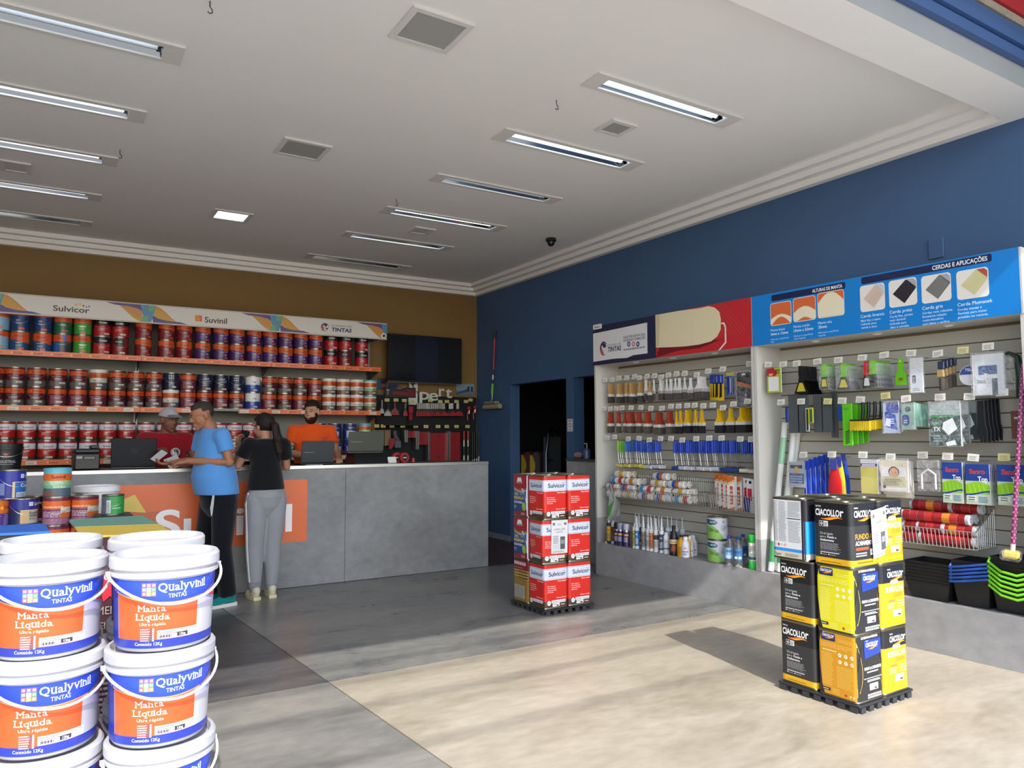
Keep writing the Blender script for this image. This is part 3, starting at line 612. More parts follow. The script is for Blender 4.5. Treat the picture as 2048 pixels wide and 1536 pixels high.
# ================================================================ FOREGROUND BUCKETS
BR0, BR1, BH = .131, .146, .262
def tub_label():
    H0, H1 = .012, .206; hh = H1 - H0; f0 = cyl_map(BR0 + .002, .0002, BR0 + .0105, .206)
    p = P(lambda u, v, L: f0(u, v, L), .007); W = .41
    p.rect(-W, H0, W, H1, '#b5b4bd'); p.rect(-W, H0, W, .036, '#2a3aa0')
    p.rect(-.17, .036, .064, .17, '#d9582a'); p.rect(-W, H0, -.172, H1, '#23308f')
    n = 25; us = [-.19+.4*i/24 for i in range(n)]
    low = [(u, .142+.6*abs(u-.0)**1.75 if u < 0 else .142+.42*abs(u)**1.55) for u in us]; p.poly([(.08, .15), (.2, .19), (.2, .1), (.08, .115)], '#b9b3cf')
    p.strip([(u, v) for u, v in low], [(u, v-.004) for u, v in low], '#e6a058'); p.strip([(u, H1) for u in us], low, '#2b49c0')
    x, y = -.088, .162; cs = ('#c0569e', '#8a6ac8', '#e0529a', '#6a8ad8', '#dfe6f4', '#4fae4a', '#e0683a', '#e2d038', '#e08a3a')
    for i in range(9): a, c = i % 3, i // 3; p.rect(x+.0125*a, y+.025-.0125*c, x+.0125*a+.0115, y+.0365-.0125*c, cs[i]); p.rect(x+.0125*a+.0025, y+.0275-.0125*c, x+.0125*a+.009, y+.034-.0125*c, '#f6f6fb')
    p.serif('Qualyvinil', -.046, .174, .0245, '#f4f5fb', .132); p.text('TINTAS', -.02, .154, .0125, '#f4f5fb', w=.048)
    p.serif('Manta', -.098, .117, .0185, '#fbf0ea', .072, .0, .07); p.serif('L\u00edquida', -.104, .0925, .0185, '#fbf0ea', .088, .0, .07); p.serif('Ultra r\u00e1pido', -.094, .077, .0085, '#f6dccf', .07, .005, .06)
    for i in range(6): v = .066-.0064*i; p.rect(-.093, v-.002, -.058, v+.003, '#6a4a58'); p.lines(-.092, v-.0015, .028, .004, 2, '#e6d0c8', .5); p.disc(-.0565, v+.0005, .0028, '#f2e6e0', 10)
    p.rect(-.046, .037, .073, .062, '#e9e8ec'); p.lines(-.043, .05, .05, .01, 2, '#77777c')
    for i in range(14): p.rect(-.042+.0024*i, .04, -.0408+.0024*i+.0006*(i % 3), .048, '#3c3c42')
    p.rect(.006, .04, .036, .052, '#34343a'); p.text('12kg', .021, .0425, .007, '#e8e8ec', 'c', bold=.02)
    p.poly([(.082, .149), (.135, .133), (.137, .127), (.084, .143)], '#6f84bc'); p.poly([(.108, .141), (.158, .131), (.162, .139), (.112, .15)], '#cf3a48'); p.poly([(.08, .15), (.16, .185), (.16, .18), (.08, .146)], '#7f7890')
    p.text('Conte\u00fado 12Kg', -.07, .02, .0095, '#eef0fb', 'c', w=.075); return p
BODY = G().lathe([(BR0-.006, .004), (BR0-.004, 0), (BR0, .006), (BR1-.003, .208), (BR1+.006, .212), (BR1+.006, .222), (BR1-.001, .226), (BR1, .238), (BR1-.006, .243)], '#b6b6bd', 48).mesh('bucket_body', 'plastic')
LID = G().lathe([(BR1+.004, .232), (BR1+.009, .236), (BR1+.009, .262), (BR1+.003, .270), (BR1-.006, .270), (BR1-.012, .2475), (.1, .2465), (.09, .2495), (.03, .2495), (0, .25)], '#b6b6bc', 48, cap=False).mesh('lid', 'plastic')
hp = [(BR1+.012)*1] 
def bail():
    pts = []; r = BR1 + .014
    for i in range(25):
        a = R(-90 + 180*i/24); pts.append((r*math.sin(a), -(r+.006)*math.cos(a)*1.0, .218 - .078*math.cos(a)**1.2 if math.cos(a) > 0 else .218))
    return G().tube(pts, .0042, '#d2d2d7', 8)
BAIL = bail().mesh('handle', 'plastic'); LABM = tub_label().mesh('label', 'print', 60)
EARS = G().box(-BR1-.018, -BR1-.0065, -.007, .007, .211, .224, '#d2d2d7').box(BR1+.0065, BR1+.018, -.007, .007, .211, .224, '#d2d2d7').mesh('handle_lugs', 'plastic', 0)
bucket0 = meshobj('paint_bucket', BODY); meshobj('label', LABM, bucket0); meshobj('lid', LID, bucket0); meshobj('handle', BAIL, bucket0); e_ = meshobj('handle_lugs', EARS, bucket0); e_['kind'] = 'stuff'
used = [False]
def bucket(loc, rz, label, group='stacked white buckets'):
    o = copy_tree(bucket0) if used[0] else bucket0; used[0] = True
    return put(o, loc, rz, label, 'bucket', group)
BP = .2705
NM = ('bottom', 'second from bottom', 'third from bottom', 'topmost')
for px, dep, nm, rz in ((330, 2.31, 'front right', 14), (104, 2.23, 'front left', 13), (317, 2.63, 'rear right', 9), (105, 2.58, 'rear left', 16)):
    q = at_depth(px, 1095, dep); top = 1.118 if 'front' in nm else 1.123
    for i in range(4):
        bucket((q.x + random.uniform(-.004, .004), q.y + random.uniform(-.004, .004), top - .27 - BP*(3-i)), math.atan2(-q.x, q.y) + R(rz + random.uniform(-2, 2)), 'white lidded bucket with blue and orange label, %s in the %s stack' % (NM[i], nm))
# ================================================================ ROUND CANS
RR, RH = .0855, .198
def tin_round(r, h, seg=28): return G().lathe([(r-.004, 0), (r+.002, 0), (r+.002, .005), (r-.0005, .008), (r-.0005, h-.008), (r+.002, h-.005), (r+.002, h), (r-.007, h), (r-.009, h-.006), (0, h-.006)], '#a9a6a0', seg, cap=False).mesh('tin', 'metal')
RTIN = tin_round(RR, RH)
RLID = G().lathe([(RR-.010, 0), (RR-.012, .004), (RR-.02, .004), (RR-.022, .001), (0, .001)], '#b9b6b0', 24, cap=False).mesh('lid', 'metal')
def can_bail(r, h, drop):
    return G().tube([((r+.005)*math.sin(R(-90+180*i/14)), -(r+.005)*math.cos(R(-90+180*i/14)), h*.8 - drop*math.cos(R(-90+180*i/14))) for i in range(15)], .0014, '#cfcfcf', 5).mesh('handle', 'metal')
RBAIL = can_bail(RR, RH, .075); PLID = G().lathe([(RR+.003, -.014), (RR+.0035, .006), (RR-.006, .0065), (RR-.01, .001), (0, .001)], '#e9e8e4', 28, cap=False).mesh('lid', 'plastic'); BLID = G().lathe([(RR+.003, -.014), (RR+.0035, .006), (RR-.006, .0065), (RR-.01, .001), (0, .001)], '#5fb0c4', 28, cap=False).mesh('lid', 'plastic')
ROUND = {}
def rlabel(kind, r=RR, h=RH):
    f = cyl_map(r); p = P(f, .016); W = r * 2.3; lo, hi = .008, h-.008; H = hi - lo
    def b(a, c, col): p.rect(-W, lo+H*a, W, lo+H*c, col)
    def swoop(col, a, c, d):
        n = 57; us = [-W+2*W*i/56 for i in range(n)]; p.strip([(u, lo+H*a) for u in us], [(u, lo+H*(c+d*math.sin(u/r*1.1))) for u in us], col)
    suv = lambda v=.745, col='#4a1410': p.text('Suvinil', .006, lo+H*v, .021, col, 'c', w=.082, bold=.012)
    def st(u=.0, v=.18, w=.05): p.rect(u, lo+H*v, u+w, lo+H*v+.019, '#d9d9d6'); p.lines(u+.004, lo+H*v+.004, w*.8, .011, 2, '#77777a')
    dia = lambda: (p.poly([(-.053, lo+H*.79), (-.046, lo+H*.83), (-.040, lo+H*.79), (-.046, lo+H*.75)], '#f0b030'))
    if kind in ('maroon', 'maroonplain'):
        b(0, 1, '#571526'); b(.66, .93, '#d2521d'); b(.93, 1, '#6e1a22'); b(0, .3, '#5d5658'); p.text('Fosco Completo', -.02, lo+H*.55, .009, '#d8c8cc', 'c'); p.lines(-.05, lo+H*.34, .08, .03, 3, '#a98a92')
        if kind == 'maroon': suv(); dia()
        else: b(0, .62, '#6b2438'); p.lines(-.06, lo+H*.1, .12, .09, 8, '#a4707f')
        st(-.002, .14, .06)
    elif kind == 'maroonred': b(0, 1, '#7a1824'); swoop('#d2521d', 1, .62, -.08); suv(.74); p.text('Fosco', -.03, lo+H*.48, .012, '#e8d0d0', bold=.02); p.lines(-.02, lo+H*.2, .06, .03, 3, '#c89098'); p.rect(.02, lo+H*.04, .07, lo+H*.13, '#d2621d')
    elif kind == 'purple': b(0, 1, '#43226a'); swoop('#cf571c', 1, .58, -.1); suv(.72, '#3a120e'); p.text('Toque de Seda', -.03, lo+H*.47, .009, '#e6daf2', bold=.02); p.lines(-.045, lo+H*.2, .08, .035, 4, '#8a70ac'); p.text('18', .02, lo+H*.25, .018, '#e6daf2', bold=.02); p.rect(.012, lo+H*.05, .065, lo+H*.15, '#cf571c'); b(0, .03, '#33234a')
    elif kind == 'redblack': b(0, 1, '#a9141d'); b(.62, 1, '#121216'); p.text('Coralar', -.005, lo+H*.74, .02, '#e8e8ea', 'c', w=.085, bold=.03, sh=.2); p.text('Acr\u00edlico', -.01, lo+H*.5, .011, '#f0d0d0', 'c'); p.lines(-.05, lo+H*.3, .07, .025, 2, '#e09098'); st(.01, .06, .055)
    elif kind == 'redblackup': b(0, 1, '#7d1820'); p.poly([(-.07, hi), (.03, hi), (.03, lo+H*.55), (-.07, lo+H*.65)], '#17171b'); p.text('Coralar', -.02, lo+H*.74, .018, '#dcdcdc', 'c', w=.07, bold=.02, sh=.2); st(-.01, .05, .055); p.lines(-.05, lo+H*.25, .06, .03, 3, '#b06068')
    elif kind == 'blue': b(0, 1, '#1c3a73'); b(.86, 1, '#c8521f'); p.lines(-.03, lo+H*.55, .04, .02, 2, '#b8c8e8'); p.text('Piso', -.025, lo+H*.4, .014, '#dfe8f8', bold=.02); p.rect(.0, lo+H*.06, .055, lo+H*.18, '#cf571c')
    elif kind == 'blueorange': b(0, 1, '#1d4a80'); swoop('#d2521d', 1, .5, -.12); suv(.74); p.text('Piso', -.03, lo+H*.38, .012, '#dfe8f8', bold=.02); p.lines(-.03, lo+H*.2, .06, .02, 2, '#9ab4dc'); p.disc(-.02, lo+H*.08, .008, '#e8c8a0', 8); p.rect(.0, lo+H*.02, .05, lo+H*.12, '#cf571c')
    elif kind == 'orangegreen': b(0, 1, '#1c6042'); b(.66, 1, '#d2521d'); suv(.76); p.lines(-.03, lo+H*.45, .05, .02, 2, '#b8e0c8'); p.rect(-.015, lo+H*.06, .04, lo+H*.18, '#cf571c')
    elif kind == 'bluegrey': b(0, 1, '#34404e'); b(.6, 1, '#d2521d'); suv(.76); p.rect(-.15, lo, -.02, lo+H*.55, '#1e62b4'); p.poly([(.0, hi), (.05, hi), (.05, lo+H*.6), (.02, lo+H*.6)], '#5a6ab4')
    elif kind == 'green': b(0, 1, '#3d9a3a'); b(.66, 1, '#d2521d'); suv(.76); p.rect(-.03, lo+H*.42, .04, lo+H*.5, '#c8ecc0'); p.lines(-.03, lo+H*.26, .06, .02, 2, '#b0dca8'); p.rect(-.01, lo+H*.02, .04, lo+H*.14, '#cf6a20')
    elif kind == 'lightblue': b(0, 1, '#7fb0d4'); b(.72, 1, '#d2521d'); suv(.78); p.rect(-.03, lo+H*.08, .05, lo+H*.22, '#cf6a20')
    elif kind == 'navy': b(0, 1, '#141c3e'); [p.disc(-.035+.022*i, lo+H*(.85-.14*j), .007, '#c8d4ea', 8) for i in range(3) for j in range(2)]; p.lines(-.04, lo+H*.2, .07, .04, 4, '#7a88b0'); st(.0, .1, .04)
    elif kind == 'cobalt': b(0, 1, '#151a3c'); p.text('Coral', 0, lo+H*.72, .017, '#e8ecf6', 'c', w=.055, bold=.02, sh=.15); p.text('CORALIT', 0, lo+H*.5, .019, '#d6dcea', 'c', w=.085); p.strip([(-.06+.012*i, lo+H*.68+.008*math.sin(i*.6)) for i in range(11)], [(-.06+.012*i, lo+H*.66+.008*math.sin(i*.6)) for i in range(11)], '#c8d0e6'); b(0, .2, '#3a1a2a'); p.lines(-.045, lo+H*.28, .08, .02, 2, '#8a94b8'); st(-.005, .06, .055)
    elif kind == 'irap': b(0, 1, '#e4e6ea'); b(0, .46, '#223f9c'); p.text('irap', .02, lo+H*.6, .022, '#4a5a7a', 'c', bold=.02); p.lines(-.03, lo+H*.25, .05, .02, 2, '#a8b8e8'); st(.01, .05, .045)
    elif kind in ('white', 'whitegreen'):
        b(0, 1, '#dcdad4'); b(.56, .88, '#c4511f'); suv(.64); dia(); b(0, .3, '#4d5c6a' if kind == 'white' else '#5d564e'); b(.3, .5, '#cfcdc6' if kind == 'white' else '#7cc084'); p.rect(-W, lo, -.0, lo+H*.26, '#7a4a40'); p.lines(-.05, lo+H*.36, .09, .02, 2, '#5a5a58'); st(-.01, .1, .05)
    elif kind == 'sulv': b(0, 1, '#b01a1c'); b(.58, .9, '#d8dae2'); b(0, .14, '#4b3624'); sulvi(p, 0, .105, lo+H*.66, dots=True); p.text('Fosco Lav\u00e1vel', .055, lo+H*.47, .008, '#f0c8c4', 'r', bold=.02); p.lines(-.05, lo+H*.28, .04, .03, 3, '#e8b0ac'); st(-.02, .04, .06)
    elif kind == 'qualy': b(0, 1, '#1b2368'); p.text('Qualyvinil', 0, lo+H*.68, .019, '#e0e4f4', 'c', w=.1); p.rect(-.06, lo+H*.1, .06, lo+H*.55, '#3a5a9c'); p.rect(-.055, lo+H*.12, -.005, lo+H*.3, '#8a7a58'); p.poly([(.0, lo+H*.2), (.04, lo+H*.2), (.05, lo+H*.42), (.02, lo+H*.5)], '#c8d4e4'); p.rect(-.03, lo+H*.03, .02, lo+H*.12, '#d2c24a')
    elif kind == 'qualyw': b(0, 1, '#20307a'); p.text('Qualyvinil', 0, lo+H*.72, .019, '#e0e4f4', 'c', w=.1); p.rect(-.07, lo+H*.05, .07, lo+H*.55, '#aac0d8'); p.poly([(-.05, lo+H*.3), (.06, lo+H*.4), (.06, lo+H*.5), (-.05, lo+H*.52)], '#e8eef4'); b(0, .05, '#1b2368')
    elif kind == 'qcol': b(0, 1, '#1e2a8c'); b(.64, 1, '#222a96'); x, y = .02, lo+H*.74; [p.rect(x+.0095*i, y+.0095*j, x+.0095*i+.008, y+.0095*j+.008, '#e8eaf6') for i in range(3) for j in range(3)]; p.serif('Qualyvinil', .055, lo+H*.76, .02, '#e8eaf6', .1); p.rect(-.03, lo, .1, lo+H*.6, '#d8c090'); p.rect(-.015, lo, .2, lo+H*.58, '#2566b8'); p.text('Color', .022, lo+H*.4, .024, '#f0f4fa', bold=.015); p.rect(-.005, lo+H*.02, .08, lo+H*.2, '#c8ccd4'); p.lines(.0, lo+H*.04, .07, .025, 3, '#6a6e78'); p.rect(-W, lo+H*.1, -.075, lo+H*.55, '#7a86b8')
    elif kind == 'qesm': b(0, 1, '#1c2658'); b(.66, 1, '#222a88'); x, y = .0, lo+H*.76; [p.rect(x+.0095*i, y+.0095*j, x+.0095*i+.008, y+.0095*j+.008, '#e8eaf6') for i in range(3) for j in range(3)]; p.serif('Qualyvinil', .035, lo+H*.78, .02, '#e8eaf6', .1); p.rect(-.05, lo+H*.04, .2, lo+H*.62, '#b9b2a4'); p.rect(-.05, lo+H*.04, .0, lo+H*.6, '#c9a878'); p.text('Esmalte', .004, lo+H*.46, .016, '#2c2a30', bold=.02); p.text('Sint\u00e9tico', .004, lo+H*.35, .016, '#2c2a30', bold=.02); p.lines(.004, lo+H*.24, .05, .016, 2, '#6a645c'); b(0, .1, '#1f2a60')
    elif kind == 'suvgreen': b(0, 1, '#8fc494'); b(.6, .87, '#e0641f'); b(.87, 1, '#5fb4cc'); p.text('Suvinil', .0, lo+H*.69, .023, '#2c1410', 'c', w=.09, bold=.02); b(.3, .42, '#7fae86'); b(0, .3, '#4f5f70'); p.rect(-W, lo, -.02, lo+H*.18, '#7a4f44'); p.text('Rende Muito', -.03, lo+H*.33, .011, '#eef6ee', bold=.015); p.lines(-.06, lo+H*.49, .1, .018, 2, '#d4ead6')
    elif kind == 'suvback': b(0, 1, '#8a4a68'); b(.6, .9, '#df6524'); b(.9, 1, '#7a2440'); p.rect(-W, lo+H*.25, W, lo+H*.55, '#6a2a4a'); p.lines(-.1, lo+H*.28, .2, .045, 5, '#d0b0c4'); p.lines(-.1, lo+H*.02, .2, .04, 5, '#b08aa4'); p.lines(-.09, lo+H*.64, .16, .02, 1, '#f0b080', .6); p.rect(.025, lo+H*.45, .13, lo+H*.66, '#d8d4c8'); p.rect(.025, lo+H*.25, .13, lo+H*.45, '#cf6a2c'); p.text('6903', .03, lo+H*.48, .01, '#6a6458')
    elif kind == 'suvpur': b(0, 1, '#5b3a8a'); b(.52, 1, '#e0702a'); p.text('Suvinil', .06, lo+H*.7, .022, '#7a2a14', 'c', w=.09, bold=.02); p.poly([(.0, lo+H*.8), (.012, lo+H*.72), (.0, lo+H*.64), (-.012, lo+H*.72)], '#f0c030'); p.text('TOQUE', .02, lo+H*.42, .012, '#d8c8ec', bold=.02); p.lines(.015, lo+H*.1, .08, .06, 5, '#a890cc'); p.rect(-.1, lo, -.01, lo+H*.42, '#8a70b0')
    elif kind == 'greencan': b(0, 1, '#2f8f45'); p.rect(-.1, lo, -.01, lo+H*.92, '#56606a'); p.rect(-.035, lo+H*.05, .0, lo+H*.75, '#c8ccd0'); p.lines(-.033, lo+H*.08, .03, H*.6, 10, '#6a7078'); p.rect(.01, lo+H*.3, .08, lo+H*.33, '#c8ecd0'); b(.95, 1, '#223a2c')
    elif kind == 'pve': b(0, 1, '#c4c8d2'); n = 61; us = [-W+ (W+.05)*i/60 for i in range(n)]; p.strip([(u, lo+H*(.62-.7*max(0, (u+.04)/.09)**1.5*.75)) for u in us], [(u, lo) for u in us], '#86bf5a'); p.poly([(-.11, lo+H*.72), (-.06, lo+H*.66), (-.01, lo+H*.7), (.004, lo+H*.8), (-.02, lo+H*.9), (-.08, lo+H*.93), (-.13, lo+H*.9)], '#0f5a6a'); p.text('PROTEC', -.064, lo+H*.76, .016, '#e8f2f4', w=.055, bold=.02); p.lines(.03, lo+H*.4, .05, .05, 4, '#9aa0aa'); p.lines(-.07, lo+H*.35, .05, .03, 2, '#3f6a3a'); p.rect(-.02, lo+H*.3, .01, lo+H*.45, '#5a8a4a'); p.disc(.055, lo+H*.82, .009, '#40464e', 8); p.disc(.055, lo+H*.82, .005, '#c4c8d2', 8)
    p.v = [(q[0], q[1], min(max(q[2], lo), hi)) for q in p.v]
    return p
def round_can(kind):
    if kind in ROUND: return copy_tree(ROUND[kind])
    t = meshobj('paint_can', RTIN); rlabel(kind).obj('label', 'print', t, ang=60)
    pl = kind in ('white',); bl = kind in ('whitegreen', 'suvgreen')
    meshobj('lid', PLID if pl else BLID if bl else RLID, t, (0, 0, RH-(.0 if pl or bl else .006)))
    meshobj('handle', RBAIL, t); ROUND[kind] = t; return t

# ================================================================ BACK WALL SHELVING
UX = [-.58, .85, 2.28, 3.71]; SY0, SY1 = 9.3, 9.80; SZ = (2.378, 1.802, 1.232)
def suv_mark(p, u, v, h, col='#3a1a12', w=None): p.text('Suvinil', u + h*1.2, v, h, col, w=w, bold=.02); p.poly([(u, v), (u+h*.8, v+h*.1), (u+h*.7, v+h), (u-h*.1, v+h*.8)], '#f2b35a')
for k in range(3):
    x0, x1 = UX[k], UX[k+1]; t = empty('shelf_unit', (x0, SY1, 0)); W = x1 - x0
    g2 = G(); g2.box(.0, W, 0, .02, .1, 2.95, '#8e8f8c'); g2.obj('back_panel', 'matte', t, ang=0)
    for i in range(3):
        if i < 2 or True:
            zz = SZ[i]; s = G().box(.001, W-.001, -.498, -.002, zz-.03, zz, '#9a9b98').obj('shelf_board', 'matte', t, ang=0)
        gap = (.62, 1.06) if (k, i) == (1, 1) else None
        segs = [(.002, W-.002)] if not gap else [(.002, gap[0]), (gap[1], W-.002)]
        if k == 2 and i == 1: segs = [(.002, W-.002)]
        for a, b in segs:
            p = P(plane_map()); p.box(a, b, 0, .004, 0, .056, '#e0662c'); n = int((b-a)/.16)
            p.fn = lambda u, v, L: (u, -.0005-.0002*L, v)
            for q in range(n): suv_mark(p, a+.03+(b-a)/n*q, .018, .018, '#5a2212', .075)
            for q in range(n if i else 1):
                if random.random() < (.5 if i else .3): u = a+.03+(b-a)/n*q; p.rect(u-.01, .006, u+.09, .042, '#cfcbc2'); p.lines(u, .014, .07, .018, 2, '#85827a')
            p.obj('price_strip', 'print', t, (0, -.504, zz-.056), ang=0)
    for xx in ((0.0,) if k < 2 else (0., W)):
        u = G().box(xx-.018, xx+.018, -.035, -.001, .1, 2.95, '#7a7c7e'); u.obj('upright', 'metal', t, ang=0)
        for zz in SZ[:2]:
            G().prism([(xx-.003+.0, 0), (xx+.003, 0)] if 0 else [(0, 0), (.003, 0), (.003, .001), (0, .001)], 0, .001, '#3a3b3c') if 0 else None
            b = G(); vs = [(xx-.003, -.04, zz-.031), (xx-.003, -.42, zz-.031), (xx-.003, -.42, zz-.05), (xx-.003, -.04, zz-.16)]; vs += [(xx+.003, q[1], q[2]) for q in vs]
            b.add(vs, [(0, 1, 2, 3), (7, 6, 5, 4), (0, 4, 5, 1), (1, 5, 6, 2), (2, 6, 7, 3), (3, 7, 4, 0)], '#55575a'); b.obj('bracket', 'matte', t, ang=0)
    if k == 2:
        b = G(); [b.box(W+.0185, W+.0195, -.03, -.016, 2.4+.03*q, 2.414+.03*q, '#141414') for q in range(12)]; o = b.obj('slots', 'matte', t, ang=0); o['kind'] = 'stuff'
    hx0, hx1 = .055 if k else .05, W + (.078 if k == 2 else .053)
    h = G().box(hx0, hx1, -.50, -.484, 2.752, 2.972, '#c9c8c4').box(hx0, hx1, -.4835, -.04, 2.952, 2.972, '#c9c8c4').obj('header_box', 'matte', t, ang=0)
    if k == 2: G().box(hx1-.06, hx1-.045, -.4835, -.04, 2.765, 2.951, '#9a9b98').obj('header_end', 'matte', t, ang=0)
    HW, HH = hx1-hx0-.004, .212; p = P(lambda u, v, L: (u, -.001-.0003*L, v))
    p.rect(0, 0, HW, HH, '#d6d5d4', 1); p.rect(0, 0, HW, .012, '#b9b8b6', 2); p.rect(0, HH-.01, HW, HH, '#b9b8b6', 2); lo, hi = .012, HH-.01; D = hi - lo
    def wave(f, s):
        X = lambda u: f + s*u; n = 15
        cur = [(X(.055+.31*i/14), hi - D*(.5-.5*math.cos(math.pi*i/14))) for i in range(n)]
        if s > 0: p.strip(cur, [(q[0], lo) for q in cur], '#c88a4a', 4); p.strip([(q[0], lo+(q[1]-lo)*.8) for q in cur], [(q[0], lo) for q in cur], '#c8983c', 5)
        else: cur = [(q[0], lo + hi - q[1]) for q in cur]; p.strip([(q[0], hi) for q in cur], cur, '#c88a4a', 4); p.strip([(q[0], hi-(hi-q[1])*.8) for q in cur], cur, '#c8983c', 5)
        a, b = (lo, hi) if s > 0 else (hi, lo)
        p.poly([(X(.05), a), (X(.42), a), (X(.33), a+(b-a)*.12), (X(.2), a+(b-a)*.14), (X(.1), a+(b-a)*.25), (X(.035), a+(b-a)*.45)], '#54428a', 6)
        p.poly([(X(0), lo), (X(.03), lo), (X(.055), lo+D*.5), (X(.075), hi), (X(0), hi)], '#4a8ab8', 7); p.poly([(X(0), b), (X(.07), b), (X(.05), b-(b-a)*.35), (X(0), b-(b-a)*.35)], '#5aa88a', 8)
    wave(0, 1); wave(HW, -1); p.lay = 8
    if k == 0: p.text('Sulvicor', HW*.36, .062, .062, '#2c2a30', w=.34, bold=.02); [p.disc(HW*.36+dx, .062+dy, r_, c_, 10) for dx, dy, r_, c_ in ((.21, .082, .013, '#d8b060'), (.245, .092, .014, '#e0c040'), (.28, .076, .011, '#4a7a4a'), (.31, .066, .009, '#6a8ab0'), (.335, .074, .009, '#6a4a7a'))]
    elif k == 1: p.text('Suvinil', HW*.42, .055, .068, '#222026', w=.25, bold=.02); p.poly([(HW*.42-.1, .06), (HW*.42-.03, .06), (HW*.42-.03, .13), (HW*.42-.1, .13)], '#d2562a'); p.poly([(HW*.42-.11, .08), (HW*.42-.06, .06), (HW*.42-.04, .1), (HW*.42-.1, .14)], '#e08a30')
    else:
        cx = HW*.42; p.disc(cx, .105, .052, '#2e3266', 18); p.disc(cx+.008, .1, .042, '#d6d5d4', 16); p.poly([(cx-.02, .14), (cx+.02, .145), (cx+.03, .12), (cx, .11)], '#2e3266'); p.poly([(cx-.045, .06), (cx-.02, .055), (cx-.005, .1), (cx-.035, .115)], '#d2562a'); p.poly([(cx+.01, .1), (cx+.04, .095), (cx+.03, .07), (cx+.01, .08)], '#2e3266')
        p.text('AO MUNDO DAS', cx+.08, .122, .026, '#2e3266', w=.27); p.text('TINTAS', cx+.08, .06, .048, '#2e3266', w=.27, bold=.04, sh=.15)
        p.disc(HW-.045, .045, .04, '#c9c8c6', 18); p.disc(HW-.045, .045, .028, '#e6e5e2', 16); p.disc(HW-.042, .047, .019, '#1a2028', 14)
    p.obj('header_print', 'print', t, (hx0+.002, -.5, 2.756), ang=0)
    tag(t, ('grey shelf unit under the header with coloured dots', 'grey shelf unit under the middle header with an orange square', 'grey shelf unit nearest the television, with a round globe on its header')[k], 'shelf', 'shelf units on the back wall')
S = lambda z, px: 'M'
def canrow(z, sh, lev, items):
    for i, (px, kd) in enumerate(items):
        q = at(px, 700, 'y', 9.415); o = round_can(kd)
        put(o, (q.x, 9.415 + random.uniform(-.006, .01), z + .0005), R(random.uniform(-14, 14)), '%s can, %s from the left, %s row of the %s shelf' % (KN[kd], ORD[i], lev, sh), 'paint can', 'cans on the %s shelf' % sh)
KN = {'maroon': 'maroon and orange', 'maroonplain': 'plum and orange', 'maroonred': 'maroon and orange', 'purple': 'purple and orange', 'redblack': 'red and black', 'redblackup': 'dark red and black', 'blue': 'dark blue', 'blueorange': 'blue and orange', 'orangegreen': 'green and orange', 'bluegrey': 'grey, blue and orange', 'green': 'bright green', 'lightblue': 'pale blue', 'navy': 'navy dotted', 'cobalt': 'navy white-lettered', 'irap': 'white over blue', 'white': 'white-lidded orange and grey', 'whitegreen': 'blue-lidded orange and green', 'sulv': 'red and white', 'qualy': 'navy pictured', 'qualyw': 'navy and pale blue', 'suvgreen': 'blue-lidded green and orange'}
z1 = RH + .004
pxs = [-3, 39, 84, 124, 164, 203, 240, 286, 332, 368, 405, 441, 474, 508, 540, 571, 601, 631, 662, 690, 723]
canrow(SZ[0], 'top', 'lower', list(zip(pxs, ['lightblue', 'blueorange', 'blueorange', 'bluegrey', 'green', 'redblack', 'redblackup', 'maroonred', 'maroonred', 'maroonred', 'purple', 'purple'] + ['purple']*6 + ['redblack', 'redblackup', 'redblack'])))
canrow(SZ[0]+z1, 'top', 'upper', list(zip(pxs, ['lightblue', 'blue', 'blue', 'orangegreen', 'green', 'redblack', 'redblack', 'maroonred', 'maroonred', 'maroonred', 'purple', 'purple'] + ['purple']*6 + ['redblack']*3)))
pxs = [-8, 33, 76, 118, 159, 199, 237, 274, 310, 344, 378, 411, 443, 475, 507, 540, 571, 601, 630, 659, 687, 714, 741]
canrow(SZ[1], 'middle', 'lower', list(zip(pxs, ['maroon', 'maroon', 'maroon', 'maroonplain', 'maroonplain', 'maroonplain', 'maroon', 'maroon', 'maroon', 'white', 'maroonplain', 'maroon', 'maroonplain', 'maroon', 'irap', 'maroonplain', 'maroon', 'maroonplain', 'maroon', 'white', 'white', 'white', 'whitegreen'])))
canrow(SZ[1]+z1, 'middle', 'upper', list(zip(pxs, ['maroon']*5 + ['white', 'maroon', 'maroon', 'maroon', 'navy', 'maroonplain', 'cobalt', 'cobalt', 'navy', 'irap', 'maroon', 'maroon', 'maroon', 'maroonplain', 'white', 'white', 'white', 'whitegreen'])))
pxs = [-24, 18, 60, 102, 143, 183, 221, 259, 297, 335, 371, 405, 440, 472, 504, 640, 671, 701, 731]; ks = ['sulv']*15 + ['qualy', 'qualy', 'qualyw', 'suvgreen']
canrow(SZ[2], 'bottom', 'lower', list(zip(pxs, ks[:16] + ['qualyw', 'qualyw', 'suvgreen']))); canrow(SZ[2]+z1, 'bottom', 'upper', list(zip(pxs, ks)))

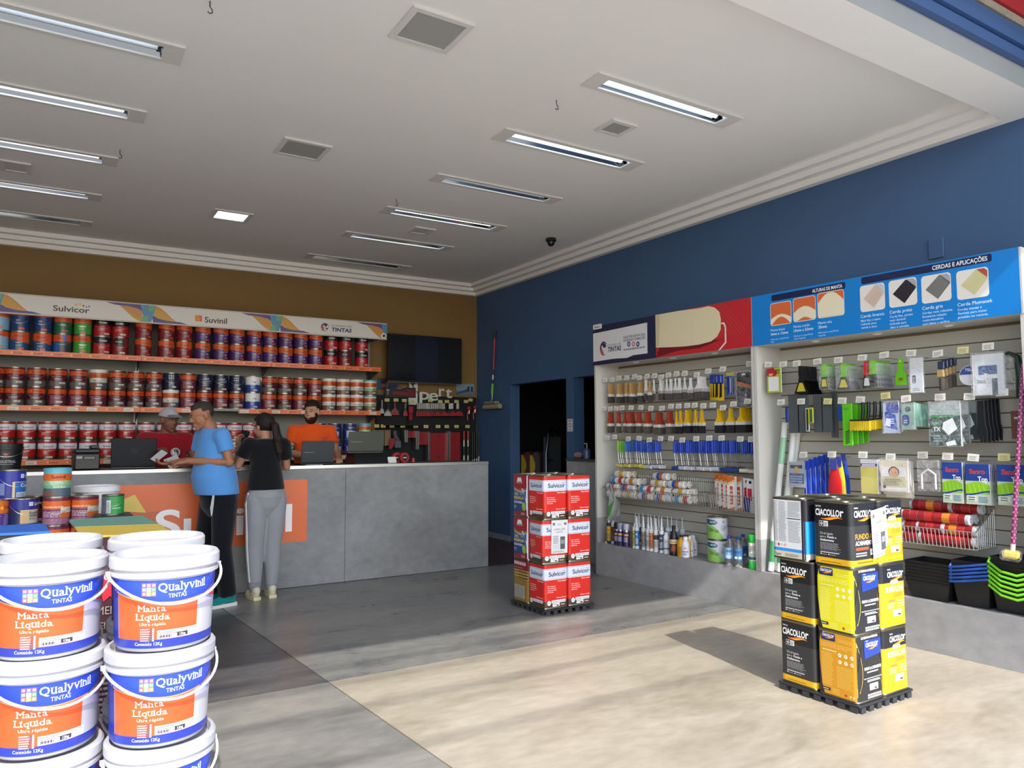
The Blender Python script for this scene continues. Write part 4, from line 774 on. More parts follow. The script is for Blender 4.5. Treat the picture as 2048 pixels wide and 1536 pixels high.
# ================================================================ COUNTER
t = empty('counter', (0, YC, 0)); X0, X1, CT, CDP = -3.6, 4.268, 1.178, .62
G().box(X0, 2.588, 0, .03, .004, CT-.03, '#999999').obj('front_panel', 'counter_concrete', t, ang=0)
G().box(2.592, X1-.014, 0, .03, .004, CT-.03, '#999999').obj('front_panel', 'counter_concrete', t, ang=0)
G().box(X1-.013, X1, 0, CDP, .004, CT-.03, '#b4b6b8').obj('end_panel', 'counter_concrete', t, ang=0)
G().box(X0, X1, .004, CDP, CT-.029, CT, '#3a3b3f').obj('worktop', 'plastic', t, ang=0)
G().box(X0, X1, -.006, .003, CT-.028, CT+.002, '#c6c8ca').obj('edge_strip', 'metal', t, ang=0)
p = P(lambda u, v, L: (u, -.0008-.0004*L, v)); bx0, bx1, bz0, bz1 = .36, 2.197, .44, 1.045
p.rect(bx0, bz0, bx1, bz1, '#d9652f'); p.poly([(.5, .64), (.72, .62), (.98, .5), (.9, .8), (.55, .8)], '#b5562e'); p.poly([(.42, .86), (.66, .96), (.86, .62), (.6, .56)], '#dcc052'); p.poly([(.52, .52), (.84, .52), (.9, .78), (.55, .82)], '#c05a2c')
p.text('Suvinil', .835, .55, .27, '#f1eff2', w=1.215, bold=.02); p.obj('banner', 'print', t, ang=0)
tag(t, 'long grey concrete service counter with a big orange banner', 'counter')
CZ = CT + .0015
# black industrial paint pail
q = at(12, 930, 'y', 7.72); b = G().lathe([(.105, 0), (.118, .19), (.123, .192), (.123, .203), (.119, .205), (.12, .235), (.11, .238)], '#17181b', 32); t = b.obj('paint_pail', 'plastic', None, (q.x, 7.72, CZ), R(4))
f = cyl_map(.1065, .0003, .1185, .19); p = P(f, .02); p.text('INDUSTRIAL', .0, .075, .022, '#a9abb0', 'c', w=.13, bold=.02); p.lines(-.05, .06, .1, .01, 1, '#90949a', .5, 0); p.rect(-.03, .13, .02, .165, '#5a2a2c'); p.lines(-.02, .14, .03, .015, 2, '#c8a0a0'); p.obj('label', 'print', t, ang=60)
G().tube([(.125*math.sin(R(-90+15*i)), -.128*math.cos(R(-90+15*i)), .2-.075*math.cos(R(-90+15*i))) for i in range(13)], .0025, '#b8babc', 6).obj('handle', 'metal', t)
tag(t, 'black pail with grey lettering and wire handle at the counter left', 'pail')
# black printer
t = empty('printer', (.285, 7.78, CZ), R(4)); b = G(); b.rbox(-.1, .1, -.13, .13, 0, .145, '#17191d', .01); b.obj('body', 'plastic', t)
G().rbox(-.1, .1, -.13, .13, .147, .185, '#1e2025', .012).obj('lid', 'plastic', t); b = G(); b.rbox(-.03, .06, -.142, -.1305, .09, .12, '#3a3d44', .004); b.obj('control_panel', 'gloss', t); G().rbox(.03, .095, -.06, .06, .1865, .215, '#15161a', .006).obj('paper_feed', 'plastic', t)
p = P(lambda u, v, L: (u, -.1308-.0003*L, v)); p.rect(-.085, .1, -.04, .12, '#8a8d92'); p.rect(-.08, .02, .08, .05, '#0c0d0f'); p.obj('front_marks', 'print', t, ang=0); tag(t, 'black printer on the counter beside the black laptop', 'printer')
def laptop(loc, rz, w, h, col, lean, label, mark, keyb='#1a1b1f', skew=0):
    t = empty('laptop', loc, rz); G().rbox(-w/2, w/2, -.0, .24, 0, .02, keyb, .005).obj('keyboard_base', 'plastic', t)
    b = P(lambda u, v, L: (u, -.006-.0004*L, v)); b.rbox(-w/2, w/2, -.005, .005, 0, h, col, .004)
    if mark == 'ring': b.disc(0, h*.55, .024, '#3a3d45', 18); b.disc(0, h*.55, .020, col, 18); b.lines(-.014, h*.55-.004, .028, .008, 1, '#3a3d45', .9, 0)
    else: b.rect(-w*.42, h*.47, -w*.12, h*.495, '#85888a')
    k = len(b.v); b.xf(0, M.Translation((0, 0, .022)) @ M.Rotation(lean, 4, 'X')); b.obj('screen_lid', 'plastic', t)
    tag(t, label, 'laptop'); return t
laptop((.66, 7.62, CZ), R(-3), .37, .262, '#0f131b', R(12), 'large black laptop with its lid back towards the shop', 'ring')
laptop((2.36, 7.64, CZ), R(6), .355, .225, '#3c4145', R(8), 'grey laptop open in front of the man in orange', 'bar')
t = empty('laptop_stand', (2.96, 7.72, CZ)); G().slab([(-.2, -.1), (.19, -.1), (.22, .2), (-.22, .2)], 0, .004, '#101114').obj('base', 'plastic', t); b = G(); b.add([(-.2, -.1, .004), (.19, -.1, .004), (-.22, .2, .004), (.22, .2, .004), (-.17, .02, .105), (.18, .02, .105), (-.19, .19, .105), (.19, .19, .105)], [(0, 1, 5, 4), (2, 6, 7, 3), (0, 4, 6, 2), (1, 3, 7, 5), (4, 5, 7, 6)], '#121317'); b.obj('riser', 'plastic', t, ang=0); tag(t, 'black sloping stand under the raised laptop near the counter end', 'stand')
laptop((2.92, 7.745, CZ+.107), R(-2), .40, .215, '#474b45', R(9), 'grey-green laptop raised on a black stand', 'bar', '#2e3134')
# receipt printer and card terminal
t = empty('receipt_printer', (1.985, 7.66, CZ), R(5)); G().rbox(-.085, .085, -.09, .09, 0, .12, '#15171b', .01).obj('body', 'plastic', t); G().rbox(-.075, .075, -.05, .09, .121, .15, '#22252a', .008).obj('cover', 'plastic', t); tag(t, 'black receipt printer on the counter by the grey laptop', 'printer')
t = empty('card_terminal', (2.06, 7.60, CZ+.151), R(5)); G().rbox(-.03, .035, -.035, .03, .001, .05, '#1b1d21', .008).obj('body', 'plastic', t); G().box(-.024, .028, -.0356, -.0351, .016, .04, '#3a4048').obj('screen', 'gloss', t, ang=0); tag(t, 'black card terminal standing on the receipt printer', 'card terminal')
b = G(); [b.tube([(2.2, 7.5, CZ+.003), (2.27, 7.47, CZ+.004), (2.36, 7.46, CZ+.004)], .0035, '#d2d4d6', 6)]; tag(b.obj('cable', 'plastic'), 'thin white cable lying before the grey laptop', 'cable')
def roll(loc, rz, label):
    t = empty('tape_roll', loc, rz); b = G().lathe([(.034, 0), (.055, 0), (.055, .045), (.034, .045)], '#9c1f26', 28, cap=False); b.xf(0, M.Translation((0, 0, .0555)) @ M.Rotation(R(90), 4, 'X') ); b.obj('tape', 'plastic', t)
    b = P(lambda u, v, L: (u, -.046-.0003*L, v+.0555)); b.disc(0, 0, .034, '#1a1a1d', 22); b.lines(-.022, -.006, .044, .014, 1, '#d8d2d4', .8, 0); b.obj('core_print', 'print', t, ang=0); tag(t, label, 'tape'); return t
roll((3.32, 7.66, CZ), R(6), 'red tape roll standing on edge at the front of the counter rolls'); roll((3.26, 7.72, CZ), R(3), 'red tape roll partly hidden behind the front red roll')
t = empty('spray_bottle', (3.47, 7.72, CZ)); G().lathe([(.02, 0), (.022, .03), (.012, .05)], '#a3262c', 14).obj('body', 'plastic', t); b = G().tube([(-.02, 0, .125), (.02, 0, .06), (.05, 0, .0+.012)], .006, '#44474c', 8); b.obj('blade', 'metal', t); tag(t, 'small red and grey tool beside the tape rolls on the counter', 'tool')
b = P(plane_map()); b.rbox(-.05, .05, -.012, .012, 0, .07, '#d8d8d6', .006); b.text('MAX', -.04, .025, .022, '#2a2a2e', w=.07, bold=.03); o = b.obj('putty_bag', 'paper', None, (3.165, 7.58, CZ), R(8)); o.rotation_euler.x = R(-20); tag(o, 'white printed packet leaning at the front edge of the laptop stand', 'packet')

# ================================================================ TELEVISION AND DISPLAY BOARD
tv = empty('television', (4.56, 9.72, 2.57)); TW, TH = 1.165, .675
G().rbox(-TW/2, TW/2, 0, .05, -TH/2, TH/2, '#101114', .006).obj('housing', 'plastic', tv)
p = P(lambda u, v, L: (u, -.0004-.0003*L, v)); p.rect(-TW/2+.012, -TH/2+.02, TW/2-.012, TH/2-.012, '#04060c'); p.rect(-.165, -TH/2+.02, .19, TH/2-.012, '#0e1530'); p.obj('screen', 'gloss', tv, ang=0)
G().box(-TW/2, TW/2, -.001, .02, -TH/2-.008, -TH/2-.0005, '#8d9095').obj('bottom_trim', 'metal', tv, ang=0); G().box(-.15, .15, .051, .19, -.15, .15, '#1b1b1d').obj('wall_mount', 'metal', tv, ang=0)
tag(tv, 'large flat television on the ochre wall, screen dark with a navy stripe', 'television')
BY = YB - .07
t = empty('display_board', (3.9, BY, 0)); G().box(-.02, 1.575, 0, .03, .6, 2.05, '#14161b').obj('board', 'matte', t, ang=0)
G().box(.0, .55, -.001, -.28, 1.62, 1.635, '#101216').obj('tool_shelf', 'matte', t, ang=0)
tag(t, 'black tool display board on the back wall under the television', 'display')
# raised letters
lt = empty('letter_sign', (4.28, BY-.012, 2.0)); b = G()
def letter(ch, x, z, h, w):
    vs, fs, tw = glyphs(ch, .015, 6); k = .125/.546 if ch != 't' else .125/.546; q = w/(tw*k); n = len(vs); g2 = G(); E = {}
    for f in fs:
        for a, b in zip(f, f[1:] + f[:1]): E[(a, b)] = 1
    side = [(a, b) for a, b in E if (b, a) not in E]; pt = [(x + p[0]*k*q, z + p[1]*k) for p in vs]
    g2.add([(p[0], -.009, p[1]) for p in pt] + [(p[0], .009, p[1]) for p in pt], fs + [tuple(i + n for i in f[::-1]) for f in fs] + [(b, a, a+n, b+n) for a, b in side], '#cfd0cc'); g2.obj('letter', 'matte', lt, ang=0)
for ch, xa, xb, zb, h in (('e', 798, 814, 782, 22), ('p', 838, 858, 796, 0), ('e', 857, 875, 800, 0), ('r', 876.5, 888, 794, 0), ('t', 890, 903, 796, 0)):
    a = at(xa, zb, 'y', BY); c = at(xb, zb, 'y', BY); letter(ch, a.x-4.28, {'p': 2.0, 'e': 1.99, 'r': 2.055, 't': 2.035}[ch]-2.0 + (.07 if xa < 800 else 0), .125, c.x-a.x)
a = at(816, 803, 'y', BY); c = at(834, 803, 'y', BY); x0, x1 = a.x-4.28, c.x-4.28; w_ = x1-x0
g2 = G(); g2.prism([(x0, -.08), (x1, -.08), (x1, .08), ((x0+x1)/2, .17), (x0, .08)], -.009, .009, '#cfd0cc'); g2.obj('letter', 'matte', lt, ang=0)
g2 = G(); g2.prism([(x0+.01, .11), (x0+.01, .25), (x0+.065, .17)], -.009, .009, '#cfd0cc').prism([(x1-.065, .2), (x1, .25), (x1, .12), (x1-.02, .11)], -.009, .009, '#cfd0cc'); g2.obj('letter', 'matte', lt, ang=0)
tag(lt, 'white raised lettering sign on top of the black tool board', 'sign')
def poster(x0, x1, z0, z1, fn, label):
    p = P(lambda u, v, L: (u, -.0012-.0003*L, v)); p.box(x0, x1, 0, .004, z0, z1, '#555555'); fn(p, x0, x1, z0, z1); tag(p.obj('poster', 'paper', None, (0, YB-.006, 0), ang=0), label, 'poster')
a, c = at(912, 767, 'y', YB), at(950, 790, 'y', YB)
poster(a.x, min(c.x, 5.47), c.z, a.z, lambda p, x0, x1, z0, z1: (p.rect(x0, z0, x1, z1, '#7f95ad'), p.rect(x0, z0, x1, z0+(z1-z0)*.35, '#5c7c94'), p.poly([(x0, z0+.02), (x0+.2, z0+.09), (x0+.2, z0+.05), (x0, z0)], '#33506e'), [p.rect(x0+u, z0+.05, x0+u+.035, z1-.04, '#22303f') for u in (.19, .25)]), 'bluish photo poster with standing figures right of the white letters')
a, c = at(755, 756, 'y', YB), at(773, 780, 'y', YB)
poster(a.x, c.x, c.z, a.z, lambda p, x0, x1, z0, z1: (p.rect(x0, z0, x1, z1, '#4a3a44'), p.rect(x0, z0, x0+.04, z1, '#2f5a80'), p.disc((x0+x1)/2+.01, z0+.07, .035, '#6a4a40', 12, .045), p.poly([(x0+.05, z0+.09), (x1-.01, z0+.09), (x1-.02, z0+.125), (x0+.06, z0+.125)], '#20181a')), 'small dark portrait poster beside the shelf end below the television')
p = P(plane_map()); p.box(-.235, .235, 0, .02, 0, .145, '#26262b'); p.fn = lambda u, v, L: (u, -.0006-.0003*L, v); p.rrect(-.12, .035, .1, .085, .02, '#7d2026'); p.rect(.1, .02, .22, .12, '#6d1c22'); p.text('T', -.22, .04, .07, '#c8c8ca'); p.rect(-.06, .125, .02, .137, '#a07a7c')
a = at(766, 797, 'y', BY-.03); tag(p.obj('tool_box_poster', 'print', None, (a.x+.235+.03, BY-.03, a.z+.02), ang=0), 'dark packaged red tool hung left of the white letters', 'package')
a = at(781, 771, 'y', YB); tag(G().rbox(0, .15, -.02, 0, -.02, .02, '#1c3680', .005).obj('blue_plaque', 'plastic', None, (a.x-.04, YB-.002, a.z)), 'small dark blue plaque under the television corner', 'plaque')

# ---- tools hung on the board
def hook_tool(name, fn, px, py, y, label, cat, grp=None, rz=0):
    q = at(px, py, 'y', y); t = empty(name, (q.x, y, q.z), rz); fn(t); tag(t, label, cat, grp); return t
def scraper(col, hcol, w, sz=1., hl=.09):
    def f(t):
        G().rbox(-.011, .011, -.006, .006, -hl, 0, hcol, .004).obj('handle', 'metal' if hcol == '#d8d8d8' else 'plastic', t)
        G().prism([(-.009, -hl-.001), (.009, -hl-.001), (w*.42, -hl-.045), (w*.5, -hl-.1), (-w*.5, -hl-.1), (-w*.42, -hl-.045)], -.001, .001, '#77797c').obj('blade', 'metal', t, ang=0)
        G().prism([(-.006, -hl-.03), (.006, -hl-.03), (w*.4, -hl-.066), (w*.45, -hl-.095), (-w*.45, -hl-.095), (-w*.4, -hl-.066)], -.0022, -.0012, col).obj('blade_sticker', 'print', t, ang=0)
    return f
protos = {}
def hang_set(key, name, fn, px, py, n, y0, dx, dy, label, cat, grp):
    for i in range(n):
        q = at(px, py, 'y', y0); loc = (q.x + dx*i, y0 + dy*i, q.z); lb = '%s, %s of %s from the %s' % (label, ORD[i], 'zero one two three four five six seven eight nine ten eleven twelve thirteen fourteen fifteen'.split()[n], 'front') if n > 1 else label
        if key in protos: copy_tree(protos[key], loc, 0, lb); 
        else: t = empty(name, loc); fn(t); tag(t, lb, cat, grp); protos[key] = t
for px, w_, n, nm in ((856, .055, 6, 'narrowest'), (875.5, .085, 6, 'second'), (889, .11, 4, 'middle'), (906, .14, 3, 'fourth'), (917.5, .16, 2, 'widest')):
    hang_set('sc%d' % px, 'scraper', scraper('#a9232b', '#d8d8d8', w_), px, 806, n, BY-.16, -.024 if n > 3 else -.02, .018, 'silver scraper with red blade, %s peg' % nm, 'scraper', 'red scrapers on the board')
hook_tool('scraper', scraper('#b8b8b8', '#9a9a9a', .07), 764, 800, BY-.1, 'grey narrow scraper at the left of the board', 'scraper'); hook_tool('scraper', scraper('#c0b8b8', '#2a2a2c', .12), 776, 805, BY-.1, 'pale wide scraper with a dark handle on the board', 'scraper'); hook_tool('scraper', scraper('#a9232b', '#a9232b', .13), 790, 803, BY-.1, 'wide scraper with a red handle and red blade', 'scraper'); hook_tool('scraper', scraper('#b0383e', '#77797c', .07), 811, 805, BY-.1, 'small grey-handled scraper below the white letter', 'scraper')
def cutter(t):
    G().rbox(-.03, .03, -.02, .02, -.1, 0, '#a3222a', .008).obj('card', 'print', t); G().rbox(-.026, .03, -.018, .018, -.2, -.104, '#8c1c24', .008).obj('card', 'print', t); G().rbox(-.02, .006, -.012, .012, -.27, -.204, '#1c1c20', .006).obj('handle', 'plastic', t)
hook_tool('utility_knife', cutter, 821, 813, BY-.1, 'red carded utility knives hanging under the white letter', 'knife')
def plier(t):
    G().ell((0, 0, -.02), (.03, .02, .03), '#a3222a').obj('head', 'plastic', t); G().tube([(-.01, 0, -.05), (-.03, 0, -.12), (-.025, 0, -.2)], .011, '#93202a', 8).obj('grip', 'plastic', t); G().tube([(.005, 0, -.05), (.0, 0, -.1)], .006, '#c8c8c8', 8).obj('neck', 'metal', t)
hook_tool('pliers', plier, 950, 812, BY-.08, 'red gripped tool hanging at the right end of the board', 'pliers'); hook_tool('pliers', plier, 938, 814, BY-.06, 'darker red gripped tool second from the board right end', 'pliers')
def floatx(w, h, red_h, off=.0, strips=2):
    def f(t):
        for i in range(strips): G().rbox(-.03+.018*i, -.016+.018*i, -.09, .02, -h, 0, '#a9abae' if i % 2 else '#cfd0d2', .002).obj('blade', 'metal', t)
        G().rbox(.01, .01+w, -.05, .02, -red_h-off, -off-.012, '#8f1d25', .004).obj('backing', 'plastic', t); G().box(.01+w*.48, .01+w*.5, -.0508, -.0502, -red_h-off+.004, -off-.016, '#5f1218').obj('seam', 'plastic', t, ang=0)
    return f
for px, py, w_, h_, rh, n, lb in ((808, 860, .16, .17, .11, 3, 'short red-backed finishing blade, left of the red blades'), (830.5, 862, .15, .26, .2, 3, 'medium red-backed finishing blade'), (855, 864, .29, .48, .48, 2, 'longest red finishing blade in the middle'), (893, 863, .19, .48, .48, 3, 'long red finishing blade nearest the red poles')):
    hook_tool('finishing_blade', floatx(w_, h_, rh, .0, n), px, py, BY-.09, lb, 'finishing blade', 'red finishing blades')
for i, px in enumerate((928, 936)):
    def pole(t):
        G().tube([(0, 0, 0), (0, 0, -.135)], .019, '#93202a', 12).obj('grip', 'plastic', t); b = G(); b.tube([(0, 0, -.136), (0, 0, -.23)], .011, '#d5d5d5', 10).tube([(0, 0, -.231), (0, 0, -.36)], .011, '#26262a', 10).tube([(0, 0, -.361), (0, 0, -.46)], .011, '#d5d5d5', 10); b.obj('pole', 'plastic', t)
    hook_tool('extension_pole', pole, px, 862, BY-.07, 'extension pole with red grip, %s of the two' % ('left' if i == 0 else 'right'), 'pole', 'red gripped poles')
for i, px in enumerate((945, 949, 953.5, 957.5)):
    def rod(t):
        G().tube([(0, 0, 0), (0, 0, -.4+.012*i)], .008, '#0e0f12', 8).obj('rod', 'plastic', t); G().tube([(0, 0, -.401+.012*i), (0, 0, -.48)], .009, '#cfd2d6', 8).obj('tip', 'plastic', t)
    hook_tool('black_rod', rod, px, 866 if i < 3 else 864, BY-.06, 'black rod with a white tip, %s from the left' % ORD[i], 'rod', 'black rods on the board')
def gun(t):
    b = G(); b.tube([(0, 0, 0), (.01, 0, -.07), (.05, 0, -.13)], [.022, .028, .03], '#4d5661', 10); b.obj('handle', 'plastic', t); G().rbox(.0, .1, -.02, .02, -.24, -.13, '#566069', .012).obj('body', 'plastic', t); G().prism([(-.07, -.11), (.0, -.1), (.0, -.17), (-.05, -.25), (-.09, -.25)], -.02, -.004, '#9c2129').obj('tag_card', 'print', t, ang=0)
hook_tool('caulking_tool', gun, 789, 862, BY-.12, 'grey caulking tool with a red card behind the raised laptop', 'tool')
for i, px in enumerate((749, 762, 775)):
    hook_tool('wooden_float', lambda t: (G().rbox(-.045, .045, -.012, .0, -.22, 0, '#8a7452', .004).obj('board', 'matte', t), G().ell((.03, -.014, -.025), (.008, .004, .008), '#5a4a30', 8, 6).obj('hole_plug', 'matte', t)), px, 860, BY-.1+.02*i, 'wooden float hanging behind the raised laptop, %s from the left' % ORD[i], 'float', 'wooden floats')
def ptag(px, py, y, col='#c9c47a', w=.07, h=.042):
    q = at(px, py, 'y', y); p = P(lambda u, v, L: (u, -.0016-.0003*L, v)); p.rbox(-w/2, w/2, -.0015, 0, -h/2, h/2, col, .0005); p.lines(-w*.3, -h*.2, w*.6, h*.45, 2, '#8a8654', .5, .1); return p.obj('price_tag', 'paper', None, q, ang=0)
row1 = (774, 792, 808.5, 825, 861, 880.5, 894, 913, 932, 941); row2 = (753.5, 766.5, 784, 805.5, 831.5, 852, 876, 893.5, 913, 935)
for i, px in enumerate(row1): tag(ptag(px, (800, 800, 801, 803, 801, 803, 803, 803, 803, 800)[i], BY-.2), 'yellow price tag on the board, %s from the left in the upper row' % ORD[i], 'price tag', 'yellow tags on the tool board')
for i, px in enumerate(row2): tag(ptag(px, (852, 852, 852, 852, 852.5, 853, 853, 853, 853, 853)[i], BY-.2), 'yellow price tag on the board, %s from the left in the lower row' % ORD[i], 'price tag', 'yellow tags on the tool board')
# ================================================================ RIGHT WALL DISPLAY BAYS
BO = V((5.0, 6.39, 0)); BSD = V((.17, -4.2, 0)).normalized(); BTD = V((4.2, .17, 0)).normalized(); BANG = math.atan2(BSD.y, BSD.x)
BMAT = M.Translation(BO) @ M.Rotation(BANG, 4, 'Z')
def bay(px, py, t=0.):
    p = at_plane(px, py, BO + BTD*t, BTD) - BO; return V((p.dot(BSD), t, p.z))
def W3(s, t, z): return BO + BSD*s + BTD*t + V((0, 0, z))
z5 = lambda u, v: (1180+.17578*u, 580+.17578*v); z6 = lambda u, v: (1180+.19531*u, 850+.19531*v)
z7 = lambda u, v: (1500+.26758*u, 490+.26758*v); z8 = lambda u, v: (1500+.26758*u, 880+.26758*v)
PZ = .337; BD = .335
SE = bay(2043, 497).x; SM = bay(1512, 900).x; ZT, ZL = (bay(1188, 652).z + bay(2043, 497).z)/2, (bay(1190, 728).z + bay(2046, 633).z)/2
root = empty('display_plinth', BO, BANG); pc = G().box(-.004, SE+.2, -.0, BD-.002, .001, PZ-.001, '#8a8a8a').obj('base', 'plinth_concrete', root, ang=0)
tag(root, 'low grey concrete plinth along the blue wall under both display bays', 'plinth')
def bay_frame(s0, s1, label, far):
    t = empty('display_bay', W3(s0, 0, PZ), BANG); W = s1 - s0; h = ZL - PZ; wc = '#dcdad4'
    for i, (a, b) in enumerate(((.0, .026), (W-.026, W))):
        G().box(a, b, .0, BD, .26, ZT-PZ, wc).obj('side_panel', 'bay_white', t, ang=0); G().box(a-.0, b, -.002, BD, .0005, .259, '#8a8a8a').obj('side_foot', 'plinth_concrete', t, ang=0)
    G().box(.027, W-.027, BD-.008, BD, .0005, ZT-PZ-.02, '#7a6b50').obj('back_board', 'matte', t, ang=0)
    n = 18; p = .0985; z = .002; sl = None
    for i in range(n+1):
        z1 = z + p - .009 if i < n else h - .03
        if sl is None: sl = G().box(.027, W-.027, BD-.02, BD-.0085, 0, p-.009, '#d4d1c8').mesh('slat', 'slat_white', 0)
        if i < n: meshobj('slat', sl, t, (0, 0, z))
        else: G().box(.027, W-.027, BD-.02, BD-.0085, z, h-.022, '#d4d1c8').obj('slat', 'slat_white', t, ang=0)
        z += p
    G().box(.027, W-.027, .006, BD-.0205, h, h+.018, wc).obj('canopy_board', 'bay_white', t, ang=0)
    for q in (.25, .5, .75):
        G().lathe([(.035, 0), (.035, -.006), (.026, -.008), (.024, -.002), (0, -.002)], '#e4e2da', 18, (W*q, .12, h-.0005), cap=False).obj('spot_ring', 'plastic', t)
    G().box(.0, W, -.014, -.003, h+.001, ZT-PZ, '#cfcdc8').obj('header_board', 'bay_white', t, ang=0)
    tag(t, label, 'display'); return t
b1 = bay_frame(0., SM-.002, 'slatted white display bay with red and navy header, full of brushes', True)
b2 = bay_frame(SM+.002, SE, 'slatted white display bay with bright blue header, full of tools', False)
# --- header prints, drawn on their boards
def hdr(parent, s0, zf):
    p = P(lambda u, v, L: (u - s0, -.0146-.0003*L, v - PZ)); q = lambda u, v: tuple(bay(*zf(u, v), -.015).xz) if 0 else (lambda b: (b.x, b.z))(bay(*zf(u, v), -.015)); return p, q
p, q = hdr(b1, 0., z5); sA, sB = .0, SM-.002; sx = lambda u, v=400: q(u, v)[0]
xm = sx(748, 500)
p.rect(sA, ZL, xm, ZT, '#1a2344', 1); p.rect(xm, ZL, sB, ZT, '#c0262f', 1); p.lay = 1
for i in range(12): a = xm+.45+.035*i; p.poly([(a, ZT), (a+.004, ZT), (a+.26, ZL+.12), (a+.256, ZL+.12)], '#d2555a', 2)
p.poly([q(770, 700), q(800, 650), q(1500, 560), q(1250, 660), q(1000, 690), (xm, ZL+.005)], '#701620', 3)
p.lay = 3
pts = [q(*c) for c in ((752, 285), (860, 265), (1000, 240), (1150, 220), (1260, 205), (1350, 183), (1420, 200), (1475, 250), (1492, 330), (1490, 450), (1450, 530), (1380, 585), (1250, 620), (1100, 640), (950, 650), (755, 655))]; pts[0] = (xm+.002, pts[0][1]); pts[-1] = (xm+.002, pts[-1][1]); p.poly(pts, '#e2d6b4'); p.poly([(xm+.002, pts[0][1]-.01), q(795, 285), q(790, 640), (xm+.002, pts[-1][1])], '#cfc09c')
w1 = [q(1495, 370), q(1530, 368), q(1552, 420), q(1555, 600), q(1490, 678)]; w2 = [q(1495, 390), q(1520, 388), q(1535, 425), q(1538, 592), q(1460, 690)]; p.strip(w1, w2, '#e2d9d6')
a, b_, c, d_ = q(50, 495), q(650, 370), q(655, 720), q(60, 815); p.poly([(sA+.004, a[1]), (b_[0], b_[1]), (c[0], c[1]), (c[0]-.2, c[1]+.0), (c[0]-.3, c[1]-.02), (c[0]-.5, c[1]-.01), (sA+.004, d_[1])], '#dcdce0')
p.rrect(sA+.004, q(60, 450)[1], q(135, 440)[0], q(60, 395)[1], .01, '#dcdce0'); p.text('Atlas', sA+.02, q(60, 440)[1]+.006, .018, '#222222', w=.09, bold=.02)
a = q(155, 665); p.disc(a[0], a[1], .06, '#28306a', 16, .075); p.disc(a[0]+.012, a[1]-.005, .048, '#dcdce0', 14, .062); p.poly([(a[0]-.03, a[1]+.055), (a[0]+.035, a[1]+.05), (a[0]+.04, a[1]+.01), (a[0], a[1]+.005)], '#28306a'); p.poly([(a[0]-.058, a[1]-.02), (a[0]-.02, a[1]-.08), (a[0]+.005, a[1]-.055), (a[0]-.03, a[1]+.005)], '#cf4a30')
a = q(200, 640); b_ = q(352, 640); p.text('AO MUNDO DAS', a[0], q(200, 645)[1], .024, '#4a4e66', w=b_[0]-a[0]); p.text('TINTAS', a[0], q(200, 705)[1], .05, '#232a55', w=b_[0]-a[0], bold=.03, sh=.1)
a = q(380, 560); b_ = q(625, 530); w_ = b_[0]-a[0]; p.text('FIQUE POR DENTRO DAS', a[0], q(380, 555)[1], .026, '#3a3f63', w=w_, bold=.015, sh=.12); p.text('NOVIDADES E PROMO\u00c7\u00d5ES', a[0], q(380, 592)[1], .026, '#3a3f63', w=w_, bold=.015, sh=.12)
for u, c_ in ((442, '#4a58a0'), (495, '#cf7a80'), (545, '#3a4468')): p.disc(*q(u, 615), .024, c_, 14, .028); p.disc(*q(u, 615), .010, '#dcdce0', 8)
p.text('aomundodastintas.com.br', a[0], q(380, 690)[1], .022, '#232a55', w=w_, bold=.02, sh=.12); p.obj('header_print', 'print', b1, ang=0)
p, q = hdr(b2, SM+.002, z7); sA, sB = SM+.004, SE-.012
p.rect(sA, ZL, sB, ZT, '#0a7fd2', 1); p.lay = 1
def zr(u0, v0, u1, v1): a, b = q(u0, v0), q(u1, v1); return a[0], min(a[1], b[1]), b[0], max(a[1], b[1])
a = q(160, 400); b_ = q(712, 290); h_ = .052; p.rrect(a[0], a[1]-h_/2, b_[0], a[1]+h_/2, .012, '#16204a'); c = q(465, 340); d_ = q(690, 305); p.text('ALTURAS DE MANTA', c[0], a[1]-.013, .027, '#eef2fa', w=d_[0]-c[0], bold=.02)
a = q(832, 270); b_ = q(1808, 120); mid = a[1]; p.rrect(a[0], mid-h_/2, b_[0], mid+h_/2, .012, '#16204a'); c = q(1362, 185); d_ = q(1775, 130); p.text('CERDAS E APLICA\u00c7\u00d5ES', c[0], mid-.014, .03, '#eef2fa', w=d_[0]-c[0], bold=.02)
def tile(c0, c1, fn):
    (u0, v0), (u1, v1) = c0, c1; a = q(u0, v0); b = q(u1, v1); x0, x1 = a[0], b[0]; zt = (a[1]); zb = b[1]; p.rrect(x0, zb, x1, zt, .022, '#e6e2dc'); fn(x0+.004, zb+.005, x1-.004, zt-.005); return x0
def arch(k):
    def f(x0, z0, x1, z1):
        p.rrect(x0, z0, x1, z1, .02, '#d86a3a'); W, H = x1-x0, z1-z0; n = 11; X = [x0+W*i/(n-1) for i in range(n)]; f1 = lambda i, a, b: z0+H*(a+b*math.sin(math.pi*i/(n-1)))
        t, bo, w = ((.38, .3, .3), (.5, .5, .35), (.8, .62, .15))[k]; top = [(X[i], min(z1-.004, f1(i, t*.75, t*.5))) for i in range(n)]; bot = [(X[i], max(z0+.002, f1(i, -.05-.1*k, .4-.1*k))) for i in range(n)]; p.strip(top, bot, '#e9e0c4')
    return f
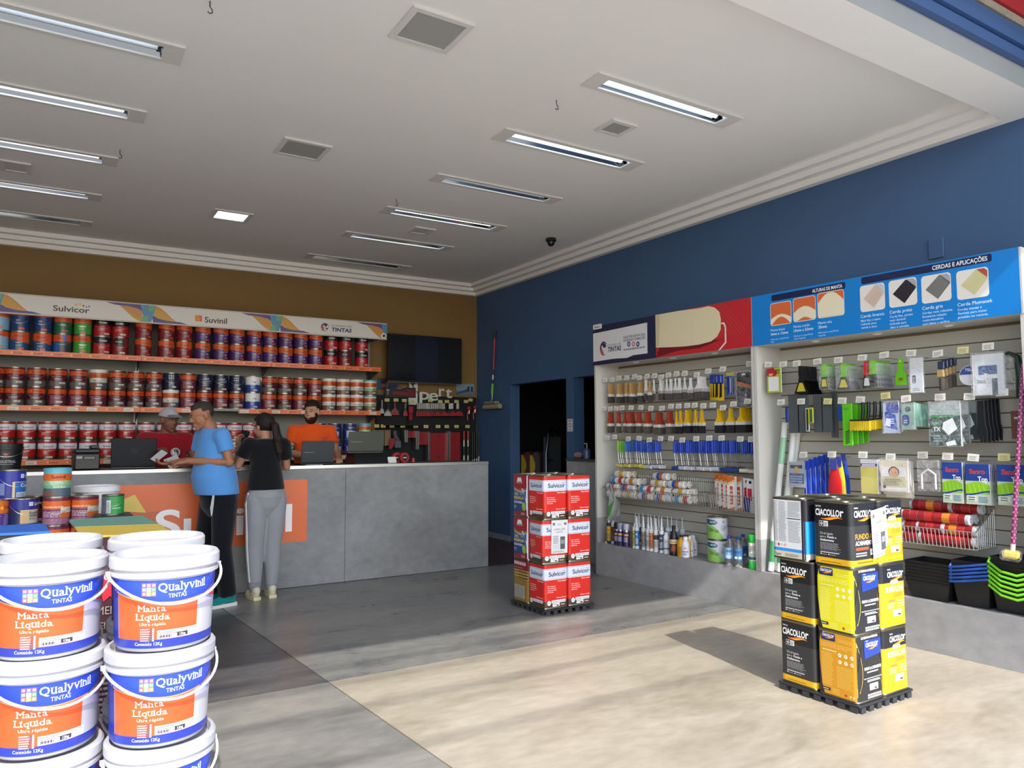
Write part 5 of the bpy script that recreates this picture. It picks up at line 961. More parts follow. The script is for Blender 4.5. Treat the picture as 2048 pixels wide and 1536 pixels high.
def bris(col, c2, edge):
    def f(x0, z0, x1, z1):
        W, H = x1-x0, z1-z0; cx, cz = x0+W*.5, z0+H*.5; L = p.lay+1
        dpt = [(x0+W*.12, z0+H*.5), (x0+W*.55, z0+H*.08), (x1-.002, z0+H*.6), (x1-.002, z1-.02), (x0+W*.62, z1-.004)]; p.poly(dpt, col)
        for i in range(9): t_ = i/9; p.poly([(x0+W*(.14+.42*t_), z0+H*(.5-.42*t_)), (x0+W*(.16+.42*t_), z0+H*(.5-.42*t_)), (x0+W*(.66+.3*t_), z0+H*(.95-.38*t_)), (x0+W*(.64+.3*t_), z0+H*(.95-.38*t_))], c2)
        p.poly([(x0+W*.66, z1-.003), (x1-.003, z0+H*.66), (x1-.002, z1-.02), (x1-.02, z1-.003)], edge)
    return f
for k, (c0, c1, s1, s2, s3) in enumerate((((150, 440), (312, 585), 'Manta baixa', '5mm a 12mm', ('Ideal para superf\u00edcies', 'lisas')), ((320, 402), (495, 555), 'Manta m\u00e9dia', '13mm a 22mm', ('Ideal para superf\u00edcies', 'semi-rugosas')), ((502, 362), (708, 522), 'Manta alta', '25mm', ('Ideal para superf\u00edcies', 'rugosas')))):
    x = tile(c0, c1, arch(k)); y = q(*c1)[1]; p.text(s1, x, y-.045, .021, '#d6ecfb'); p.text(s2, x, y-.078, .022, '#eef6fd', bold=.012); [p.text(s3[i], x, y-.118-.022*i, .015, '#bfe0f6') for i in range(2)]
for k, (c0, c1, s1, ls, cs) in enumerate((((820, 310), (1012, 478), 'Cerda branca', ('Mais fina e suave', 'Indicada para', 'verniz e stain.'), ('#d8c4b4', '#cbb4a2', '#c6c6cc')), ((1035, 272), (1252, 442), 'Cerda preta', ('Cerda fina, por\u00e9m', 'mais dur\u00e1vel', 'Indicada para', '\u00f3leo e esmalte.'), ('#26242c', '#34323c', '#a9aab2')), ((1278, 238), (1508, 410), 'Cerda gris', ('Cerdas mais robustas.', 'Excelente rela\u00e7\u00e3o', 'custo-benef\u00edcio', 'para l\u00e1tex e acr\u00edlica.'), ('#6a6a6a', '#a2a29e', '#a9aab2')), ((1540, 200), (1790, 380), 'Cerda Plumatek', ('Cerdas macias e', 'flex\u00edveis para maior', 'precis\u00e3o no recorte.'), ('#cdc896', '#e2dcae', '#b84a44')))):
    x = tile(c0, c1, bris(*cs)); y = q(*c1)[1]; p.text(s1, x, y-.042, .024, '#d6ecfb', bold=.006); [p.text(l_, x, y-.072-.0255*i, .0165, '#cfe8fa', bold=.006) for i, l_ in enumerate(ls)]
p.obj('header_print', 'print', b2, ang=0)

# --- pegs with price tags
TAGP = {}
def peg(px, py, row, n, col='#dedcd2', t=.07, bayn='brush'):
    b = bay(px, py, t); L = BD - .022 - t
    if 'rod' not in TAGP: TAGP['rod'] = {}
    t0 = empty('display_peg', W3(b.x, t, b.z), BANG)
    G().tube([(0, L, -.0), (0, .015, -.0), (0, .003, .012)], .0026, '#c9cac8', 6).obj('rod', 'metal', t0)
    p = P(lambda u, v, L_: (u, -.0012-.0003*L_, v)); p.rbox(-.036, .036, -.001, .0, -.004, .044, col, .0005); p.lines(-.026, .004, .05, .03, 3, '#8c8a84', .45, .2); o = p.obj('price_tag', 'paper', t0, (0, -.002, .004), ang=0); o.rotation_euler = (R(random.uniform(-14, -4)), R(random.uniform(-5, 5)), 0)
    tag(t0, '%s tagged peg, %s from the left in %s of the %s bay' % ('yellow' if col != '#dedcd2' else 'white', ORD[n], row, bayn), 'peg', 'pegs with price tags')
R1 = [(170, 1035), (253, 1030), (330, 1015), (417, 1010), (505, 997), (562, 1010), (650, 995), (733, 988), (808, 1005), (893, 980), (985, 967), (1078, 962), (1213, 978), (1345, 937), (1508, 915), (1815, 858)]
R2 = [(158, 1363), (232, 1362), (298, 1360), (365, 1353), (465, 1352), (577, 1350), (692, 1358), (820, 1360), (920, 1337), (1010, 1335), (1105, 1328), (1192, 1325), (1290, 1333), (1398, 1325), (1512, 1355), (1632, 1313), (1790, 1282)]
R3 = [(177, 140), (252, 130), (392, 152), (502, 147), (608, 162), (722, 150), (828, 148), (945, 165), (1088, 153), (1222, 147), (1347, 147), (1538, 157), (1655, 160)]
for rn, zf, rows in (('row one', z5, R1), ('row two', z5, R2), ('row three', z6, R3)):
    for i, (u, v) in enumerate(rows): peg(*zf(u, v+14), rn, i)
# --- brushes
BR = {}
def brush(kind, w, L):
    k = (kind, round(w, 3))
    hc, fc, bc = {'wood': ('#c29a62', '#d9d9d6', '#4b4642'), 'white': ('#e6e6e8', '#a9a9a8', '#55504c'), 'red': ('#a8422a', '#d4d2cc', '#5c5650'), 'yellow': ('#e2b312', '#cfcdc4', '#191b22')}[kind]
    if k in BR: return copy_tree(BR[k])
    t = empty('paintbrush'); hh = L*.56; fh = L*.14
    n = 7; prof = [(.0055, 0), (.0075, -.012), (.0065, -hh*.4), (.009, -hh*.62), (w*.3+.004, -hh*.86), (w*.5, -hh)]; pl = [(x, z) for x, z in prof] + [(-x, z) for x, z in prof[::-1]]
    G().prism(pl, -.005, .005, hc).obj('handle', 'plastic', t, ang=20)
    G().rbox(-w/2-.001, w/2+.001, -.0075, .0075, -hh-fh, -hh-.0005, fc, .002).obj('ferrule', 'print', t)
    b = G(); z0, z1 = -hh-fh-.0005, -L; b.add([(-w/2, -.006, z0), (w/2, -.006, z0), (w/2, .006, z0), (-w/2, .006, z0), (-w/2-.001, -.004, z1), (w/2+.001, -.004, z1), (w/2+.001, .004, z1-.004), (-w/2-.001, .004, z1-.004)], [(0, 1, 2, 3), (7, 6, 5, 4), (0, 4, 5, 1), (1, 5, 6, 2), (2, 6, 7, 3), (3, 7, 4, 0)], bc); b.obj('bristles', 'bristle', t, ang=0)
    BR[k] = t; return t
HW_ = {'wood': 'wooden handled', 'white': 'white handled', 'red': 'red-brown handled', 'yellow': 'yellow handled'}
def brush_groups(rows, zf, rown, cnt, L):
    for u0, u1, v, kind, w in rows:
        px0, py = zf(u0, v); px1 = zf(u1, v)[0]; b = bay(px0, py, .085); e = bay(px1, py, .085); wpx = w*(px1-px0)/max(1e-4, (e.x-b.x)); step = .0165
        n = max(1, min(9, int(round(((px1-px0)-wpx)/2.15))+1)); cnt[kind] = cnt.get(kind, 0) + 1; x = b.x + w/2
        for i in range(n):
            o = brush(kind, w, L); put(o, W3(x + random.uniform(-.002, .002), .085+step*i, b.z - random.uniform(0, .003)), BANG + R(random.uniform(-5, 5)), '%s brush, %s from front in %s such bunch of %s' % (HW_[kind], ORD[i], ORD[cnt[kind]-1], rown), 'paintbrush', '%s brushes in %s' % (HW_[kind], rown))
brush_groups([(205, 272, 1062, 'wood', .027), (300, 388, 1060, 'wood', .033), (395, 440, 1055, 'wood', .027), (440, 530, 1056, 'wood', .036), (540, 615, 1042, 'wood', .04), (618, 655, 1020, 'white', .034), (655, 708, 1035, 'wood', .05), (712, 745, 1018, 'white', .034), (778, 850, 1015, 'white', .045), (852, 885, 1012, 'white', .045), (892, 945, 1010, 'white', .05), (948, 975, 1005, 'white', .05), (985, 1050, 1002, 'white', .055), (1050, 1100, 995, 'white', .06), (1108, 1180, 1000, 'white', .065), (1182, 1350, 985, 'white', .098)], z5, 'row one', {}, .205)
brush_groups([(198, 270, 1388, 'red', .03), (302, 350, 1388, 'red', .03), (380, 415, 1385, 'red', .03), (420, 515, 1385, 'red', .04), (520, 595, 1382, 'red', .045), (610, 700, 1382, 'red', .055), (725, 845, 1392, 'red', .07), (858, 950, 1380, 'red', .05), (968, 1000, 1375, 'yellow', .035), (1002, 1058, 1372, 'yellow', .045), (1062, 1168, 1365, 'yellow', .06), (1172, 1228, 1362, 'yellow', .05), (1238, 1308, 1360, 'yellow', .06), (1420, 1540, 1350, 'yellow', .075), (1542, 1650, 1345, 'yellow', .085), (1660, 1850, 1338, 'yellow', .1)], z5, 'row two', {}, .215)
# --- carded cutters and the black kit in row one
def card(name, w, h, loc, fn, label, cat, grp=None, thick=.004, mat='print', sleeve=False, rz=0.):
    t = empty(name, loc, BANG + rz); p = P(lambda u, v, L: (u, -.0006-.0003*L, v)); p.box(-w/2, w/2, 0, thick, -h, 0, '#cfd0d2'); fn(p, w, h); p.obj('pack', mat, t, ang=0)
    if sleeve: G().rbox(-w/2-.006, w/2+.006, -.012, thick+.006, -h-.006, .014, '#ffffff', .003).obj('clear_sleeve', 'film', t)
    return tag(t, label, cat, grp)
def cutter_card(p, w, h): p.rect(-w/2, -h, w/2, 0, '#e2b922'); p.rect(-w/2, -h*.35, w/2, 0, '#1d3f9c'); p.poly([(-.012, -h*.3), (.014, -h*.28), (.01, -h*.85), (-.02, -h*.9)], '#1b1b20'); p.disc(0, -h*.36, .005, '#16161a', 8); p.rect(-.004, -h*.3, .008, -h*.05, '#8fa4d8')
for i, u in enumerate((1365, 1385, 1415, 1462)): b = bay(*z5(u+25, 965), .10 + .03*(3-i)); card('cutter_card', .062, .235, W3(b.x, b.y, b.z), cutter_card, 'yellow and blue carded cutter, %s from the left in row one' % ORD[i], 'cutter', 'carded cutters')
for i in range(3):
    b = bay(*z5(1570+26*i, 940), .10+.02*i)
    def kn(p, w, h): p.rect(-w/2, -h, w/2, -.03, '#1f46a8'); p.rect(-w/2, -.03, w/2, 0, '#c9b52a'); p.rect(-w*.2, -h*.9, w*.2, -.045, '#c8ccd8' if i == 1 else '#1a2a6a')
    card('blue_knife_card', .035, .2, W3(b.x, b.y, b.z), kn, 'narrow blue knife pack with yellow top, %s of three' % ORD[i], 'knife', 'blue knife packs', sleeve=(i == 2))
def kit(p, w, h):
    p.rrect(-w/2, -h, w/2, 0, .02, '#1c1e26'); p.poly([(-w/2, -h*.25), (w/2, -h*.38), (w/2, -h*.44), (-w/2, -h*.31)], '#c8502a'); p.poly([(-w/2, -h*.31), (w/2, -h*.44), (w/2, -h*.5), (-w/2, -h*.37)], '#a06a3a'); p.rrect(-.02, -.03, .02, -.012, .006, '#d8d8da'); p.rect(-.05, -h*.85, .04, -h*.55, '#3a4254'); p.disc(.02, -h*.65, .008, '#c8ccd4', 8); p.lines(-.05, -h*.95, .08, .03, 3, '#8a90a0'); p.rect(.0, -h*.75, .03, -h*.7, '#b82a3a')
b = bay(*z5(1745, 932), .09); card('roller_kit', .15, .31, W3(b.x, .09, b.z), kit, 'black bagged painting kit at the right end of row one', 'kit', None, .03, sleeve=True)
# --- mini rollers of row three
MR = {}
def mini(col, rc):
    if (col, rc) in MR: return copy_tree(MR[col, rc])
    t = empty('mini_roller'); G().tube([(0, 0, 0), (0, 0, -.02), (0, 0, -.1), (0, 0, -.118)], [.007, .010, .0115, .008], col, 10).obj('handle', 'plastic', t)
    G().tube([(0, 0, -.118), (.012, 0, -.19), (.02, 0, -.235), (.075, 0, -.24), (.075, 0, -.262), (.06, 0, -.262)], .0022, '#c4c6c8', 6).obj('wire', 'metal', t)
    b = G().lathe([(.006, 0), (.0175, .003), (.0175, .092), (.006, .095)], rc, 14); b.xf(0, M.Translation((-.03, 0, -.262)) @ M.Rotation(R(90), 4, 'Y')); b.obj('roller_sleeve', 'fleece', t); MR[col, rc] = t; return t
cnt = 0
for u0, u1, v, col, rc, lab in ((268, 338, 158, '#7fc63a', '#d6cf7a', 'green'), (345, 425, 155, '#2f66c4', '#d8cf6a', 'blue'), (455, 498, 150, '#2450c0', '#d8cf6a', 'blue'), (503, 560, 158, '#2450c0', '#d8cf6a', 'blue'), (568, 630, 158, '#2450c0', '#cfd6e6', 'blue'), (655, 698, 152, '#2450c0', '#cfd6e6', 'blue'), (842, 905, 158, '#1d44bc', '#3a5aa0', 'blue'), (908, 968, 155, '#1d44bc', '#d2d9e8', 'blue'), (972, 1070, 156, '#1d44bc', '#d2d9e8', 'blue'), (1102, 1170, 155, '#1d44bc', '#e0e0e4', 'blue'), (1172, 1230, 153, '#1d44bc', '#d2d9e8', 'blue'), (1235, 1330, 150, '#1d44bc', '#c8d2e4', 'blue'), (1335, 1410, 152, '#1d44bc', '#35548c', 'blue'), (1412, 1490, 152, '#1d44bc', '#35548c', 'blue'), (1535, 1612, 155, '#1d44bc', '#e0d8c8', 'blue'), (1632, 1660, 160, '#1d44bc', '#e0d8c8', 'blue')):
    px0, py = z6(u0, v+4); px1 = z6(u1, v)[0]; b = bay(px0+2, py, .09); n = max(2, min(7, int((px1-px0)/2.6))); cnt += 1
    for i in range(n): put(mini(col, rc), W3(b.x+.01+random.uniform(-.003, .003), .09+.03*i if n < 6 else .09+.026*i, b.z - (.0)), BANG+R(random.uniform(-8, 8)), 'mini roller with %s handle, %s from the front on peg %s of row three' % (lab, ORD[i], ORD[cnt-1]), 'mini roller', 'mini rollers in row three')
# --- wire baskets
def basket(s0, s1, z0, zf, zb, t0, label, col='#c9cac8', cat='basket'):
    t = empty('wire_basket', W3(s0, t0, z0), BANG); W = s1-s0; D = BD-.024-t0; r = .0022
    fr = G().tube([(0, 0, zf-z0), (W, 0, zf-z0), (W, D, zb-z0), (0, D, zb-z0), (0, 0, zf-z0)], .0032, col, 6); fr.tube([(0, .02, 0), (W, .02, 0), (W, D, 0), (0, D, 0), (0, .02, 0)], .0032, col, 6); o = fr.obj('rim', 'metal', t); o['kind'] = 'stuff'
    g2 = G(); n = int(W/.026)
    for i in range(1, n): x = W*i/n; g2.tube([(x, 0, zf-z0), (x, .02, 0), (x, D, 0), (x, D, zb-z0)], r, col, 5, cap=False)
    for k in range(1, int(D/.026)):
        y = D*k/int(D/.026)
        for x in (0, W): g2.tube([(x, y, 0), (x, y, (zf + (zb-zf)*y/D)-z0)], r, col, 5, cap=False)
    o = g2.obj('wires', 'metal', t); o['kind'] = 'stuff'; return tag(t, label, cat)
a = bay(*z6(285, 735), .02); b = bay(*z6(1195, 830), .02); a2 = bay(*z6(1200, 835), .02)
zb0 = (bay(*z6(480, 770), .05).z + bay(*z6(1160, 830), .05).z)/2
basket(.09, bay(*z6(1190, 800), .02).x, zb0, zb0+.10, zb0+.24, .02, 'left wire basket of roller sleeves in the brush bay')
basket(bay(*z6(1205, 800), .02).x, SM-.035, zb0-.012, zb0+.12, zb0+.24, .02, 'right wire basket of orange roller packs in the brush bay')
def sleeve_pack(L, r, cols, loc, rz, label, grp, tilt=0, n=1):
    t = empty('roller_sleeve_pack', loc, rz); b = G().lathe([(r*.55, 0), (r, .004), (r, L-.004), (r*.55, L), (r*.5, L-.02)], cols[0], 16); b.xf(0, M.Translation((-L/2, 0, 0)) @ M.Rotation(R(90), 4, 'Y')); b.obj('sleeve', 'fleece', t)
    b = G()
    for i, c in enumerate(cols[1:]): x0 = -L*.42 + L*.84*i/len(cols[1:]); b.lathe([(r+.0015, 0), (r+.0015, L*.84/len(cols[1:])-.002)], c, 16, cap=False); k = len(b.v)-32; b.xf(k, M.Translation((x0, 0, 0)) @ M.Rotation(R(90), 4, 'Y'))
    b.obj('wrap_print', 'print', t)
    if tilt: t.rotation_euler.y = tilt
    return tag(t, label, 'roller sleeve', grp)
PK = (('#e6e2d8', '#e8e6e0', '#d87a2c', '#e8e6e0'), ('#e4e0d6', '#d9d4c8', '#c9a23a', '#e2ded4'), ('#e6e2da', '#c8ccd8', '#1f4fa8', '#c8683a', '#e0e0e2'), ('#e4e2de', '#2a57b0', '#d86a3a', '#e6e4e0', '#c8d2e4'), ('#e6e4de', '#3a8ac8', '#e4e4e4', '#c8343a'))
bx0, bx1 = .11, bay(*z6(1190, 800), .02).x - .02; L_ = .2; idx = 0
for lv, row in enumerate(((.21, .45, .69, .93, 1.17), (.2, .44, .70, .93, 1.17), (.28, .5, .86, 1.1), (.34, .9))):
    for i, x in enumerate(row):
        for d_ in range(2):
            if x + .1 > bx1: x = bx1 - .1
            o = sleeve_pack(.19, .034, PK[(i+lv*2+d_) % 5], W3(x + random.uniform(-.006, .006), .085+.078*d_+random.uniform(-.004, .004), zb0+.04+.069*lv), BANG + R(random.uniform(-5, 5)), 'roller sleeve, %s from left in the %s %s layer, left basket' % (ORD[i], 'front' if d_ == 0 else 'rear', ('lowest', 'second', 'third', 'top')[lv]), 'roller sleeves in the left basket')
def opack(p, w, h): p.rect(-w/2, -h, w/2, 0, '#e8e4e0'); p.poly([(-w/2, 0), (w/2, 0), (w/2, -h*.1), (-w/2, -h*.22)], '#d8722c'); p.poly([(-w/2, -h*.24), (w/2, -h*.12), (w/2, -h*.15), (-w/2, -h*.27)], '#e8b04a'); p.rect(-w*.12, -h*.85, w*.25, -h*.3, '#c8502a'); p.lines(-w*.1, -h*.8, w*.3, h*.45, 4, '#f0d0c0'); p.poly([(-w/2, -h), (w/2, -h*.9), (w/2, -h), (-w/2, -h)], '#d8722c')
def npack(p, w, h): p.rect(-w/2, -h, w/2, 0, '#dcdcdc'); p.rect(-w*.4, -h*.65, w*.2, -h*.28, '#b8303a'); p.rect(-w/2, -h, -w*.05, -h*.55, '#26397a'); p.rrect(-w*.2, -.04, w*.2, -.015, .01, '#23252c'); p.lines(0, -h*.95, w*.4, h*.3, 4, '#a0a4b0')
for i, (u, v, f, w_) in enumerate(((1315, 560, opack, .085), (1352, 558, opack, .085), (1398, 555, opack, .085), (1440, 560, opack, .085), (1482, 575, opack, .085), (1515, 590, opack, .085), (1605, 585, npack, .075), (1640, 585, npack, .075))):
    t_ = .05 + .034*((7-i) % 4 if i < 6 else 7-i); b = bay(*z6(u, v), t_); o = card('roller_card', w_, .29, W3(b.x, t_, zb0+.30-.004*i), f, ('orange and white roller pack, %s from the left in the right basket' % ORD[i]) if i < 6 else 'red, white and navy pack, %s of two at the bay divider' % ORD[i-6], 'roller pack', 'packs in the right basket', .03)
# green film bags hung at the left of the baskets
for i in range(9):
    b = bay(*z6(188+6*i, 600), .03+.026*i); t = empty('film_bag', W3(b.x+.03, .03+.026*i, b.z - .006*i), BANG)
    k = G(); k.add([(0, 0, 0), (.075, 0, -.16), (.0, 0, -.32), (-.055, 0, -.38), (-.03, 0, -.2), (0, .006, 0), (.075, .006, -.16), (.0, .006, -.32), (-.055, .006, -.38), (-.03, .006, -.2)], [(0, 1, 2, 3, 4), (9, 8, 7, 6, 5)] + [(j, (j+1) % 5, (j+1) % 5 + 5, j+5) for j in range(5)], '#b9c2bd'); k.obj('bag', 'paper' if i else 'gloss', t, ang=0)
    p = P(lambda u, v, L: (u, -.0012-.0003*L, v)); p.poly([(.062, -.165), (.0, -.31), (-.05, -.365), (-.035, -.24)], '#5aa04a'); p.poly([(.01, -.03), (.065, -.15), (.03, -.16), (-.015, -.1)], '#8f9b98'); p.lines(-.01, -.16, .05, .08, 5, '#dfe6e2'); p.obj('bag_print', 'print', t, ang=0)
    tag(t, 'folded clear and green film bag, %s from the front left of the baskets' % ORD[i], 'bag', 'green film bags')

# --- things standing on the plinth of the brush bay
def plant(px, py, t): b = bay(px, py, t); return W3(b.x, t, PZ + .001)
def base_at(u, v): 
    x = at_plane(*z6(u, v), V((0, 0, PZ)), V((0, 0, 1))) - BO; return x.dot(BSD), x.dot(BTD)
CK = {}
def caulk(body, lab, noz=True, stripe=None):
    k = (body, lab, noz, stripe)
    if k in CK: return copy_tree(CK[k])
    t = empty('sealant_cartridge'); G().lathe([(.0225, 0), (.0245, .002), (.0245, .012), (.0235, .013), (.0235, .205), (.025, .206), (.025, .214), (.01, .216)], body, 18).obj('tube', 'plastic', t)
    f = cyl_map(.0237, .0002); p = P(f, .008); p.rect(-.07, .03, .07, .18, lab); 
    if stripe: p.rect(-.07, .12, .07, .165, stripe)
    p.lines(-.02, .05, .04, .06, 5, '#5a5c60' if lab > '#888888' else '#d8d8d8'); p.text('PU', 0, .135, .016, '#26262a' if lab > '#888888' else '#f2f2f2', 'c', bold=.02); p.obj('label', 'print', t, ang=60)
    if noz: G().lathe([(.011, .2165), (.0095, .235), (.0032, .325), (.0022, .326)], '#dfe2e6', 12).obj('nozzle', 'plastic', t)
    else: G().lathe([(.009, .2165), (.008, .24), (.004, .242)], '#cfd2d6', 12).obj('cap', 'plastic', t)
    CK[k] = t; return t
def spray(body, cap):
    t = empty('spray_can'); G().lathe([(.03, 0), (.0325, .004), (.0325, .155), (.028, .168), (.02, .172)], '#b8b8bc', 20).obj('can', 'metal', t); p = P(cyl_map(.0326), .009); p.rect(-.1, .008, .1, .152, body); p.lines(-.025, .05, .05, .05, 5, '#c8c4d8'); p.rect(-.02, .11, .03, .13, '#d8a84a'); p.obj('label', 'print', t, ang=60); G().lathe([(.0315, .1695), (.0315, .225), (.027, .232), (0, .233)], cap, 20).obj('cap', 'plastic', t); return t
def stand(o, u, v, label, cat, grp=None, rz=R(36)):
    s, t = base_at(u, v); return put(o, W3(s, max(t, .03), PZ+.001), BANG + rz, label, cat, grp)
GS = 'sealants and sprays on the plinth'
stand(caulk('#1d2c5e', '#c9a82a', False), 195, 1212, 'navy and yellow sealant cartridge at the far left of the plinth', 'sealant', GS); stand(caulk('#d8d8d4', '#8c2a30', False), 240, 1216, 'white sealant cartridge with dark red top label', 'sealant', GS)
stand(spray('#1c1c4a', '#15151c'), 270, 1232, 'spray can with a black cap', 'spray can', GS); stand(spray('#2a2068', '#8f94b4'), 306, 1238, 'violet spray can with a grey-lilac cap, behind the lilac capped one', 'spray can', GS); stand(spray('#3a2a5e', '#b2acc8'), 354, 1250, 'spray can with a pale lilac cap at the front', 'spray can', GS)
stand(caulk('#d8d8d6', '#cbb52a', False), 417, 1268, 'sealant cartridge with a bright yellow label', 'sealant', GS); stand(caulk('#d8dade', '#3a7ab8'), 459, 1270, 'sealant cartridge with a mid blue label', 'sealant', GS); stand(caulk('#c9cacc', '#8a8078'), 496, 1286, 'sealant cartridge with a brownish grey label', 'sealant', GS); stand(caulk('#dcdde0', '#b9babc'), 531, 1296, 'sealant cartridge with a plain pale label', 'sealant', GS)
stand(caulk('#e0e0e0', '#cf7a3a', True), 580, 1300, 'sealant cartridge with an orange label', 'sealant', GS); stand(caulk('#dedede', '#d2d2d2', True, '#3a3a40'), 645, 1306, 'sealant cartridge, white with a dark stripe', 'sealant', GS); stand(caulk('#dadce2', '#3a4668', True), 686, 1318, 'sealant cartridge with a dark slate label', 'sealant', GS)
for i, (u, v) in enumerate(((470, 1215), (505, 1222), (545, 1226), (600, 1240), (625, 1250), (665, 1255), (710, 1262), (740, 1268), (800, 1275), (840, 1272), (895, 1275), (950, 1290), (690, 1235), (560, 1200))):
    stand(caulk('#dfe1e5', ('#9aa0ac', '#2a2c34', '#7a8ab0', '#c8cad0')[i % 4]), u, v, 'sealant cartridge with a long clear nozzle, rear rank, %s counted from the left' % ORD[i], 'sealant', 'rear rank of sealant cartridges')
def bottle(prof, body, cap, ch, label=None, lab=None, mat='plastic', r=.03, name='bottle'):
    t = empty(name); G().lathe(prof, body, 20).obj('body', mat, t); zt = prof[-1][1]; rt = prof[-1][0]; G().lathe([(rt+.003, zt+.0005), (rt+.003, zt+ch), (rt-.002, zt+ch+.002), (0, zt+ch+.002)], cap, 16).obj('cap', 'plastic', t)
    if lab: p = P(cyl_map(r+.0003), .009); lab(p); p.obj('label', 'print', t, ang=60)
    return t
stand(bottle([(.026, 0), (.0285, .004), (.0285, .165), (.02, .18), (.014, .182)], '#e2e3e6', '#e8e8ea', .02, lab=lambda p: (p.rect(-.07, .04, .07, .14, '#d4d6dc'), p.text('CX', 0, .11, .014, '#2a3a6a', 'c', bold=.02), p.rect(-.07, .045, .07, .06, '#5a6a94')), r=.0285), 722, 1328, 'short white bottle before the sealant nozzles', 'bottle')
stand(bottle([(.036, 0), (.041, .006), (.041, .16), (.036, .19), (.018, .225), (.016, .245)], '#17171a', '#101012', .03, lab=lambda p: (p.rect(-.1, .03, .1, .15, '#4a3a34'), p.rect(-.1, .11, .1, .15, '#d2bd8a'), p.poly([(-.03, .04), (.02, .05), (.03, .09), (-.01, .1)], '#a04a3a'), p.text('THINNER', 0, .122, .012, '#2a2020', 'c', w=.06)), r=.041), 797, 1342, 'tall black bottle with a cream topped label', 'bottle')
def jug():
    t = empty('jug'); G().lathe([(.04, 0), (.044, .006), (.044, .12), (.036, .15), (.02, .165), (.019, .18)], '#d69a1e', 20).obj('body', 'plastic', t); G().tube([(.036, -.015, .1), (.04, -.03, .135), (.02, -.03, .165)], .009, '#d69a1e', 8).obj('handle', 'plastic', t); G().lathe([(.021, .1805), (.021, .2), (0, .202)], '#1d1d20', 14).obj('cap', 'plastic', t); p = P(cyl_map(.0443), .01); p.lines(-.03, .02, .06, .075, 7, '#a06a14'); p.obj('label', 'print', t, ang=60); return t
stand(jug(), 880, 1356, 'yellow jug with black cap at the front of the plinth', 'jug', 'yellow jugs'); s, t_ = base_at(880, 1356); put(jug(), W3(s+.03, t_+.11, PZ+.001), BANG + R(36), 'yellow jug mostly hidden behind the front yellow jug', 'jug', 'yellow jugs')
for i, (u, v) in enumerate(((972, 1356), (1022, 1346), (1060, 1336))): stand(bottle([(.036, 0), (.039, .004), (.039, .12), (.03, .145), (.018, .155), (.018, .16)], '#e4e5ea', '#eceef2', .028, lab=lambda p: (p.rect(-.09, .02, .09, .12, '#dcdee6'), p.rect(-.03, .05, .03, .058, '#2f3c74'), p.text('W', 0, .075, .02, '#b83a48', 'c', bold=.02), p.lines(-.025, .025, .05, .02, 2, '#4a5688')), r=.039), u, v, 'white plastic bottle with blue print, %s from the left of three' % ORD[i], 'bottle', 'white bottles')
s, t_ = base_at(1214, 1412); t_ = max(.095, t_)
for i in range(2): o = put(round_can('pve'), W3(s, t_+.0, PZ+.001+.203*i), BANG + R(38), '%s of two green and silver cans stacked on the plinth' % ('lower', 'upper')[i], 'paint can', 'green and silver cans'); o.scale = (1.05, 1.05, 1.0)
for i, (u, v) in enumerate(((1407, 1438), (1508, 1452), (1572, 1415))):
    t = empty('clear_bottle'); G().lathe([(.038, 0), (.042, .006), (.042, .15), (.034, .185), (.016, .21), (.015, .228)], '#e8eef2', 20).obj('body', 'clear', t); p = P(cyl_map(.0425), .01); p.rect(-.08, .06, .08, .155, '#8fc0ea' if i == 0 else '#3a6a9c'); p.text('OHPC', 0, .115, .022, '#1d2a5e', 'c', w=.06, bold=.02); p.rect(-.03, .07, -.005, .09, '#c8dcf0'); p.rect(.005, .07, .03, .09, '#c8dcf0'); p.obj('label', 'print', t, ang=60); G().lathe([(.017, .2285), (.017, .252), (0, .254)], '#1f3f9a', 14).obj('cap', 'plastic', t)
    stand(t, u, v, 'clear bottle with blue cap and label, %s' % ('front left of three', 'middle of three', 'rear right of three')[i], 'bottle', 'clear bottles with blue caps')
t = empty('seal_tape_pot'); 
for k, (z, h, c) in enumerate(((0, .07, '#2fbf4a'), (.0705, .075, '#dfe6e4'), (.146, .075, '#d8dad2'), (.2215, .07, '#2fbf4a'))): G().lathe([(.042, z), (.044, z+.003), (.044, z+h-.003), (.042, z+h)], c, 20).obj('jar', 'plastic', t); 
p = P(cyl_map(.0445), .01); p.rect(-.1, .08, .1, .105, '#3a5a5a'); p.lines(-.03, .11, .06, .03, 3, '#5a8a70'); p.lines(-.03, .16, .06, .04, 4, '#8a8a80'); p.rect(-.1, .146, .1, .15, '#c9b84a'); p.obj('label', 'print', t, ang=60)
s, t_ = base_at(1652, 1478); put(t, W3(min(s, SM-.08), max(.05, t_), PZ+.001), BANG + R(36), 'tall green and white stacked pot beside the bay divider', 'pot')
for i, (u, v) in enumerate(((200, 1210), (1395, 1445), (1525, 1455))): s, t_ = base_at(u, v); tag(G().prism([(-.03, 0), (.035, 0), (0, .028)], 0, .002, '#dcdccf').obj('paper_tag', 'paper', None, W3(s, max(.006, t_-.05), PZ+.0015), BANG + R(10*i-8)), ('loose yellowish price tag at the left of the plinth', 'loose white tag before the clear bottles', 'second loose white tag, near the bay divider')[i], 'price tag')
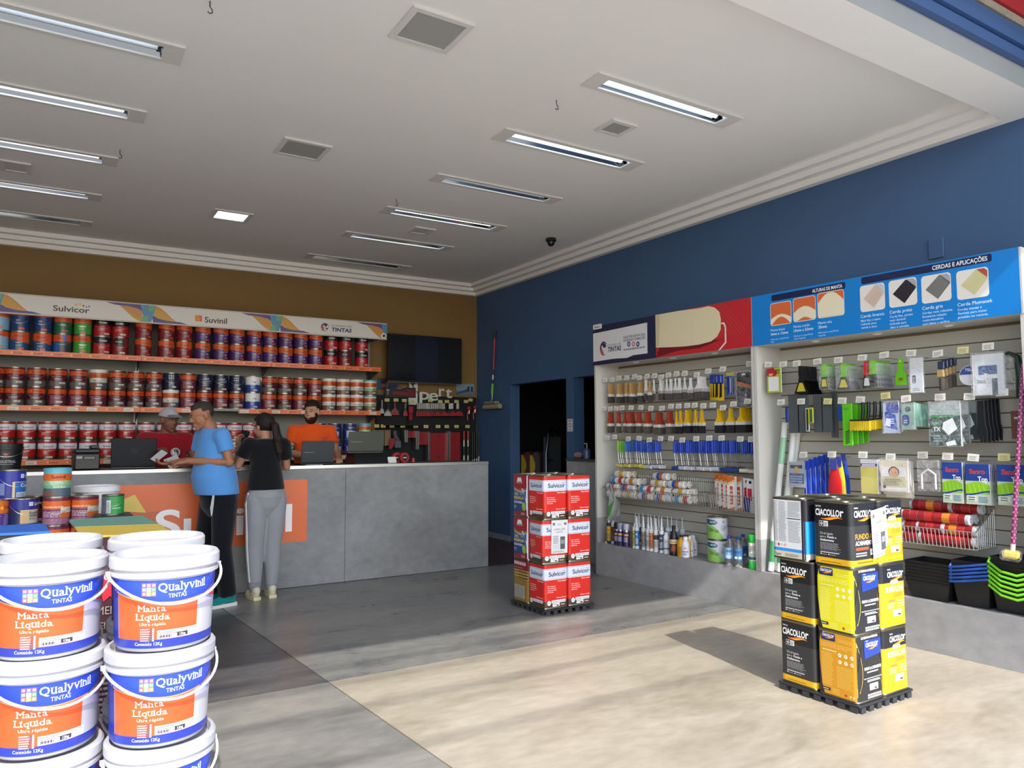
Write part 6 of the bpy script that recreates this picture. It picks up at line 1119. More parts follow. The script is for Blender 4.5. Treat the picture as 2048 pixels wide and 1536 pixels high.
# ---------------------------------------------------------------- tools hanging in the blue-headed bay
def spot(zf, u0, v0, u1, v1, t):
    a, b = bay(*zf(u0, v0), t), bay(*zf(u1, v0), t); c = bay(*zf((u0+u1)/2, v0), t); d = bay(*zf((u0+u1)/2, v1), t)
    return (a.x+b.x)/2, c.z, b.x-a.x, c.z-d.z
T1 = [(135, 898), (248, 895), (350, 890), (505, 876), (660, 866), (838, 848), (1003, 828), (1203, 815), (1405, 820), (1592, 796, 1), (1780, 768)]
T2 = [(232, 1180), (382, 1175), (580, 1175, 1), (688, 1170), (824, 1162), (1015, 1134, 1), (1168, 1156), (1422, 1146), (1640, 1142), (1886, 1113)]
T3 = [(400, 116), (612, 114), (845, 118), (1052, 134), (1292, 122), (1478, 132), (1668, 142), (1900, 140, 1)]
for rn, zf, rows in (('row one', z7, T1), ('row two', z7, T2), ('row three', z8, T3)):
    for i, r in enumerate(rows): peg(*zf(r[0], r[1]+16), rn, i, '#d6cf8a' if len(r) > 2 else '#dedcd2', bayn='tool')
def refill(p, w, h): p.rrect(-w/2, -h, w/2, 0, .006, '#a6b83a'); p.rect(-w/2, -h*.32, w*.05, -h*.0, '#b8262e'); p.disc(w*.02, -h*.2, h*.14, '#b8262e'); p.text('REFIL', w*.12, -h*.14, .016, '#2a3a1a', w=w*.34, bold=.02); p.text('PAD', w*.14, -h*.24, .016, '#2a3a1a', w=w*.28, bold=.02); p.rrect(-w*.4, -h*.94, w*.34, -h*.36, .005, '#e4e4e4'); p.lines(-w*.35, -h*.3, w*.3, .02, 2, '#f0d8d8')
for i in range(5): x, z, w, h = spot(z7, 115, 920, 240, 1115, .05+.05*i); card('refill_card', .135, .205, W3(x, .05+.05*i, z), refill, 'green refill card with a red corner, %s from the front' % ORD[i], 'card', 'green refill cards', .012)
SPT = {}
def spatula(hc, w, h, bc='#6b6e72', st=None, film_=False):
    k = (hc, round(w, 3), film_)
    if k in SPT: return copy_tree(SPT[k])
    t = empty('putty_knife'); hh = h*.52
    G().prism([(-.012, 0), (.012, 0), (.016, -hh*.5), (.012, -hh*.85), (.022, -hh), (-.022, -hh), (-.012, -hh*.85), (-.016, -hh*.5)], -.009, .009, hc).obj('handle', 'plastic', t, ang=40)
    G().prism([(-.02, -hh-.0005), (.02, -hh-.0005), (w/2, -h), (-w/2, -h)], -.001, .001, bc).obj('blade', 'metal', t, ang=0)
    if st: G().prism([(-.014, -hh-.02), (.014, -hh-.02), (w*.32, -h+.018), (-w*.32, -h+.018)], -.002, -.0011, st).obj('sticker', 'print', t, ang=0)
    if film_: G().rbox(-w/2-.004, w/2+.004, -.011, .011, -h-.006, -.02, '#ffffff', .002).obj('clear_sleeve', 'film', t)
    SPT[k] = t; return t
for (u0, v0, u1, v1), hc, n, fl_, nm, st in (((325, 905, 430, 1112), '#17181c', 9, False, 'black handled putty knife', '#c9b53a'), ((520, 890, 580, 1075), '#7ac22e', 6, True, 'green handled putty knife, narrower set', '#d2c83a'), ((645, 885, 742, 1082), '#7ac22e', 7, True, 'green handled putty knife, wider set', '#d2c83a'), ((835, 872, 900, 1070), '#c2262e', 1, False, 'red handled putty knife', '#d8d8d6'), ((870, 862, 950, 1062), '#7ac22e', 10, True, 'green handled putty knife behind the red one', None)):
    for i in range(n):
        t_ = .06+.022*i; x, z, w, h = spot(z7, u0, v0, u1, v1, .06); o = spatula(hc, w, h, '#54575b' if hc == '#17181c' else '#6b6e72', st, fl_)
        put(o, W3(x + .001*i, t_, z), BANG + R(random.uniform(-3, 3)), '%s, %s from the front' % (nm, ORD[i]) if n > 1 else nm, 'putty knife', nm.split(',')[0] + 's')
x, z, w, h = spot(z7, 1085, 848, 1165, 1047, .08); t = empty('spreader', W3(x, .08, z), BANG); b = G(); b.prism([(-.014, 0), (.014, 0), (.02, -.04), (.014, -h*.42), (w/2, -h*.62), (w/2, -h), (-w/2, -h), (-w/2, -h*.62), (-.014, -h*.42), (-.02, -.04)], -.006, .006, '#62b81e'); b.obj('body', 'plastic', t, ang=30); p = P(lambda u, v, L: (u, -.0066-.0003*L, v)); p.disc(.0, -h*.78, .018, '#8a5a20', 10, .012); p.disc(0, -.02, .006, '#d8d4c8', 8); p.obj('print', 'print', t, ang=0); tag(t, 'single bright green plastic spreader alone on its peg', 'spreader')
def whitepack(p, w, h): p.rect(-w/2, -h, w/2, -h*.3, '#cfd6df'); p.rect(-w*.32, -h*.72, -w*.05, -h*.5, '#2c2e38'); p.lines(-w*.28, -h*.7, w*.2, h*.16, 3, '#d8d8dc'); p.lines(-w*.3, -h*.95, w*.6, h*.1, 2, '#9aa2ac')
x, z, w, h = spot(z7, 1190, 845, 1285, 1103, .07); card('white_pack', w, h, W3(x, .07, z), whitepack, 'white bagged pack beside the single green spreader', 'pack', None, .012, sleeve=True)
for i in range(4):
    x, z, w, h = spot(z7, 1410+28*i, 870-9*i, 1450+28*i, 1080-9*i, .07+.03*i); t = empty('roller_pair', W3(x, .07+.03*i, z), BANG); G().rbox(-.022, .022, -.014, .014, -.055, 0, '#26304e', .005).obj('card_top', 'print', t); G().rbox(-.03, .016, -.012, .012, -.11, -.0555, '#a58a5e', .004).obj('wooden_block', 'matte', t); G().tube([(0, 0, -.115), (0, 0, -.2)], .018, '#5d5650', 12).obj('roller', 'fleece', t); tag(t, 'small pack of wooden block and dark roller, %s from the left' % ORD[i], 'pack', 'small roller packs')
x, z, w, h = spot(z7, 1562, 900, 1718, 1050, .08); t = empty('tape_disc', W3(x, .08, z-h/2), BANG); b = G().lathe([(.0, 0), (h/2, 0), (h/2, .045), (0, .045)], '#d6d9de', 30, cap=False); b.xf(0, M.Rotation(R(90), 4, 'X') @ M.Translation((0, 0, -.045))); b.obj('roll', 'plastic', t); p = P(lambda u, v, L: (u, -.0008-.0003*L, v)); n = 13; p.strip([(h*.47*math.cos(math.pi*i/12)*(1 if 1 else 0), h*.47*math.sin(math.pi*i/12)) for i in range(n)], [(h*.47*math.cos(math.pi*i/12), h*.05) for i in range(n)], '#3a4f94'); p.text('TELA', 0, .03, .018, '#dfe4f0', 'c', w=.06, bold=.02); p.disc(.02, -.045, .01, '#a8b0c4', 10); p.obj('label', 'print', t, ang=0); tag(t, 'round white roll with half blue label in row one', 'tape')
def meshpack(p, w, h): p.rect(-w*.42, -h, w*.42, -h*.1, '#c9ced4'); p.rect(-w*.3, -h*.5, w*.3, -h*.28, '#3f5a8a'); p.text('Tinta', -w*.12, -h*.58, .03, '#e6e8ea', w=w*.4, bold=.02); p.lines(-w*.35, -h*.7, w*.3, h*.08, 2, '#6a7080'); [p.rect(-w*.36, -h*(.75+.03*i), w*.1, -h*(.735+.03*i), '#eceef0') for i in range(8)]; p.rect(w*.12, -h, w*.3, -h*.6, '#4a5664')
x, z, w, h = spot(z7, 1655, 815, 1890, 1122, .06); card('mesh_pack', w, h, W3(x, .06, z), meshpack, 'large clear bag with grey and blue printed mesh', 'pack', None, .02, sleeve=True)
x, z, w, h = spot(z7, 1835, 870, 1895, 1095, .11); card('green_pack', w, h, W3(x, .11, z), lambda p, w, h: p.rect(-w/2, -h, w/2, 0, '#3f7a5e'), 'narrow green pack behind the clear mesh bag', 'pack', None, .03)
x, z, w, h = spot(z7, 1880, 800, 2025, 1085, .09); t = empty('sanding_block', W3(x, .09, z), BANG); G().rbox(-w*.5, w*.25, .0, .03, -h, -.03, '#8f9290', .01).obj('bag', 'film', t); b = G(); b.tube([(-w*.9, .02, -.02), (-w*.2, .02, .0), (w*.2, .02, -.03), (w*.38, .02, -.16), (w*.3, .02, -.3)], [.006, .01, .02, .03, .024], '#22392f', 10); b.obj('handle', 'plastic', t); tag(t, 'dark green curved tool in a bag at the top right of the bay', 'tool')
# row two
x, z, w, h = spot(z7, 260, 1212, 297, 1325, .1); tag(G().rbox(-.017, .017, -.012, .012, -h, 0, '#1c3a8c', .006).obj('foam_spreader', 'plastic', None, W3(x, .1, z), BANG), 'dark blue spreader hanging above the white tubes', 'spreader')
for i, (u0, u1, v0, v1, nm) in enumerate(((285, 440, 1122, 1405, 'wide steel float blade, left'), (470, 608, 1120, 1400, 'wide steel float blade, right'), (600, 652, 1095, 1440, 'narrow steel blade right of the two wide blades'))):
    x, z, w, h = spot(z7, u0, v0, u1, v1, .09+.03*i); t = empty('steel_float', W3(x, .09+.03*i, z), BANG); G().rbox(-w/2, w/2, -.001, .001, -h, 0, '#4f5558', .0005).obj('blade', 'plastic', t); G().box(-w*.04, w*.0, -.0016, -.0011, -h*.98, -.02, '#2c3032').obj('rib', 'metal', t, ang=0); tag(t, nm, 'steel float')
for i, (u0, u1, c_) in enumerate(((415, 440, '#b9bcc0'), (440, 478, '#c9b82a'))):
    x, z, w, h = spot(z7, u0, 1218, u1, 1395 if i == 0 else 1332, .07); t = empty('box_cutter', W3(x, .07-.01*i, z), BANG); G().rbox(-w/2, w/2, -.008, .008, -h, 0, c_, .004).obj('body', 'plastic', t); G().rbox(-w*.1, w*.45, -.0105, -.0085, -h*.95, -.01, '#2a6a3a' if i else '#2a2c30', .001).obj('grip', 'plastic', t); tag(t, ('silver box cutter hanging before the steel blades', 'yellow and green cutter hanging before the steel blades')[i], 'cutter')
x, z, w, h = spot(z7, 657, 1200, 690, 1315, .1); tag(G().rbox(-w/2, w/2, -.012, .012, -h, 0, '#20489c', .006).obj('foam_spreader', 'plastic', None, W3(x, .1, z), BANG), 'blue spreader hanging left of the green plastic float', 'spreader')
for i in range(4):
    t_ = .07+.04*i; x, z, w, h = spot(z7, 685+18*i, 1185+3*i, 760+18*i, 1500-8*i, .07); t = empty('plastic_float', W3(x, t_, z), BANG); b = G(); b.rbox(-w/2, w/2, 0, .008, -h, 0, '#5fbf22', .003); b.obj('plate', 'plastic', t)
    if i == 0: [G().prism([(-w*.22, -h*(.66+.045*k)-.012), (w*.2, -h*(.66+.045*k)+.004), (w*.2, -h*(.66+.045*k)+.012), (-w*.22, -h*(.66+.045*k)-.004)], -.0008, -.0002, '#1f2a14').obj('slot', 'matte', t, ang=0) for k in range(7)]; p = P(lambda u, v, L: (u, -.0008-.0003*L, v)); p.text('FLOAT', -w*.3, -.05, .02, '#3f8a18', w=w*.5); p.obj('embossing', 'print', t, ang=0)
    tag(t, 'bright green plastic float, %s from the front' % ORD[i], 'float', 'green plastic floats')
for i, u in enumerate((843, 885, 932, 980)):
    t_ = .07+.012*i; x, z, w, h = spot(z7, u-14, 1175-3*i, u+14, 1388-6*i, t_); t = empty('block_brush', W3(x, t_, z), BANG); G().tube([(0, 0, 0), (0, 0, -h*.3), (-.008, 0, -h*.6)], [.011, .013, .011], '#15171d', 10).obj('handle', 'plastic', t); x2 = bay(*z7(990, 1300), t_).x - x if 0 else 0
    w2 = .21 if i < 1 else .16 - .03*i; b = G(); b.rbox(-.02 - (.08 if i == 0 else .0), .06, -.02, .02, -h*.66, -h*.6-.001, '#1a1a1c', .003); b.obj('block', 'plastic', t)
    b = G(); n = 11; [b.box(-.02-(.08 if i == 0 else 0)+(.08+(.08 if i == 0 else 0))*k/n, -.02-(.08 if i == 0 else 0)+(.08+(.08 if i == 0 else 0))*(k+.8)/n, -.018, .018, -h+.004*(k % 2), -h*.66-.0005, '#e0c41e') for k in range(n)]; o = b.obj('bristles', 'bristle', t, ang=0); o['kind'] = 'stuff'; tag(t, 'black handled brush with yellow bristles, %s from the left' % ORD[i], 'brush', 'yellow bristle brushes')
def bluebag(p, w, h): p.rect(-w/2, -h, w/2, 0, '#9fb0cc'); p.rect(-w*.3, -h*.35, w*.5, 0, '#25408f'); p.poly([(-w*.4, -h*.3), (w*.3, -h*.4), (w*.4, -h*.9), (-w*.35, -h*.8)], '#2a4aa0'); p.poly([(-w*.3, -h*.5), (.0, -h*.55), (-w*.05, -h*.8), (-w*.4, -h*.75)], '#cfd6e4'); p.lines(-w*.1, -h*.7, w*.35, h*.2, 3, '#c8d4f0')
for i in range(3): x, z, w, h = spot(z7, 995+20*i, 1178, 1105+20*i, 1405-8*i, .06+.04*i); card('blue_bag', w, h, W3(x, .06+.04*i, z), bluebag, 'blue and silver bagged pack, %s from the front' % ORD[i], 'pack', 'blue bagged packs', .02, sleeve=(i == 0), rz=R(6))
def mintpack(p, w, h): p.rect(-w/2, -h, w/2, 0, '#8fb0a4'); p.disc(.0, -h*.2, w*.22, '#2a4a46', 12); p.rrect(-w*.5, -h*.85, w*.1, -h*.42, .02, '#2f4788'); p.lines(-w*.35, -h*.75, w*.3, .03, 2, '#c8d0ea')
x, z, w, h = spot(z7, 1132, 1190, 1225, 1378, .06); card('mint_pack', w, h, W3(x, .06, z), mintpack, 'mint green clear pack with navy oval label', 'pack', None, .02, sleeve=True)
for i in range(6): x, z, w, h = spot(z7, 1222+26*i, 1175+6*i, 1250+26*i, 1358, .07+.03*i); t = empty('glove_strip', W3(x, .07+.03*i, z), BANG + R(10)); G().prism([(-w*.4, 0), (w*.4, -.01), (w*.9, -h), (-w*.3, -h*.97)], -.006, .006, ('#86b8a4', '#a4cdbd')[i % 2]).obj('strip', 'cloth', t, ang=30); tag(t, 'mint green folded strip, %s from the left' % ORD[i], 'strip', 'mint green strips')
def darkbag(p, w, h): p.rect(-w/2, -h, w/2, 0, '#1d3a38'); p.rect(-w/2, -h*.3, w/2, 0, '#8f9a9a'); p.rect(-w*.45, -h*.34, w*.3, -h*.28, '#2f7a4a'); p.poly([(-w*.05, -h*.45), (w*.25, -h*.35), (w*.4, -h*.6), (w*.1, -h*.75), (-w*.1, -h*.6)], '#dfe4e6'); p.rect(-w*.35, -h*.5, -w*.2, -h*.44, '#3f9a5a'); p.text('TX', -w*.4, -h*.66, .03, '#dfe8e4', w=w*.25, bold=.02); p.poly([(w*.0, -h*.92), (w*.3, -h*.86), (w*.35, -h*.97), (w*.05, -h)], '#d2d8da'); p.lines(-w*.4, -h*.9, w*.3, .05, 3, '#7a9a94')
for i in range(3): x, z, w, h = spot(z7, 1345+85*i, 1180-5*i, 1560+62*i, 1502-22*i, .05+.05*i); card('glove_bag', min(w, .2), h, W3(x, .05+.05*i, z), darkbag, 'dark green glove bag with white shapes, %s from the left' % ORD[i], 'glove pack', 'dark green glove bags', .025, sleeve=(i < 2), rz=R(8))
for i in range(5): x, z, w, h = spot(z7, 1705+28*i, 1165-3*i, 1745+28*i, 1478-4*i, .07+.03*i); t = empty('rubber_glove', W3(x, .07+.03*i, z), BANG); b = G(); b.prism([(-.018, 0), (.018, 0), (.022, -h*.55), (.032, -h*.75), (.028, -h), (.016, -h*.98), (.012, -h*.82), (.004, -h*1.0), (-.01, -h*.99), (-.012, -h*.82), (-.024, -h*.95), (-.03, -h*.8), (-.022, -h*.5)], -.008, .008, '#14161c'); b.obj('glove', 'cloth', t, ang=30); tag(t, 'black rubber glove hanging, %s from the left' % ORD[i], 'glove', 'black rubber gloves')
x, z, w, h = spot(z7, 1948, 1240, 2020, 1450, .1); card('maroon_card', w, h, W3(x, .1, z), lambda p, w, h: (p.rect(-w/2, -h, w/2, 0, '#6a3f3a'), p.rect(-.01, -h*.28, .02, -h*.22, '#cfd0d0')), 'dull maroon card hanging behind the pink patterned pole', 'card', None, .02)
# row three
def wirepack(p, w, h): p.rect(-w/2, -h, w/2, 0, '#9aa4b4'); p.rect(-w*.4, -h*.25, w*.35, -h*.12, '#26282e'); p.rect(-w*.1, -h*.5, w*.1, -h*.2, '#c99a2a'); p.rect(-w*.45, -h*.85, w*.45, -h*.45, '#42557c'); p.lines(-w*.4, -h*.8, w*.8, .06, 3, '#8fa4cc')
x, z, w, h = spot(z8, 288, 165, 408, 352, .05); card('carded_tool', w, h, W3(x, .05, z), wirepack, 'clear card with an orange tool beside the white pipes', 'pack', None, .01, sleeve=True)
for i in range(5):
    x, z, w, h = spot(z8, 405+36*i, 155-12*i, 440+36*i, 400, .06+.03*i); t = empty('paint_key', W3(x, .06+.03*i, z), BANG); G().prism([(-.02, 0), (.02, 0), (.02, -.06), (.012, -.075), (.026, -h), (-.022, -h), (-.012, -.075), (-.02, -.06)], -.01, .01, '#1f3fae').obj('scoop', 'plastic', t, ang=30); G().box(-.004, .0, -.0115, -.0105, -h, -.07, '#b8c8f0').obj('ridge', 'plastic', t, ang=0); tag(t, 'royal blue plastic scoop, %s from the left' % ORD[i], 'scoop', 'royal blue scoops')
for i, c_ in enumerate(('#c8202a', '#d8c43a', '#2246ae')):
    x, z, w, h = spot(z8, 582+45*i, 200-18*i, 680+30*i, 400, .05+.04*i); t = empty('cleaning_cloth', W3(x, .05+.04*i, z+.03), BANG); k = G(); k.loft([((0, 0, 0), (w*.2, 0, 0), (0, .008, 0)), ((0, 0, -.06), (w*.32, 0, 0), (0, .014, 0)), ((0, 0, -h*.7), (w*.5, 0, 0), (0, .016, 0)), ((0, 0, -h-.03), (w*.55, 0, 0), (0, .014, 0))], c_); k.obj('cloth', 'cloth', t); G().rbox(-w*.25, w*.3, -.018, -.0145, -.05, .03, '#3a4a9c', .001).obj('card_top', 'print', t); tag(t, ('red', 'yellow', 'blue')[i] + ' cloth pack hanging above the black cans', 'cloth')
def ycloth(p, w, h): p.rect(-w/2, -h, w/2, 0, '#c9bf6a'); p.rect(-w/2, -h*.22, w/2, 0, '#cfcfd6'); p.rect(-w/2, -h*.2, w/2, -h*.12, '#5a4a8a'); p.lines(-w*.4, -h*.19, w*.8, .02, 1, '#d8d0ec', .7); p.poly([(-w/2, -h*.5), (w/2, -h*.55), (w/2, -h), (-w/2, -h)], '#d2c878')
for i in range(3): x, z, w, h = spot(z8, 825+8*i, 145, 950+8*i, 400, .05+.03*i); card('yellow_cloth_pack', w, h, W3(x, .05+.03*i, z), ycloth, 'yellow cloth pack with violet header, %s from the front' % ORD[i], 'cloth pack', 'yellow cloth packs', .014)
def babypack(p, w, h): p.rect(-w/2, -h, w/2, 0, '#d8d0b8'); p.rect(-w*.45, -h*.95, w*.45, -h*.22, '#e4e2e8'); p.disc(.0, -h*.38, w*.2, '#3a2a22', 14); p.disc(0, -h*.41, w*.17, '#d8a88a', 14, w*.19); p.disc(-.012, -h*.4, .003, '#2a1a14', 6); p.disc(.012, -h*.4, .003, '#2a1a14', 6); p.rect(-w*.42, -h*.85, w*.42, -h*.52, '#c8c49a'); p.lines(-w*.38, -h*.8, w*.7, h*.22, 4, '#8a8464'); p.disc(-w*.36, -h*.86, .012, '#4a3a3a', 10)
for i in range(3): x, z, w, h = spot(z8, 972+18*i, 150+4*i, 1175+18*i, 385+22*i, .05+.03*i); card('cloth_pack', w, h, W3(x, .05+.03*i, z), babypack, 'pale cloth pack printed with a child portrait, %s from the front' % ORD[i], 'cloth pack', 'child print cloth packs', .014, sleeve=(i == 0))
x, z, w, h = spot(z8, 1245, 150, 1415, 385, .05); t = empty('clear_bag', W3(x, .05, z), BANG); G().rbox(-w/2, w/2, -.01, .02, -h, 0, '#ffffff', .008).obj('bag', 'film', t); b = G(); [b.tube([(-w*.3+dx, 0, -h*.92), (-w*.3+dx, 0, -h*.45), (.0+dx, 0, -h*.3), (w*.3, 0, -h*.45), (w*.3, 0, -h*.92)], .007, '#dcdcde', 8) for dx in (0,)]; b.obj('white_fitting', 'plastic', t); tag(t, 'clear bag with white curved fittings left of the glove packs', 'bag')
def glovep(p, w, h): p.rect(-w/2, -h, w/2, 0, '#b9c8b0'); p.rect(-w/2, -h*.42, w/2, 0, '#20418f'); p.text('Sanro', 0, -h*.24, .032, '#c8402e', 'c', w=w*.66, bold=.04); p.text('Top', w*.02, -h*.43, .034, '#eef2ea', 'l', w=w*.4, bold=.02); n = 9; p.strip([(-w/2+w*i/8, -h*.52+h*.08*math.sin(math.pi*i/8)) for i in range(n)], [(-w/2+w*i/8, -h*.74) for i in range(n)], '#86c02a'); [p.poly([(-w*.4+w*.2*i, -h*.5), (-w*.36+w*.2*i, -h*.46), (-w*.25+w*.2*i, -h*.72), (-w*.32+w*.2*i, -h*.72)], '#9ace3e') for i in range(4)]; p.strip([(-w/2+w*i/8, -h*.7-h*.05*math.cos(math.pi*i/8)) for i in range(n)], [(-w/2+w*i/8, -h*.74-h*.05*math.cos(math.pi*i/8)) for i in range(n)], '#20418f'); p.rect(-w*.45, -h*.92, -w*.05, -h*.78, '#d8dcd4'); p.lines(-w*.4, -h*.9, w*.3, .03, 2, '#5a6a60'); p.lines(w*.02, -h*.95, w*.42, h*.16, 5, '#3f6aa0')
for j, (u0, u1, v0, v1, n) in enumerate(((1432, 1582, 165, 470, 3), (1605, 1785, 180, 482, 4), (1842, 2050, 185, 490, 3))):
    for i in range(n): x, z, w, h = spot(z8, u0+13*i, v0, u1+13*i, v1, .05+.03*i); card('glove_pack', w, h, W3(x, .05+.03*i, z), glovep, 'blue and green glove pack, %s from the front, %s bunch' % (ORD[i], ORD[j]), 'glove pack', 'blue and green glove packs', .014)
# red roller basket
xa = bay(*z8(1100, 700), .02).x; xb = bay(*z8(1690, 760), .02).x; zb = bay(*z8(1600, 815), .03).z; zf = bay(*z8(1690, 705), .02).z
basket(xa, xb, zb, zf+.01, zf+.16, .02, 'chrome wire basket heaped with red bagged rollers in the tool bay', '#d8d8d8')
idx = 0
for lv, row in enumerate(((.2, .52, .84), (.2, .52, .84), (.3, .62), (.34, .7))):
    for i, f in enumerate(row):
        for d_ in range(2):
            if d_ == 0 and lv > 2: continue
            L_ = .3; x = xa + (xb-xa)*f; x = min(max(x, xa+.16), xb-.165); sleeve_pack(L_, .036, ('#c9ccd0', '#8f1c22', '#a8242a', '#d8862a' if (i+lv) % 2 else '#98222a', '#b8302e', '#8f1c22'), W3(x + random.uniform(-.01, .01), .085+.085*d_, zb+.045+.071*lv), BANG + R(random.uniform(-4, 4)), 'red bagged roller, %s from left in the %s %s layer, chrome basket' % (ORD[i], 'front' if d_ == 0 else 'rear', ('lowest', 'second', 'third', 'top')[lv]), 'red rollers in the chrome basket')
# paint trays and buckets on the plinth
def tray(w, d, h, col='#17181b'):
    b = G(); k = .8
    o = [(-w/2, -d/2), (w/2, -d/2), (w/2, d/2), (-w/2, d/2)]; vs = [(x, y, h) for x, y in o] + [(x*.97, y*.97, h) for x, y in o] + [(x*k*.97, y*k*.97, .006) for x, y in o] + [(x*k, y*k, 0) for x, y in o] + [(x*.985, y*.985, h-.012) for x, y in o] + [(x, y, h-.012) for x, y in o]
    q = lambda a, c: [(a+i, a+(i+1) % 4, c+(i+1) % 4, c+i) for i in range(4)]
    return b.add(vs, q(4, 0) + q(8, 4) + [(8, 9, 10, 11)] + q(0, 20) + q(20, 16) + q(16, 12) + [(12, 15, 14, 13)], col)
TR = tray(.30, .26, .12).mesh('tray', 'plastic', 0)
s, t_ = 0, 0; c0 = at_plane(*z8(1320, 1230), V((0, 0, PZ)), V((0, 0, 1))) - BO; sx_ = c0.dot(BSD)
for i in range(7): tag(meshobj('paint_tray', TR, None, W3(sx_-.07, .165, PZ+.001+.0225*i), BANG), 'black paint tray behind the black and yellow stack, %s in its nest' % ('lowest' if i == 0 else ORD[i] + ' above the lowest' if 0 else ORD[i] + ' from below'), 'paint tray', 'nested black paint trays')
def bucket_sq(hc):
    t = empty('paint_scuttle'); tray(.235, .25, .2, '#1a1b1f').obj('body', 'plastic', t, ang=0); G().tube([(-.12, -.115, .19), (-.118, -.15, .165), (-.04, -.165, .115), (.05, -.165, .1), (.118, -.15, .125), (.12, -.115, .15)] if hc == '#6fc21e' else [(-.119, -.09, .19), (-.122, -.14, .15), (-.02, -.16, .17), (.119, -.15, .2), (.12, -.1, .195)], .0085, hc, 10).obj('handle', 'plastic', t); return t
for hc, u, v, n, st, lab in (('#2a55a8', 1615, 1262, 5, .024, 'blue'), ('#6fc21e', 1905, 1322, 6, .03, 'bright green')):
    pr = None; c0 = at_plane(*z8(u, v), V((0, 0, PZ)), V((0, 0, 1))) - BO; sx_ = c0.dot(BSD)
    for i in range(n):
        o = copy_tree(pr) if pr else bucket_sq(hc); pr = pr or o; put(o, W3(sx_, .17, PZ+.001+st*i), BANG, 'black paint bucket with %s handle, %s' % (lab, 'lowest of its nest' if i == 0 else 'top of its nest' if i == n-1 else ORD[i] + ' from below in its nest'), 'bucket', 'nested buckets with %s handles' % lab)
# leaning white tubes and patterned pole
for i, (u0, v0, u1, v1, zf, r, tt) in enumerate(((262, 1330, 105, 975, None, .024, .10), (330, 1360, 150, 985, None, .026, .16), (372, 1370, 200, 940, None, .028, .22))):
    top = bay(*z7(u0, v0), tt + .08); bt = at_plane(*z8(u1, v1), V((0, 0, PZ + .02)), V((0, 0, 1))) - BO; sb, tb = bt.dot(BSD), min(max(bt.dot(BTD), .05), .2)
    A = W3(sb, tb + .03*i, PZ + .008); Bp = W3(top.x, min(tt + .08, .28), top.z); t = empty('wall_paper_tube', A); t.rotation_euler = (Bp-A).to_track_quat('Z', 'Y').to_euler(); L_ = (Bp-A).length
    G().lathe([(r*.8, 0), (r, 0), (r, L_), (r*.8, L_), (r*.8, L_-.02)], '#dfe2e0', 18).obj('tube', 'plastic', t)
    if i == 0: G().lathe([(r+.001, L_*.72), (r+.001, L_*.9)], '#8fc4a0', 18, cap=False).obj('wrap_print', 'print', t); p = P(cyl_map(r+.0012), .006); [p.rect(-.02, L_*(.73+.055*q), .02, L_*(.765+.055*q), '#3f9a5c') for q in range(3)]; p.v = [(M.Rotation(math.pi, 4, 'Z') @ V(q))[:] if 0 else q for q in p.v]; p.obj('wrap_marks', 'print', t)
    G().lathe([(r+.001, L_*.06), (r+.001, L_*.2)], '#3f9a5c', 18, cap=False).obj('wrap_print', 'print', t)
    tag(t, 'long white tube with green label leaning in the bay corner, %s from the left' % ORD[i], 'tube', 'leaning white tubes')
A = at_plane(*z8(1965, 790), BO + BTD*.0, BTD); Bp = at_plane(*z7(2046, 880), BO + BTD*.03, BTD); t = empty('patterned_pole', A); t.rotation_euler = (Bp-A).to_track_quat('Z', 'Y').to_euler(); L_ = (Bp-A).length
G().tube([(0, 0, 0), (0, 0, L_)], .0125, '#8c2f66', 12).obj('pole', 'plastic', t); b = G()
for i in range(int(L_/.02)):
    for k in range(3): a = R(120*k+60*(i % 2)+30); b.tube([(.0129*math.cos(a)-.004*math.sin(a)*math.cos(R(q*60)), .0129*math.sin(a)+.004*math.cos(a)*math.cos(R(q*60)), .02*i+.01+.006*math.sin(R(q*60))) for q in range(7)], .0011, '#d8b8cc', 4, cap=False)
o = b.obj('dots', 'print', t); o['kind'] = 'stuff'; G().tube([(0, 0, -.03), (0, 0, .01)], .014, '#d2d4d6', 12).obj('socket', 'plastic', t)
b = G(); b.rbox(-.06, .06, -.04, .05, -.075, -.03, '#c9b21e', .012); b.obj('brush_head', 'bristle', t); G().rbox(-.075, .075, -.05, .06, -.09, -.028, '#ffffff', .012).obj('clear_sleeve', 'film', t); tag(t, 'pink patterned pole with yellow bagged head at the right edge', 'brush')
# ================================================================ FRONT LEFT CAN DISPLAY
ub = lambda u, v: (u*.14648, 920+v*.14648)
def at_xy(px, py, y): return at(px, py, 'y', y)
q0 = at(115, 988, 'y', 6.45); bz = .03
pallet((.10, 6.52, 0), 1.15, 0, 'black plastic pallet under the pile of small cans', .045)
G_ = 'pile of small paint cans before the counter'
YL = 6.32
def pile(px, lvl, kd, label, dy=0., rz=0., z=None):
    q = at(px, 990, 'y', YL + dy); return put(round_can(kd), (q.x, YL+dy, .0465 + .1995*lvl), math.atan2(-q.x, q.y) + R(rz), label, 'paint can', G_)
